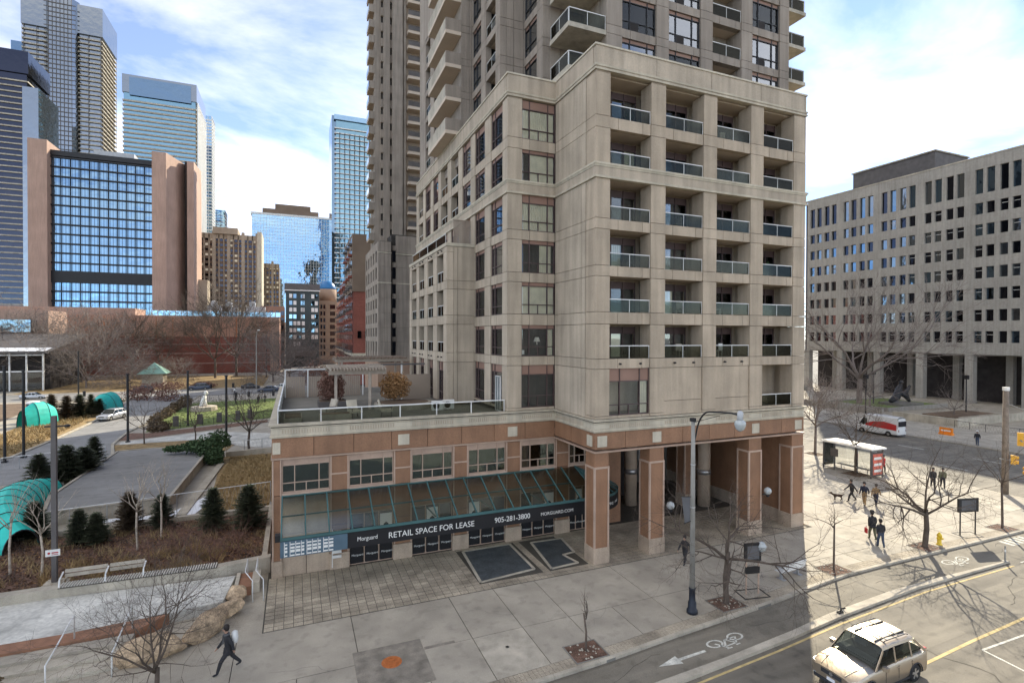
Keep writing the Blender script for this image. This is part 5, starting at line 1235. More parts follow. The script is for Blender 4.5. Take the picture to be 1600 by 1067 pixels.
def conifer(mb, h, r, q, n=120, shape=.8, leaf=.10, low=.06):
    for i in range(n):                                       # boughs with tufts of needles, gaps between them
        t = (i+q.random())/n; z = h*(low+(.97-low)*t); L = r*((1-t)**shape)*q.uniform(.65, 1.15)+.03; a = i*2.4+q.gauss(0, .3); dz = q.uniform(.05, .5)*L
        m = max(5, int(26*L/r))
        for k in range(m):
            u = (k+.6)/m; rr = L*u; x, y, zz = rr*math.cos(a), rr*math.sin(a), z+dz*u-.10*L*u*u
            for sgn in (-1, 1, 0):
                b = a+sgn*q.uniform(.5, 1.1); l = leaf*q.uniform(.5, 1.1)*(1.15-.5*u); o = l*.16
                mb.face([(x-math.sin(b)*o, y+math.cos(b)*o, zz), (x+math.sin(b)*o, y-math.cos(b)*o, zz), (x+math.cos(b)*l, y+math.sin(b)*l, zz+q.uniform(-.1, .6)*l)])
    return mb
CON = [conifer(MB(), 1, .30, random.Random(s), 200, .6, .095).mesh('needle' if s < 3 else 'needle_brown') for s in (1, 2, 3)]
TRK = MB().tube([(0, 0, -.05), (0, 0, .9)], [.03, .01], 6).mesh('bark')
def evergreen(label, x, y, h, kind=0, wd=1.0, z=0.05, group=None):
    t = thing('evergreen_shrub', label, 'shrub', (x, y, z), x*7 % 6.28, group); t.scale = (h*wd*1.1, h*wd*1.1, h*.95); lpart(TRK, 'trunk', '', t); lpart(CON[kind], 'foliage', '', t)
for lb, x, y, h, k, w in (('dark evergreen shrub against the teal tunnel', -15.9, 44.0, 2.7, 0, 1.1), ('dark green evergreen left of a browned one in the mulch', -12.9, 41.9, 2.5, 0, 1.0), ('half-browned evergreen among the mulch bed shrubs', -11.9, 41.6, 2.2, 1, 1.2), ('brown winter-burnt evergreen by the ramp fence', -10.6, 43.6, 2.9, 2, 1.0), ('small dark evergreen beside a birch stem', -8.6, 43.2, 2.6, 1, 1.0), ('broad dark evergreen near the grass bed', -5.3, 41.7, 3.1, 0, 1.0), ('full dark evergreen nearest the podium wall', -3.0, 40.9, 3.3, 1, 1.1),
        ('wide dark evergreen behind the steel lamp pole', -19.2, 59.5, 3.8, 0, 1.3), ('rounded evergreen at the left of the ramp group', -21.0, 59.0, 3.2, 1, 1.2), ('pointed evergreen at the head of the ramp', -18.6, 64.6, 3.6, 0, 1.0), ('dense evergreen filling the ramp group', -18.4, 61.2, 3.2, 1, 1.4),
        ('brownish evergreen at the end of the driveway row', -36.2, 106.5, 4.2, 2, 1.0), ('second brownish evergreen of the driveway row', -34.2, 106.2, 4.0, 2, 1.1), ('green evergreen in the middle of the driveway row', -32.9, 107.5, 4.0, 0, 1.2), ('narrow green evergreen of the driveway row', -31.6, 108.4, 3.9, 1, .9), ('low dark evergreen next to the parked silver minivan', -30.6, 109, 3.0, 0, 1.1)): evergreen(lb, x, y, h, k, w)
def leafball(mb, c, rx, ry, rz, n, leaf, q, shell=.55):
    for i in range(n):
        d = Vector((q.gauss(0, 1), q.gauss(0, 1), q.gauss(0, 1))).normalized(); k = shell+(1-shell)*q.random()
        k *= 1+.12*math.sin(5*d.x+c[0])*math.cos(4*d.y+c[1])+.08*math.sin(9*d.z)
        p = Vector(c)+Vector((d.x*rx, d.y*ry, d.z*rz))*k
        u = Vector((q.gauss(0, 1), q.gauss(0, 1), q.gauss(0, 1))).normalized()*leaf*q.uniform(.5, 1.2); v = u.orthogonal().normalized()*leaf*.35
        mb.face([p-v, p+u*.5, p+v, p-u*.5])
    return mb
qs = random.Random(8)
jn = thing('juniper', 'sprawling green juniper spreading over the corner of the ramp lid', 'shrub', (-8.3, 64, 0))
jm = MB()
for cx, cy, cz, a, b, c in ((-8.4, 64, 1.6, 1.5, 1.6, 1.5), (-9.8, 65, 1.7, 1.6, 1.2, .7), (-7.6, 65, 2.2, 1.2, 1.4, 1.1), (-11.6, 65.6, 1.5, 1.4, .8, .35), (-7.9, 63.4, .8, 1.0, 1.0, .9)): leafball(jm, (cx, cy, cz), a, b, c, 900, .28, qs, .4)
part(jm, 'foliage', 'juniper', jn); part(MB().tube([(-8.3, 64, -.05), (-8.2, 64.1, 1.2)], .12, 6), 'trunk', 'bark', jn)
for lb, pts, mat in (('rounded dark hedge bushes at the far end of the driveway', ((-28, 131, 1.6, 4, 3, 2.2), (-24.5, 129, 1.4, 2.5, 2.5, 2.0), (-31, 134, 1.2, 3, 2, 1.6)), 'leaf_red'), ('brown clipped hedge along the dog lawn fence', ((-19.8, 96, .6, .8, 4, .9), (-19.9, 103, .6, .8, 4, .9), (-20, 110, .6, .9, 4, 1.0), (-18, 89, .5, 1.5, 2, .8), (-19.5, 117, .9, 1.2, 3, 1.3)), 'needle_brown'), ('low brown hedge behind the kiosk flower beds', ((-30, 158, .7, 5, 1.5, 1.1), (-22, 158, .6, 3, 1.5, .9)), 'leaf_red')):
    m = MB()
    for c in pts: leafball(m, c[:3], c[3], c[4], c[5], 700, .35, qs, .5)
    solo(m, 'hedge', mat, lb, 'hedge')

# ================================================================== terrace on the podium roof
tr = thing('terrace_railing', 'glass and pale rail balustrade around the podium roof terrace', 'railing', (5, 32.5, 8.32))
zr = 9.38
for a, b in (((-.88, 32.4), (12.9, 32.4)), ((-.88, 32.4), (-.88, 55))): part(MB().bar((*a, zr), (*b, zr), .08, .06), 'top_rail', 'rail_white', tr)
for i in range(7):
    x = -.88+i*2.29; part(MB().box(x-.025, x+.025, 32.38, 32.42, 8.3, zr), 'post', 'rail_white', tr)
    if i < 6: part(MB().box(x+.05, x+2.24, 32.395, 32.405, 8.66, zr-.06), 'glass_panel', 'glass_rail', tr)
for i in range(10):
    y = 32.4+i*2.5; part(MB().box(-.9, -.86, y-.025, y+.025, 8.3, zr), 'post', 'rail_white', tr)
    if i < 9: part(MB().box(-.885, -.875, y+.05, y+2.45, 8.45, zr-.06), 'glass_panel', 'glass_rail', tr)
sc_ = thing('privacy_screen', 'ribbed beige privacy screen across the roof terrace', 'screen', (4, 48.6, 8.32))
for x0, x1 in ((-.7, 1.0), (1.1, 2.8), (2.9, 5.6), (7.6, 9.0)):
    for i in range(int((x1-x0)/.17)): blk('board', 'screen_beige', sc_, x0+i*.17, x0+i*.17+.15, 48.6, 48.65, 8.33, 10.1)
for x in (-.75, 1.05, 2.85, 5.65, 7.55): blk('post', 'rail_white', sc_, x-.05, x+.05, 48.55, 48.7, 8.33, 10.7)
blk('rail', 'rail_white', sc_, -.75, 2.85, 48.58, 48.68, 10.65, 10.75)
s2 = thing('privacy_screen', 'plain grey-beige partition beside the terrace doors', 'screen', (9.5, 44, 8.32)); blk('panel', 'screen_beige', s2, 8.3, 10.7, 44.0, 44.08, 8.33, 10.4); blk('post', 'rail_white', s2, 8.2, 8.3, 43.95, 44.1, 8.33, 11.2); blk('rail', 'grey_dark', s2, 5.6, 10.6, 45.6, 45.75, 11.1, 11.25)
pg = thing('pergola', 'pale timber pergola with slatted roof on the roof terrace', 'pergola', (5, 41, 8.32))
for x, y in ((2.7, 39.2), (5.0, 38.9), (2.9, 43.2), (5.6, 43.2)):
    blk('post', 'pergola', pg, x-.09, x+.09, y-.09, y+.09, 8.33, 11.0)
for y in (39.05, 43.2): blk('beam', 'pergola', pg, 2.2, 6.2, y-.08, y+.08, 10.85, 11.15)
for i in range(18): blk('rafter', 'pergola', pg, 2.3+i*.22, 2.37+i*.22, 38.4, 44.0, 11.16, 11.34)
for y in (40.0, 41.2, 42.4): blk('batten', 'pergola', pg, 2.2, 6.3, y, y+.06, 11.34, 11.40)
pg2 = thing('pergola', 'second brown pergola behind the terrace screen', 'pergola', (7, 52, 8.32))
for x, y in ((4.0, 50.5), (9.5, 50.5), (4, 54), (9.5, 54)): blk('post', 'pergola', pg2, x-.1, x+.1, y-.1, y+.1, 8.33, 11.2)
for y in (50.5, 54): blk('beam', 'pergola', pg2, 3.4, 10.2, y-.1, y+.1, 11.2, 11.45)
for i in range(20): blk('rafter', 'brown_far', pg2, 3.5+i*.33, 3.6+i*.33, 50, 54.6, 11.46, 11.62)
def bush(label, x, y, z, rx, rz, mat, leaf=.15, n=5200):
    t = thing('terrace_bush', label, 'bush', (x, y, z)); m = MB(); leafball(m, (x, y, z+rz*.95), rx, rx*.9, rz, n, leaf, qs, .25); part(m, 'foliage', mat, t)
    s = MB(); q = random.Random(int(x*9))
    for i in range(26):
        a, u = q.uniform(0, 6.3), q.uniform(.1, .9); s.tube([(x, y, z), (x+math.cos(a)*rx*u*.5, y+math.sin(a)*rx*u*.5, z+rz*.8), (x+math.cos(a)*rx*u, y+math.sin(a)*rx*u, z+rz*1.75*(1.05-.4*u))], [.025, .015, .004], 4)
    part(s, 'stems', 'bark', t)
bush('round orange-brown bush in a planter on the roof terrace', 7.0, 40.2, 8.75, 1.2, 1.1, 'leaf_orange'); bush('dark red-brown bush beside the pergola', 2.6, 41.8, 8.6, 1.0, 1.25, 'leaf_red'); bush('reddish shrub behind the terrace screen', 1.9, 50.5, 8.6, 1.6, 1.5, 'leaf_red', .12, 1600)
def planter(label, pts, mat='wood_slat'):
    t = thing('planter', label, 'planter', (pts[0][0], pts[0][1], 8.32)); part(MB().prism(pts, 8.32, 8.75), 'box', mat, t); cx = sum(p[0] for p in pts)/len(pts); cy = sum(p[1] for p in pts)/len(pts)
    part(MB().prism([(cx+(x-cx)*.9, cy+(y-cy)*.9) for x, y in pts], 8.75, 8.78), 'soil', 'soil', t)
planter('oval planter rim under the orange-brown bush', [(7.4+2.1*math.cos(a*.35), 38.9+1.6*math.sin(a*.35)) for a in range(18)], 'concrete'); planter('timber planter box at the terrace corner', rect(-.6, .4, 33.4, 35.6)); planter('long timber planter along the terrace rail', rect(1.4, 3.3, 34.2, 35.0), 'concrete_light')
planter('dark planter below the red-brown bush', rect(1.6, 3.6, 40.9, 42.7), 'grey_dark')
def chair(label, x, y, rz, mat='cream_stone'):
    t = thing('lounge_chair', label, 'chair', (x, y, 8.32), rz)
    lpart(MB().box(-.35, .35, -.35, .35, .35, .48), 'seat', mat, t); lpart(MB().bar((0, .33, .45), (0, .55, 1.1), .68, .1, up=(0, 1, 0)), 'backrest', mat, t)
    for a in (-.33, .33):
        for b in (-.3, .33): lpart(MB().bar((a, b, 0), (a, b, .36), .05, .05), 'leg', 'grey_dark', t)
        lpart(MB().box(a-.03, a+.03, -.35, .4, .62, .67).bar((a, -.3, .36), (a, -.3, .63), .04, .04), 'armrest', 'grey_dark', t)
chair('cream cushioned lounge chair in front of the pergola', 3.6, 35.2, R(20)); chair('cream lounge chair turned sideways near the oval planter', 5.6, 35.0, R(80)); chair('covered lounge chair by the corner planter', 2.0, 36.4, R(-60), 'wood_slat')
for lb, x, y in (('white boxed air conditioner standing on the terrace', 9.4, 36.6), ('second air conditioner box beside the terrace wall', 10.3, 36.9)):
    t = thing('air_conditioner', lb, 'appliance', (x, y, 8.32)); part(MB().box(x-.4, x+.4, y-.15, y+.15, 8.34, 9.0), 'case', 'white_paint', t); part(MB().lathe([(.24, 0), (.24, .03), (.05, .05)], (x-.1, y-.15, 8.68), 14, ax='y'), 'fan_grille', 'grey_dark', t)
window(Fac('W', XW-.01), 33.2, 34.1, 8.5, 10.9, blockb, 0, None, (.5,), 0, 'rail_white', -.03, name='terrace_door')

rb = random.Random(17); ORD = ('first', 'second', 'third', 'fourth', 'fifth', 'sixth')
for k, (a0, a1) in enumerate(BAYS):
    for i, (z0, z1) in enumerate(ROWS):
        u = rb.random()
        if u < .45:
            t = thing('balcony_chair', 'small chair on the '+ORD[i]+' balcony from the top, '+ORD[k]+' bay from the blank return wall', 'chair', (a0+rb.uniform(1.0, 2.4), 27.9+rb.uniform(0, .4), z0-.04), rb.uniform(0, 6.3), 'chairs on the balconies of the corner block'); cm = rb.choice(['plastic', 'white_paint', 'wood_slat', 'cloth_grey'])
            lpart(MB().box(-.22, .22, -.22, .22, .42, .46), 'seat', cm, t); lpart(MB().box(-.22, .22, .19, .23, .46, .92), 'backrest', cm, t)
            for a in (-.2, .2):
                for b in (-.2, .2): lpart(MB().box(a-.015, a+.015, b-.015, b+.015, 0, .42), 'leg', cm, t)
        elif u < .65:
            t = thing('potted_plant', 'potted plant on the '+ORD[i]+' balcony from the top, '+ORD[k]+' bay from the blank return wall', 'plant', (a0+rb.uniform(.5, 2.5), 27.6+rb.uniform(0, .5), z0-.04), 0, 'plants on the balconies of the corner block'); lpart(MB().lathe([(.12, 0), (.18, .35), (.16, .33)], (0, 0, 0), 10), 'pot', 'granite_trim', t); lpart(leafball(MB(), (0, 0, .75), .3, .3, .45, 160, .16, rb, .2), 'leaves', 'juniper', t)

# ================================================================== vehicles
def car(name, label, loc, rz, L=4.6, Wd=1.85, H=1.72, paint='car_silver', kind='suv', detail=1, group=None):
    t = thing(name, label, 'van' if kind == 'van' else 'car', loc, rz, group)
    prm = dict(suv=(.27, .40, .82, .945, .80, 1.02, 1.08), sedan=(.27, .43, .70, .90, .55, .86, .92), van=(.10, .24, .97, .99, .75, 1.15, 1.2))[kind]
    cowl, wtop, rtop, rend, zn, zc, zb = prm; hw = Wd/2
    wheels = (.185*L, .79*L); wr = .345 if kind != 'sedan' else .32; ar = wr+.06
    xs = sorted({0, .015*L, .04*L, .09*L, cowl*L, L*.5, L*.6, rend*L, .96*L, .985*L, L} | {w+ar*math.cos(R(a)) for w in wheels for a in (0, 25, 50, 75, 105, 130, 155, 180)})
    def width(x): e = min(x, L-x)/L; return hw*(.80+.20*min(1, (e/.07))**.5)
    def top(x):
        if x < cowl*L: u = x/(cowl*L); return zn+(zc-zn)*(1-(1-u)**2.0)
        return zc+(zb-zc)*min(1, (x-cowl*L)/(.2*L))
    def bot(x):
        z = .26+(.12 if x < .05*L or x > .95*L else 0)
        for w in wheels:
            if abs(x-w) <= ar+1e-6: z = max(z, wr+math.sqrt(max(0, ar*ar-(x-w)**2)))
        return z
    mb = MB(); secs = []
    for x in xs:
        w, tz, bz = width(x), top(x), bot(x); mid = min(max(bz+.06, .62), tz-.12)
        pr = [(w*.96, bz), (w, min(bz+.1, tz-.2)), (w*1.0, max(mid, bz+.02)), (w*.985, tz-.10), (w*.93, tz-.02), (w*.70, tz+.03), (0, tz+.05)]
        secs.append([(x-L/2, y, z) for y, z in pr]+[(x-L/2, -y, z) for y, z in pr[-2::-1]])
    n = len(secs[0])
    for s in secs: mb.v += s
    for k in range(len(secs)-1):
        for j in range(n-1): mb.f.append((k*n+j, k*n+j+1, (k+1)*n+j+1, (k+1)*n+j)); mb.m.append(0)
    mb.f.append(tuple(range(n-1, -1, -1))); mb.m.append(0); mb.f.append(tuple((len(secs)-1)*n+j for j in range(n))); mb.m.append(0)
    body = lpart(mb, 'body', paint, t, True)
    try: body.data.set_sharp_from_angle(angle=R(38))
    except Exception: pass
    lpart(MB().box(-L/2+.12, L/2-.12, -hw*.86, hw*.86, .2, .62), 'underbody', 'plastic', t)
    # cabin
    cb = MB(); st_ = [(cowl*L, .90, zc+.0, .0), (wtop*L, .80, H-.05, 1), (L*.55, .82, H, 1), (rtop*L, .80, H-.05, 1), (rend*L, .88, zb+.02 if kind != 'van' else H-.2, 0)]
    def sec(x, kr, zr):
        w = width(x); zbx = top(x)-.03; h_ = max(.02, zr-zbx); hf = [(w*.93, zbx), (w*kr, zbx+h_*.80), (w*(kr-.035), zbx+h_*.93), (w*(kr-.16), zr), (0, zr+.03)]
        return [(x-L/2, y, z) for y, z in hf]+[(x-L/2, -y, z) for y, z in hf[-2::-1]]
    ss = [sec(x, kr, max(zr, top(x)+.0)) for x, kr, zr, _ in st_]; NS = 9
    for s in ss: cb.v += s
    for k in range(4):
        for j in range(8):
            gl_ = k == 0 or (k == 3 and kind != 'van') or (j in (0, 7) and kind != 'van')
            if gl_ and detail and kind == 'suv': continue          # open behind the glass: seats show
            cb.f.append((k*NS+j, k*NS+j+1, (k+1)*NS+j+1, (k+1)*NS+j)); cb.m.append(1 if gl_ else 0)
    cb.f.append(tuple(4*NS+j for j in range(NS))); cb.m.append(0)
    cab = lpart(cb, 'cabin', [paint, 'interior'], t, True)
    try: cab.data.set_sharp_from_angle(angle=R(30))
    except Exception: pass
    V = lambda k, j: Vector(ss[k][j])
    def glass_patch(a, b, c, d, name, inset=(.06, .06, .06, .06)):      # a-b bottom, d-c top; laid 8 mm proud of the cabin
        l, r_, bt, tp = inset
        def P(u, v): return (a.lerp(b, u)).lerp(d.lerp(c, u), v)
        nrm = (b-a).cross(d-a).normalized(); ce = P(.5, .5)
        if nrm.dot(ce-Vector((0, 0, .8))) < 0: nrm = -nrm
        o = nrm*.010
        return MB().face([P(l, bt)+o, P(1-r_, bt)+o, P(1-r_, 1-tp)+o, P(l, 1-tp)+o])
    for sd_, jt in ((0, 1), (8, 7)):                          # pillars in body colour
        o = Vector((0, .012 if sd_ == 0 else -.012, .0))
        pl = [(V(0, sd_), V(1, jt)), (V(2, sd_).lerp(V(1, sd_), .15), V(2, jt).lerp(V(1, jt), .1)), (V(2, sd_).lerp(V(3, sd_), .72), V(2, jt).lerp(V(3, jt), .72)), (V(4, sd_), V(3, jt))]
        if kind != 'van':
            for a_, b_ in pl: lpart(MB().bar(a_+o, b_+o, .085, .03, up=(0, 1, 0)), 'pillar', paint, t)
            lpart(MB().bar(V(0, sd_)+o, V(4, sd_)+o, .03, .03), 'window_trim', 'alloy', t)
    g = MB()
    for j in range(1, 7):
        f_ = glass_patch(V(0, j), V(0, j+1), V(1, j+1), V(1, j), 'w', (0, 0, .07, .06)); i = len(g.v); g.v += f_.v; g.f.append(tuple(i+k for k in range(4))); g.m.append(0)
    lpart(g, 'windshield', 'glass_car', t)
    for sd_ in (0, 8):
        jt = 1 if sd_ == 0 else 7
        if kind != 'van':
            lpart(glass_patch(V(1, sd_), V(2, sd_), V(2, jt), V(1, jt), 'w', (.05, .05, .12, .10)), 'side_window', 'glass_car', t); lpart(glass_patch(V(2, sd_), V(3, sd_), V(3, jt), V(2, jt), 'w', (.02, .28, .12, .10)), 'side_window', 'glass_car', t)
            lpart(glass_patch(V(2, sd_).lerp(V(3, sd_), .75), V(3, sd_).lerp(V(4, sd_), .35), V(3, jt).lerp(V(4, jt), .05), V(2, jt).lerp(V(3, jt), .78), 'w', (.05, .08, .14, .10)), 'side_window', 'glass_car', t)
            tri = MB(); p0, p1, p2 = V(0, sd_).lerp(V(1, sd_), .45), V(1, sd_).lerp(V(2, sd_), .04), V(1, jt).lerp(V(1, sd_), .08)
            o = Vector((0, .012 if sd_ == 0 else -.012, 0)); tri.face([p0+o+Vector((0, 0, .07)), p1+o+Vector((0, 0, .08)), p2+o]); lpart(tri, 'side_window', 'glass_car', t)
        else: lpart(glass_patch(V(0, sd_).lerp(V(1, sd_), .5), V(1, sd_).lerp(V(2, sd_), .22), V(1, jt).lerp(V(2, jt), .2), V(1, jt), 'w', (.04, .05, .1, .2)), 'side_window', 'glass_car', t)
    g = MB()
    for j in range(1, 7):
        f_ = glass_patch(V(4, j), V(4, j+1), V(3, j+1), V(3, j), 'w', (0, 0, .12, .12)); i = len(g.v); g.v += f_.v; g.f.append(tuple(i+k for k in range(4))); g.m.append(0)
    lpart(g, 'rear_window', 'glass_car', t)
    for wx in wheels:
        for s in (-1, 1):
            yc = s*(hw-.13); c = (wx-L/2, yc, wr)
            w_ = lpart(MB().lathe([(wr*.62, -.11), (wr*.95, -.11), (wr, -.07), (wr, .07), (wr*.95, .11), (wr*.62, .11)], c, 20, ax='y'), 'wheel', 'rubber', t, True)
            rim = MB().lathe([(wr*.64, -.09), (wr*.66, .09)], c, 20, ax='y')
            for k in range(5):
                a = R(72*k+20); rim.bar((c[0]+.05*math.cos(a), yc+s*.095, c[2]+.05*math.sin(a)), (c[0]+wr*.60*math.cos(a), yc+s*.10, c[2]+wr*.60*math.sin(a)), .09, .03, up=(0, 1, 0))
            rim.lathe([(.06, 0), (.05, .02*s)], (c[0], yc+s*.10, c[2]), 10, ax='y'); lpart(rim, 'rim', 'alloy', w_)
    fx = -L/2; zl = zn-.02
    if detail and kind == 'suv':
        for s in (-1, 1):
            lpart(MB().tube([(-L/2+.10, s*hw*.50, top(.10)+.045), (-L/2+.5*cowl*L, s*hw*.58, top(.5*cowl*L)+.05), (-L/2+cowl*L, s*hw*.66, top(cowl*L)+.045)], .012, 5), 'hood_crease', paint, t)
            lpart(MB().bar((-L/2+wtop*L+.1, s*hw*.42, H-.01), (-L/2+rtop*L-.05, s*hw*.42, H+.0), .035, .07), 'roof_groove', 'plastic', t)
            lpart(MB().lathe([(.06, 0), (.06, -.03)], (fx+.03, s*hw*.72, .42), 10, ax='x'), 'fog_lamp', 'lens', t)
            for wx in wheels: lpart(MB().tube([(wx-L/2+(ar+.02)*math.cos(R(a)), s*(hw+.004), wr+(ar+.02)*math.sin(R(a))) for a in range(0, 181, 20)], .022, 5), 'arch_trim', 'plastic', t)
            lpart(MB().box(-L/2+wheels[0]+ar, -L/2+wheels[1]-ar, s*hw*.985-.02, s*hw*.985+.02, .27, .36), 'sill', 'plastic', t)
        lpart(MB().box(-L/2+cowl*L+.12, -L/2+rend*L-.12, -hw*.82, hw*.82, zb+.03, zb+.09), 'cabin_floor', 'interior', t); lpart(MB().box(-L/2+cowl*L+.18, -L/2+cowl*L+.5, -hw*.76, hw*.76, zb+.09, zb+.15), 'dashboard', 'cloth_grey', t)
        for xx in (.50, .70):
            for yy in (-.38, .38): lpart(MB().bar((-L/2+xx*L, yy, zb+.07), (-L/2+xx*L+.12, yy, zb+.40), .46, .13, up=(1, 0, 0)).bar((-L/2+xx*L+.12, yy, zb+.42), (-L/2+xx*L+.15, yy, zb+.56), .24, .09, up=(1, 0, 0)), 'seat', 'cloth_grey', t)
        lpart(MB().lathe([(.17, 0), (.19, .02), (.17, .04)], (-L/2+cowl*L+.62, -.38, zb+.2), 14, ax='x'), 'steering_wheel', 'plastic', t)
    for s in (-1, 1):
        lpart(MB().prism([(fx+.03, s*hw*.50), (fx+.46, s*hw*.985), (fx+.17, s*hw*.94), (fx+.0, s*hw*.55)] if s > 0 else [(fx+.0, s*hw*.55), (fx+.17, s*hw*.94), (fx+.46, s*hw*.985), (fx+.03, s*hw*.50)], zl-.15, zl+.05), 'headlight', 'lens', t)
        if detail: lpart(MB().box(fx+.22, fx+.42, s*hw*.965-.02, s*hw*.965+.02, zl-.13, zl+.02), 'indicator', 'lens_amber', t)
        lpart(MB().box(L/2-.12, L/2-.0, s*hw*.72-.09, s*hw*.72+.09, .80, 1.08 if kind != 'sedan' else .92), 'tail_light', 'lens_red', t)
        lpart(MB().box(-L/2+wtop*L-.34, -L/2+wtop*L-.18, s*(hw+.02), s*(hw+.20), zc+.0, zc+.16).bar((-L/2+wtop*L-.26, s*hw*.9, zc-.02), (-L/2+wtop*L-.26, s*(hw+.05), zc+.05), .06, .05), 'mirror', paint, t)
        if detail:
            for hx_ in (L*.53, L*.73): lpart(MB().box(-L/2+hx_, -L/2+hx_+.18, s*hw*.99-.02, s*hw*.99+.02, .88, .92), 'door_handle', paint, t)
            lpart(MB().tube([(-L/2+wtop*L+.25, s*hw*.66, H+.0), (-L/2+wtop*L+.35, s*hw*.66, H+.06), (-L/2+rtop*L-.3, s*hw*.66, H+.06), (-L/2+rtop*L-.15, s*hw*.66, H)], .02, 6), 'roof_rail', 'plastic', t) if kind == 'suv' else None
            for dx in (.385, .555, .735): lpart(MB().box(-L/2+dx*L-.007, -L/2+dx*L+.007, s*hw*1.0-.006, s*hw*1.0+.003, .45, .95), 'door_seam', 'plastic', t) if kind != 'van' else None
    lpart(MB().box(fx-.012, fx+.06, -hw*.44, hw*.44, zl-.16, zl+.0), 'grille', 'plastic', t); lpart(MB().box(fx-.018, fx+.06, -hw*.75, hw*.75, .30, .43), 'lower_intake', 'plastic', t)
    lpart(MB().box(fx-.03, fx+.02, -.16, .16, .44, .55), 'licence_plate', 'plate', t)
    if detail:
        lpart(MB().lathe([(.07, -.02), (.06, -.005), (.04, -.02)], (fx-.0, 0, zl-.07), 12, ax='x'), 'badge', 'alloy', t)
        for xx in (L*.5, L*.66): lpart(MB().box(-L/2+xx, -L/2+xx+.04, -hw*.66, hw*.66, H+.06, H+.085), 'crossbar', 'plastic', t) if kind == 'suv' else None
        for s in (-1, 1): lpart(MB().bar((-L/2+cowl*L+.05, s*.1, zc+.06), (-L/2+cowl*L+.32, s*.45+.1, zc+.20), .02, .015), 'wiper', 'plastic', t)
    return t
ROADZ = -.13
car('parked_suv', 'champagne sport utility vehicle driving past on the near street', (21.5, 13.95, ROADZ), R(1), 4.68, 1.89, 1.76, 'car_champagne', 'suv')
v = car('delivery_van', 'white delivery van with a red swoosh parked across the avenue', (77.0, 48.9, ROADZ), R(-90), 6.0, 2.05, 2.75, 'car_white', 'van')
for s in (-1, 1):
    m = MB(); ys = s*1.035
    pts = [(-1.4, 1.15), (2.85, .95), (2.85, 1.75), (1.2, 2.0), (-.2, 1.85), (-1.2, 1.5)]
    m.face([(a, ys, b) for a, b in (pts if s < 0 else pts[::-1])]); lpart(m, 'red_swoosh', 'car_red', v)
lpart(MB().box(2.99, 3.03, -.8, .8, 1.5, 2.2), 'rear_glass', 'mirror_black', v)
car('parked_minivan', 'silver minivan standing on the park driveway', (-27.4, 103.5, -.03), R(70), 4.9, 1.9, 1.75, 'car_silver', 'suv', 0)
for lb, x, y, rz, p, k, Lc in (('black sport utility vehicle on the cross street near the kiosk', -33.5, 149.5, 0, 'car_black', 'suv', 4.6), ('blue-grey minivan on the cross street', -22.3, 152, 5, 'car_blue', 'suv', 5.0), ('dark blue car stopped by the side street corner', -6.0, 141, 0, 'car_blue', 'sedan', 4.8), ('black hatchback behind the blue car', -10.5, 151, 180, 'car_black', 'sedan', 4.4), ('white car waiting at the side street', -2.6, 146.5, 180, 'car_white', 'sedan', 4.6), ('silver car passing the pavilion', -51.6, 143, 178, 'car_silver', 'sedan', 4.6), ('dark car cut off beside the pavilion', -60, 141, 0, 'car_black', 'sedan', 4.5), ('blue car further up the side street', 2.0, 168, 90, 'car_blue', 'suv', 4.5), ('white van far up the side street', 3.5, 205, 90, 'car_white', 'suv', 5.0)):
    car('parked_car', lb, (x, y, -.035), R(rz), Lc, 1.82, 1.7 if k == 'suv' else 1.45, p, k, 0, 'cars around the park streets')

# ================================================================== lamps, signs and street furniture
lp = thing('street_lamp', 'tall grey street lamp with curved arm and clear globe on a black iron base', 'lamp', (18.11, 20.4, 0))
x, y = 18.11, 20.4
part(MB().lathe([(.27, 0), (.27, .16), (.21, .2), (.2, .55), (.16, .6), (.15, 1.15), (.17, 1.2), (.16, 1.26)], (x, y, 0), 12), 'base', 'navy_iron', lp, True)
part(MB().lathe([(.135, 1.26), (.095, 9.45), (.06, 9.5)], (x, y, 0), 12), 'pole', 'pole_grey', lp, True)
for z in (3.2, 5.2, 7.3): part(MB().lathe([(.125, z), (.125, z+.06)], (x, y, 0), 12), 'band', 'steel', lp)
arm = [(x, y-.02, 8.3)]+[(x+.12, y-1.0+1.0*math.cos(R(a))-.02, 8.3+1.75*math.sin(R(a))) for a in range(15, 95, 12)]+[(x+.2, y-2.2, 10.15), (x+.3, y-2.65, 10.1)]
part(MB().tube(arm, .04, 8), 'arm', 'black_metal', lp, True); part(MB().tube([(x, y, 9.4), (x+.15, y-1.6, 9.95)], .015, 5).box(x-.12, x+.08, y-.12, y+.12, 9.45, 9.62), 'stay', 'black_metal', lp)
part(MB().lathe([(.09, .0), (.13, .02), (.13, .32), (.07, .4)], (x+.3, y-2.65, 9.9), 10), 'lamp_head', 'tin_grey', lp, True)
part(MB().lathe([(.06, -.52), (.18, -.42), (.25, -.22), (.24, -.08), (.13, 0)], (x+.3, y-2.65, 9.9), 14), 'globe', 'globe', lp, True)
bn = part(MB().bar((18.0, 20.4, 5.75), (17.35, 20.35, 5.85), .03, .03).bar((18.0, 20.4, 4.55), (17.55, 20.35, 4.5), .03, .03), 'banner_arm', 'black_metal', lp); part(MB().face([(17.4, 20.36, 5.82), (17.58, 20.36, 4.52), (17.95, 20.4, 4.56), (17.95, 20.4, 5.74)]), 'banner', 'cloth_grey', lp)
l2 = thing('steel_lamp_pole', 'square dark steel lamp pole on a concrete footing in the mulch bed', 'lamp', (-11.88, 35.2, 0))
x, y = -11.88, 35.2
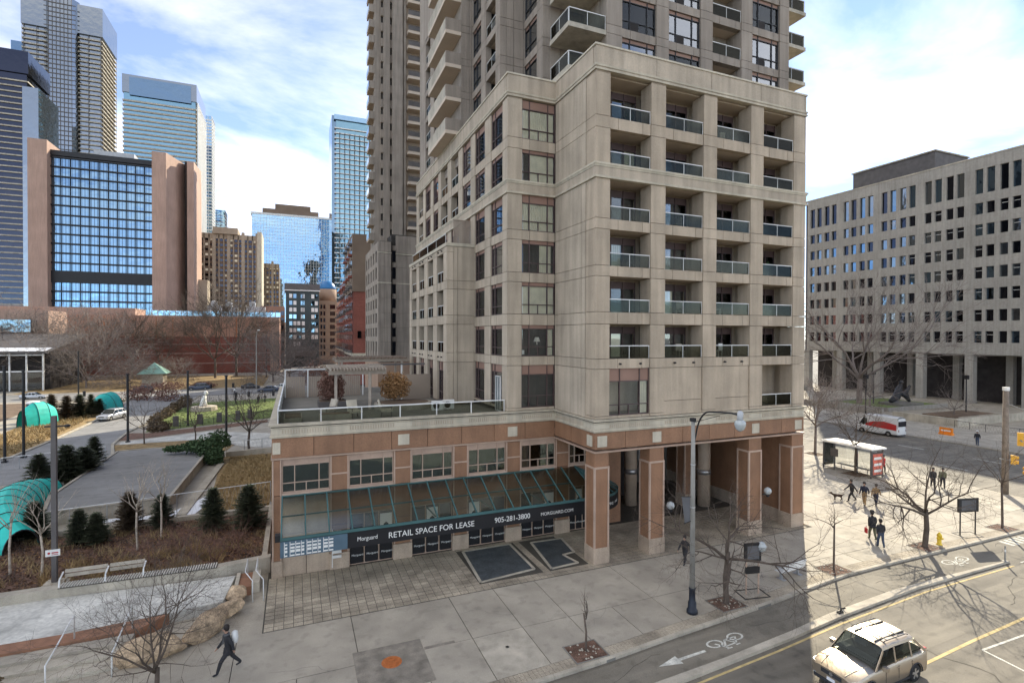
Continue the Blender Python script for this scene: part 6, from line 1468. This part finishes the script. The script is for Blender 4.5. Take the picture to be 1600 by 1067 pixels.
part(MB().box(x-.55, x+.55, y-.55, y+.55, .0, .3).box(x-.4, x+.4, y-.4, y+.4, .3, .42), 'footing', 'concrete_light', l2); part(MB().box(x-.11, x+.11, y-.11, y+.11, .42, 9.3), 'pole', 'grey_dark', l2)
part(MB().bar((x-.4, y, 8.75), (x+.55, y-.1, 8.75), .07, .07).lathe([(.1, 0), (.16, .08), (.1, .14)], (x+.6, y-.1, 8.68), 10), 'lamp_bracket', 'black_metal', l2); part(MB().box(x-.35, x+.28, y-.14, y-.12, 1.85, 2.2), 'notice', 'white_paint', l2); part(MB().lathe([(.06, 0), (.06, .01)], (x-.2, y-.15, 2.02), 10, ax='y').box(x-.08, x+.2, y-.15, y-.141, 2.0, 2.06).box(x-.08, x+.2, y-.15, y-.141, 1.92, 1.95), 'notice_mark', 'cloth_red', l2)
for lb, x, y, h in (('thin black pole standing at the edge of the driveway', -28.7, 72.6, 10.2), ('second thin black pole beside the driveway', -27.9, 74.7, 9.6), ('black pole in the bed past the teal tent', -43, 140, 10), ('black pole on the island tip', -19.7, 80.6, 8.6), ('black pole in the dog lawn', -14.9, 91.8, 8.2), ('black pole with a floodlight near the lawn gate', -8.1, 76.0, 8.4), ('black pole at the side street corner', -8.6, 190, 14)):
    t = thing('black_pole', lb, 'pole', (x, y, -.02)); part(MB().lathe([(.14, -.02), (.14, h)], (x, y, 0), 8), 'shaft', 'black_metal', t); part(MB().lathe([(.2, h), (.2, h+.12)], (x, y, 0), 8), 'cap', 'black_metal', t); part(MB().box(x-.22, x+.22, y-.22, y+.22, -.03, .12), 'foot', 'black_metal', t)
l3 = thing('street_lamp', 'pale cobra-head street lamp on the corner of the cross street', 'lamp', (-9, 148.3, 0)); part(MB().lathe([(.16, 0), (.10, 13.5)], (-9, 148.3, 0), 8), 'pole', 'pole_grey', l3); part(MB().tube([(-9, 148.3, 13.4), (-8.8, 147.5, 14.6), (-8.4, 146.5, 15)], .08, 6), 'arm', 'pole_grey', l3); part(MB().box(-8.6, -8.1, 145.8, 146.7, 14.9, 15.15), 'lamp_head', 'white_paint', l3)
for lb, x, y in (('slim black lantern post on the office forecourt', 106.3, 68.8), ('slim black lantern post in the soil planter', 110.5, 55.3), ('black lantern post near the garden wall', 94.5, 62.5)):
    t = thing('lantern_post', lb, 'lamp', (x, y, 0)); part(MB().lathe([(.12, 0), (.09, 6.2)], (x, y, .0), 8), 'post', 'black_metal', t); part(MB().box(x-.3, x+.3, y-.3, y+.3, 6.2, 6.9), 'lantern', 'black_metal', t)
kp = thing('signal_pole', 'weathered wooden pole carrying traffic signals at the crossing', 'pole', (57.2, 25.7, 0)); part(MB().lathe([(.26, 0), (.2, 9.0)], (57.2, 25.7, 0), 10), 'pole', 'pole_wood', kp, True); part(MB().lathe([(.24, 9.0), (.26, 9.3)], (57.2, 25.7, 0), 10), 'cap', 'white_paint', kp)
part(MB().tube([(57.2, 25.7, 7.9), (58.6, 25.0, 7.3), (61, 24, 7.9)], .05, 6), 'bracket', 'pole_grey', kp)
def signal(label, x, y, z, rz, n=3):
    t = thing('traffic_signal', label, 'signal', (x, y, z), rz); h = .38*n
    lpart(MB().box(-.2, .2, -.15, .15, 0, h), 'housing', 'signal_yellow', t)
    for k in range(n):
        v_ = MB().lathe([(.15, 0), (.15, -.2), (.14, -.2), (.14, 0)], (0, -.15, .19+k*.38), 12, ax='y'); vz = lpart(v_, 'visor', 'signal_yellow', t); lpart(MB().lathe([(.13, 0), (.13, .01)], (0, -.165, .19+k*.38), 12, ax='y'), 'lens', ('lens_amber', 'plastic', 'lens_red')[k], vz)
    lpart(MB().box(-.05, .05, .15, .9, h*.4, h*.4+.08), 'mounting_arm', 'pole_grey', t)
signal('yellow three-light signal hung high on the wooden pole', 58.4, 25.2, 4.2, R(120)); signal('yellow pedestrian signal low on the wooden pole', 57.3, 25.2, 2.7, R(30), 2); signal('yellow signal low at the crossing corner', 58.9, 24.9, 1.6, R(150), 2)
def street_bench(label, x, y, rz):
    t = thing('street_bench', label, 'bench', (x, y, 0), rz)
    for k in range(5): lpart(MB().box(-.95, .95, -.28+k*.105, -.21+k*.105, .44, .475), 'slat', 'rail_white', t)
    for k in range(4): lpart(MB().box(-.95, .95, .26+k*.03, .29+k*.03, .55+k*.11, .63+k*.11), 'back_slat', 'rail_white', t)
    for a in (-.72, .72):
        lpart(MB().bar((a, -.02, 0), (a, -.02, .44), .10, .14).box(a-.12, a+.12, -.25, .22, 0, .03).bar((a, .2, .42), (a, .36, .95), .06, .05).bar((a, -.28, .44), (a, -.28, .62), .05, .05).bar((a, -.3, .64), (a, .3, .64), .05, .05), 'support', 'rail_grey', t)
street_bench('white slatted steel bench facing the pavement by the shadow edge', 26.0, 21.4, R(185)); 
def map_sign(label, x, y, rz, lift, wd, two):
    t = thing('map_sign', label, 'sign', (x, y, 0), rz)
    for s in (-1, 1): lpart(MB().box(s*wd*.38-.03, s*wd*.38+.03, -.03, .03, 0, lift+.95), 'post', 'granite_trim' if two else 'black_metal', t)
    lpart(MB().box(-wd/2, wd/2, -.06, .06, lift, lift+.95), 'panel', 'black_metal', t)
    if two: lpart(MB().box(-wd*.42, wd*.42, -.05, .05, lift-.65, lift-.3), 'lower_panel', 'black_metal', t); lpart(MB().lathe([(.05, 0), (.2, .1), (.26, .32), (.15, .5), (.05, .55)], (wd*.55, 0, lift+.45), 10), 'globe', 'globe', t, True)
    lpart(MB().box(-wd*.36, wd*.36, -.07, -.061, lift+.12, lift+.82), 'map_face', 'cloth_grey', t)
    fm = MB()
    for a, b, c, d in ((-.75, .75, -.5, -.44), (-.75, .75, .44, .5), (-.75, -.69, -.44, .44), (.69, .75, -.44, .44)): fm.box(a, b, c, d, 0, .025)
    lpart(fm, 'ground_frame', 'black_metal', t)
map_sign('tall black map sign on yellow posts in front of the arcade', 22.4, 20.7, R(-12), 1.75, .95, True); map_sign('dark board sign on two posts by the sunny kerb', 42.9, 21.3, R(-14), 1.6, 1.6, False)
hy = thing('fire_hydrant', 'yellow fire hydrant beside the broad bare tree', 'hydrant', (39.15, 21.0, 0)); x, y = 39.15, 21.0
part(MB().lathe([(.17, 0), (.17, .05), (.12, .07), (.12, .55), (.15, .57), (.14, .66), (.07, .75), (.04, .82)], (x, y, 0), 12), 'barrel', 'yellow_paint', hy, True)
for d in ((-1, 0), (1, 0), (0, -1)): part(MB().tube([(x, y, .45), (x+d[0]*.22, y+d[1]*.22, .45)], .065, 8), 'nozzle', 'yellow_paint', hy)
# bus shelter
bs = thing('bus_shelter', 'glass bus shelter with white roof and a red advertising panel', 'shelter', (52, 35.5, 0))
part(MB().box(51.0, 53.2, 33.1, 38.4, 2.75, 2.88).box(51.2, 53.0, 33.3, 38.2, 2.88, 2.95), 'roof', 'white_paint', bs)
for x, y in ((51.2, 38.2), (52.9, 38.2), (52.9, 35.8), (51.2, 33.3), (52.9, 33.3)): part(MB().box(x-.05, x+.05, y-.05, y+.05, 0, 2.75), 'post', 'grey_dark', bs)
for y0, y1 in ((33.4, 35.7), (35.9, 38.1)): part(MB().box(52.88, 52.9, y0, y1, .25, 2.6), 'glass_panel', 'glass', bs)
part(MB().box(51.3, 52.8, 38.18, 38.2, .25, 2.6), 'glass_panel', 'glass', bs)
ad = part(MB().box(51.25, 52.85, 33.22, 33.42, .2, 2.45), 'advert_box', 'grey_dark', bs); part(MB().box(51.35, 52.75, 33.205, 33.22, .35, 2.35), 'advert_poster', 'poster', ad)
for k in range(3): part(MB().box(51.5, 52.6, 33.2, 33.204, .6+k*.6, .85+k*.6), 'poster_block', 'white_paint', ad)
part(MB().box(52.3, 52.75, 34.2, 37.5, .45, .5), 'seat', 'steel', bs)
for y in (34.5, 37.2): part(MB().box(52.5, 52.56, y-.03, y+.03, 0, .45), 'seat_leg', 'steel', bs)
part(MB().box(51.15, 51.19, 36.6, 37.4, 1.4, 2.2).box(51.15, 51.19, 36.97, 37.03, .0, 1.4), 'timetable', 'grey_dark', bs)
# parcel of small things across the avenue and in the park
ob = thing('barrier', 'orange and white plastic barrier across the avenue', 'barrier', (84.3, 44.5, 0)); part(MB().prism([(83.95, 43.7), (84.65, 43.7), (84.65, 45.3), (83.95, 45.3)], 0, .25).prism([(84.18, 43.7), (84.42, 43.7), (84.42, 45.3), (84.18, 45.3)], .25, 1.0), 'shell', 'orange', ob); part(MB().box(84.16, 84.44, 43.9, 45.1, .5, .7), 'stripe', 'white_paint', ob)
kk = thing('park_kiosk', 'small park kiosk with a green hipped copper roof', 'kiosk', (-35, 168, 0)); part(MB().box(-37.4, -32.6, 165.6, 170.4, -.02, 3.4), 'wall', 'wood_slat', kk)
rf = MB(); 
for a, b in (((-38.4, 164.6), (-31.6, 164.6)), ((-31.6, 164.6), (-31.6, 171.4)), ((-31.6, 171.4), (-38.4, 171.4)), ((-38.4, 171.4), (-38.4, 164.6))): rf.face([(*a, 3.4), (*b, 3.4), (-35, 168, 6.3)])
part(rf, 'roof', 'copper_green', kk)
bz = thing('bronze_statue', 'dark bronze reclining sculpture on the office forecourt', 'statue', (110, 66, 0)); part(MB().box(106.5, 113, 63.5, 68, .4, .9), 'plinth', 'concrete_dark', bz); part(MB().tube([(107, 66, 1.2), (108.5, 65.8, 1.9), (109.5, 66, 3.4), (110.2, 66, 4.4)], [.4, .7, .6, .3], 8).tube([(109.4, 66, 3.0), (111, 65.6, 2.2), (112.5, 65.8, 1.0)], [.6, .55, .25], 8).tube([(110.6, 65.6, 2.4), (111.6, 65.2, 4.2)], [.5, .2], 7).lathe([(.1, -.4), (.42, 0), (.1, .42)], (110.3, 66, 4.8), 10), 'figure', 'plastic', bz, True)
ps = thing('dog_statue', 'pale spotted dog statue on a low round bed in the lawn', 'statue', (-15.3, 110, 0)); part(MB().lathe([(2.2, -.02), (2.1, .7), (1.9, .75)], (-15.3, 110, 0), 14), 'bed', 'wood_slat', ps); part(MB().tube([(-15.6, 110, .7), (-15.4, 110, 1.6), (-15.2, 110, 2.6)], [.5, .45, .3], 8).lathe([(.1, -.4), (.4, 0), (.12, .45)], (-15.0, 110, 3.1), 9).tube([(-15.1, 109.8, 1.8), (-14.9, 109.7, .75)], .14, 6).tube([(-15.1, 110.2, 1.8), (-14.9, 110.3, .75)], .14, 6), 'dog_figure', 'white_paint', ps, True)
for i, (x, y) in enumerate(((-16.5, 92), (-13.5, 93), (-11, 94), (-8.5, 95.2), (-6.8, 96))): solo(MB().box(x-.35, x+.35, y-.2, y+.2, -.03, 1.5).box(x-.28, x+.28, y-.23, y-.2, .3, 1.3), 'gate_post', 'grey_dark', ('first', 'second', 'third', 'fourth', 'fifth')[i]+' dark slab post from the hedge along the dog lawn fence', 'post', 'slab posts at the dog lawn')
for i, (x, y) in enumerate(((-48, 140.5), (-43.5, 145), (-12, 130.5), (-9.5, 131), (-4.5, 131), (-20, 155), (-15, 156))): solo(MB().lathe([(.28, -.04), (.28, .9), (.34, .95), (.34, 1.05), (.1, 1.15)], (x, y, 0), 10), 'park_bin', 'black_metal', 'black bin '+('near the silver car by the pavilion', 'on the cross street between pavilion and kiosk', 'behind the dog lawn by the pedestrian', 'behind the middle of the dog lawn', 'behind the dog lawn at its street end', 'across the street from the blue-grey minivan', 'in the dry grass past the black hatchback')[i], 'bin', 'black bins along the park streets')
dl = thing('delineator_post', 'slim pale delineator post at the tip of the lane separator', 'post', (39.9, 17.88, 0)); part(MB().lathe([(.13, 0), (.13, .03), (.05, .06), (.04, .95), (.02, .97)], (39.9, 17.88, 0), 10), 'shaft', 'pole_grey', dl); part(MB().lathe([(.045, .6), (.045, .75)], (39.9, 17.88, 0), 10), 'reflective_band', 'white_paint', dl)
db = thing('delineator_stub', 'broken black delineator stub on the lane separator', 'post', (24.9, 17.62, 0)); part(MB().box(24.75, 25.05, 17.55, 17.7, 0, .07), 'base_plate', 'rubber', db); part(MB().tube([(24.9, 17.62, .05), (24.95, 17.6, .2), (25.15, 17.55, .22)], .04, 6), 'bent_post', 'rubber', db)
cs = thing('corner_shrub', 'dark red-brown clipped shrub in front of the plaza steps', 'shrub', (-10.9, 25.3, 0)); m = MB(); leafball(m, (-10.9, 25.3, .45), .75, .6, .55, 1500, .14, qs, .4); part(m, 'foliage', 'needle_brown', cs); part(MB().tube([(-10.9, 25.3, -.03), (-10.9, 25.3, .5)], .05, 6), 'stem', 'bark', cs)
# teal tunnels in the park
def tunnel(label, path, r, h, ribs, tail=None):
    t = thing('play_tunnel', label, 'tent', (path[0][0], path[0][1], 0)); P = [Vector((x, y, 0)) for x, y in path]; m = MB(); rb = []; rings = []
    n = len(P)
    for k, p in enumerate(P):
        d = (P[min(k+1, n-1)]-P[max(k-1, 0)]).normalized(); s = Vector((d.y, -d.x, 0)); f = .45+.55*math.sin(math.pi*(k+.6)/(n+.2))
        rings.append([tuple(p+s*(r*f*math.cos(R(a)))+Vector((0, 0, h*f*max(0, math.sin(R(a)))-.02))) for a in range(0, 181, 15)])
    for a, b in zip(rings, rings[1:]):
        for j in range(12): m.face([a[j], a[j+1], b[j+1], b[j]])
    part(m, 'cloth', 'teal_cloth', t, True)
    for rg in rings: part(MB().tube(rg, .045, 5), 'rib', 'black_metal', t)
    part(MB().tube([rg[0] for rg in rings], .06, 5).tube([rg[-1] for rg in rings], .06, 5), 'edge_rail', 'concrete_light', t)
pth = [(-15.9, 42.2), (-16.6, 43.0), (-17.4, 44.2), (-18.1, 45.6), (-18.7, 47.2), (-19.1, 48.8), (-19.4, 50.4), (-19.6, 52), (-19.6, 53.6), (-19.5, 55.2), (-19.3, 56.6)]
tunnel('large curved teal play tunnel with dark hoops at the edge of the mulch bed', pth, 1.7, 2.5, 11)
tunnel('small teal hooped tent in the dry bed by the driveway', [(-37.2, 99), (-36.4, 100.4), (-35.6, 101.8), (-35.0, 103.4)], 1.25, 3.6, 4); tunnel('teal hooped tent behind the row of evergreens', [(-31.8, 111), (-31.4, 114), (-31.2, 117), (-31.4, 120)], 2.0, 3.4, 4)
pc = thing('portable_toilet', 'small blue cabin beyond the dry bed', 'cabin', (-40.5, 112, 0)); part(MB().box(-41.2, -39.8, 111.3, 112.7, -.03, 2.2), 'cabin_wall', 'car_blue', pc); part(MB().lathe([(1.1, 2.2), (.8, 2.5), (.1, 2.6)], (-40.5, 112, 0), 8), 'cabin_roof', 'white_paint', pc)
solo(MB().lathe([(.9, -.05), (1.5, .3), (1.3, 1.0), (.5, 1.4)], (-31.8, 68.6, 0), 9), 'boulder', 'boulder', 'pale boulder at the bend of the driveway', 'boulder', smooth=True)
# ================================================================== people
def person(label, loc, rz, h=1.75, stride=.32, top='cloth_black', bottom='cloth_jean', hair='hair', arm=.25, lean=.04, shoe='cloth_black', coat=0.0, hood=False, hat=None, arms=None):
    S = h/1.75; J = []; E = []; Rd = []; G_ = []
    def add(p, r, g, par=None):
        J.append(Vector(p)*S); Rd.append((r*S, r*S) if not isinstance(r, tuple) else (r[0]*S, r[1]*S)); G_.append(g)
        if par is not None: E.append((par, len(J)-1))
        return len(J)-1
    pz = .93-.10*stride
    pel = add((0, 0, pz), (.175, .15), 'b'); wst = add((lean*.4, 0, pz+.18), (.175, .145), 't', pel); chest = add((lean, 0, pz+.38), (.20, .155), 't', wst); nk0 = add((lean*1.2, 0, pz+.53), (.10, .095), 't', chest)
    nk = add((lean*1.5+.01, 0, pz+.60), .052, 's', nk0); hd = add((lean*1.7+.03, 0, pz+.70), (.085, .09), 's', nk); hd2 = add((lean*1.8+.03, 0, pz+.80), (.088, .098), 's', hd)
    for s, f in ((1, 1), (-1, -1)):
        hip = add((0, s*.09, pz-.06), .11, 'b', pel)
        fx = stride*f; kx = fx*.5+.07; kz = .48 if f > 0 else .50; az = .085 if f > 0 else .11+.10*stride
        kn = add((kx, s*.095, kz), .083, 'b', hip); an = add((fx-.02, s*.095, az), .06, 'b', kn)
        hz_ = max(.045, az-.03) if f < 0 else .045
        toe = add((fx+.15, s*.10, .04 if f > 0 else hz_*.55), .036, 'f', add((fx-.01, s*.095, hz_), .045, 'f', an))
        sh = add((lean*1.1, s*.185, pz+.47), .085, 't', chest); am = arms[s] if arms and s in arms else None
        if am: el_p, wr_p = am
        else: sw = -arm*f; el_p = (lean+sw*.55-.02, s*.235, pz+.22); wr_p = (lean+sw*1.15+.05, s*.235, pz+.01)
        el = add(el_p, .066, 't', sh); wr = add(wr_p, .048, 't', el); wv = Vector(wr_p); dv = (wv-Vector(el_p)).normalized()
        pm = add(tuple(wv+dv*.06), (.034, .022), 's', wr)
        for q, (off, ln) in enumerate(((-.026, .065), (-.009, .08), (.009, .078), (.026, .062))):
            b = wv+dv*.10+Vector((off, 0, 0)); k1 = add(tuple(b), .0095, 's', pm); add(tuple(b+dv*ln*.8+Vector((.012, -s*.012, 0))), .008, 's', k1)
        th = add(tuple(wv+dv*.05+Vector((.036, -s*.01, 0))), .010, 's', pm); add(tuple(wv+dv*.09+Vector((.05, -s*.02, 0))), .0085, 's', th)
    me = bpy.data.meshes.new('body'); me.from_pydata([tuple(v) for v in J], E, []); o = bpy.data.objects.new('tmp', me); COL.objects.link(o)
    md = o.modifiers.new('skin', 'SKIN'); md.use_smooth_shade = True
    for i, sv in enumerate(me.skin_vertices[0].data): sv.radius = Rd[i]; sv.use_root = (i == 0)
    sb_ = o.modifiers.new('sub', 'SUBSURF'); sb_.levels = 1; sb_.render_levels = 1
    dg = bpy.context.evaluated_depsgraph_get(); bm_ = bpy.data.meshes.new_from_object(o.evaluated_get(dg)); bpy.data.objects.remove(o)
    bm_.materials.clear()
    for m in ('skin', top, bottom, shoe): bm_.materials.append(MATS[m])
    mid = {'s': 0, 't': 1, 'b': 2, 'f': 3}
    for p in bm_.polygons:
        c = p.center; best = 9e9; g = 't'
        for i, v in enumerate(J):
            d = (v-c).length-Rd[i][0]*.9
            if d < best: best = d; g = G_[i]
        if coat and g == 'b' and c.z > (pz-coat)*S: g = 't'
        if g == 's' and c.z < (pz+.56)*S and c.z > (pz+.3)*S: g = 't'
        p.material_index = mid[g]; p.use_smooth = True
    t = thing('person', label, 'person', loc, rz); lpart(bm_, 'body', '', t)
    hc = Vector((lean*1.8+.02, 0, pz+.79))*S; hr = MB()
    prof = [(.03, -.15), (.088, -.11), (.110, -.02), (.104, .045), (.078, .088), (.04, .112), (.005, .120)]
    hr.lathe([(r*S, z*S) for r, z in prof], tuple(hc+Vector((-.028, 0, .02))*S), 12); lpart(hr, 'hood' if hood else 'hair', top if hood else hair, t, True)
    if hat: lpart(MB().lathe([(.14*S, 0), (.115*S, .02*S), (.112*S, .10*S), (.06*S, .135*S)], tuple(hc+Vector((0, 0, .04))*S), 12), 'hat', hat, t, True)
    fc = MB()
    for s in (-1, 1): fc.lathe([(.011*S, 0), (.008*S, .006*S)], tuple(hc+Vector((.085, s*.03, -.035))*S), 6, ax='x')
    fc.box(*[v*S for v in (lean*1.8+.115, lean*1.8+.14, -.012, .012, pz+.715, pz+.75)]); lpart(fc, 'face', 'skin', t)
    if coat:   # flared coat hem
        hm = MB(); z0, z1 = (pz-coat)*S, (pz+.02)*S
        hm.lathe([(.20*S, z0), (.185*S, (z0+z1)/2), (.165*S, z1)], (0, 0, 0), 14); lpart(hm, 'coat_hem', top, t, True)
    return t
person('person striding in a long black coat with a pale scarf, head masked, before the boulders', (-2.5, 24.0, 0), R(195), 1.84, .42, 'cloth_black', 'cloth_black', coat=.22, arm=.2)
bp_ = MB(); bp_.lathe([(.05, -.24), (.15, -.2), (.17, 0), (.14, .2), (.05, .26)], (0, 0, 0), 10); o = solo(bp_, 'backpack', 'cloth_white', 'pale backpack on the striding person in black', 'bag', smooth=True); o.location = (-2.28, 24.06, 1.3); o.scale = (.8, 1, 1)
sc2 = MB().lathe([(.10, 0), (.13, .05), (.11, .1)], (0, 0, 0), 10).bar((-.10, .06, .05), (-.14, .07, -.35), .08, .02); o = solo(sc2, 'scarf', 'cloth_grey', 'grey scarf round the neck of the striding person', 'scarf'); o.location = (-2.56, 23.98, 1.45); o.rotation_euler = (0, 0, R(10))
person('person in a black jacket walking past the arcade column', (21.64, 25.0, 0), R(200), 1.68, .26, 'cloth_black', 'cloth_black', arm=.3)
person('person in a black cap and coat with olive trousers walking away', (35.9, 23.2, 0), R(60), 1.86, .2, 'cloth_black', 'cloth_olive', hat='cloth_black', coat=.1, arm=.1)
person('person with long dark hair in a black hoodie and jeans walking away', (35.1, 22.15, 0), R(55), 1.76, .2, 'cloth_black', 'cloth_jean', arm=.1)
o = solo(MB().prism([(-.14, -.05), (.14, -.05), (.14, .05), (-.14, .05)], -.42, -.1).tube([(-.08, 0, -.1), (0, 0, .04), (.08, 0, -.1)], .012, 5), 'shopping_bag', 'cloth_red', 'red shopping bag carried by the person in the black cap', 'bag'); o.location = (35.72, 23.52, .82); o.rotation_euler = (0, 0, R(55))
person('person in black walking a dog across the sunny plaza', (42.7, 29.3, 0), R(150), 1.8, .34, 'cloth_black', 'cloth_black', arm=.3)
person('person in a dark patterned jacket and tan trousers beside the tan jacket', (42.75, 28.3, 0), R(200), 1.84, .22, 'cloth_navy', 'cloth_tan')
person('person in a tan jacket and dark trousers stepping out on the plaza', (43.3, 27.75, 0), R(20), 1.76, .38, 'cloth_tan', 'cloth_navy')
person('person in a bright red coat waiting by the bus shelter', (54.7, 34.4, 0), R(260), 1.75, .16, 'cloth_red', 'cloth_black', coat=.2)
person('person in a dark coat behind the branches of the broad tree', (53.4, 29.2, 0), R(220), 1.8, .2, 'cloth_black', 'cloth_black', coat=.15); person('person in an olive jacket next to the dark coat', (54.1, 28.8, 0), R(215), 1.8, .26, 'cloth_olive', 'cloth_black')
person('person with a white helmet at the far kerb of the avenue', (79.6, 38.6, 0), R(200), 1.8, .15, 'cloth_black', 'cloth_jean', hat='cloth_white')
for lb, x, y, rz in (('person in black standing on the dog lawn', -10.8, 116.5, 0), ('person in dark clothes at the back of the lawn', -6.7, 116, 90), ('second person in dark clothes at the back of the lawn', -5.6, 118.5, 200)): person(lb, (x, y, -.02), R(rz), 1.8, .12, 'cloth_black', 'cloth_black')
person('person in a dark jacket crossing near the side street', (-12.8, 136, -.03), R(10), 1.75, .2, 'cloth_white', 'cloth_navy')
def dog(label, loc, rz):
    pts = [((0, 0, .42), .10), ((.25, 0, .45), .12), ((.45, 0, .52), .09), ((.58, 0, .62), .07), ((.70, 0, .62), .05), ((.80, 0, .60), .032), ((-.2, 0, .44), .11), ((-.34, 0, .50), .03), ((-.5, 0, .62), .018)]
    ed = [(0, 1), (1, 2), (2, 3), (3, 4), (4, 5), (0, 6), (6, 7), (7, 8)]
    for s in (-1, 1):
        for root, xs_ in ((1, ((.30, .30), (.28 + .06*s, .16), (.30 + .10*s, .02))), (6, ((-.18, .32), (-.27+.06*s, .18), (-.20+.10*s, .02)))):
            par = root
            for k, (x, z) in enumerate(xs_): pts.append(((x, s*.08, z), (.055, .032, .03)[k])); ed.append((par, len(pts)-1)); par = len(pts)-1
        pts.append(((.56, s*.05, .72), .018)); ed.append((3, len(pts)-1))
    me = bpy.data.meshes.new('dog'); me.from_pydata([p for p, _ in pts], ed, []); o = bpy.data.objects.new('tmp', me); COL.objects.link(o); md = o.modifiers.new('skin', 'SKIN'); md.use_smooth_shade = True
    for i, sv in enumerate(me.skin_vertices[0].data): sv.radius = (pts[i][1],)*2; sv.use_root = i == 0
    sb_ = o.modifiers.new('sub', 'SUBSURF'); sb_.levels = 1; dg = bpy.context.evaluated_depsgraph_get(); m2 = bpy.data.meshes.new_from_object(o.evaluated_get(dg)); bpy.data.objects.remove(o)
    m2.materials.clear(); m2.materials.append(MATS['dog_fur'])
    for p in m2.polygons: p.use_smooth = True
    o = link('dog', m2); o.location = loc; o.rotation_euler = (0, 0, rz); return tag(o, label, 'dog')
dog('dark brown dog walking on a lead beside the person in black', (41.9, 29.9, 0), R(150))
solo(MB().tube([(42.5, 29.6, .95), (42.2, 29.75, .6), (41.9, 29.9, .58)], .012, 4), 'dog_lead', 'cloth_black', 'thin dark lead between the person in black and the dog', 'lead')
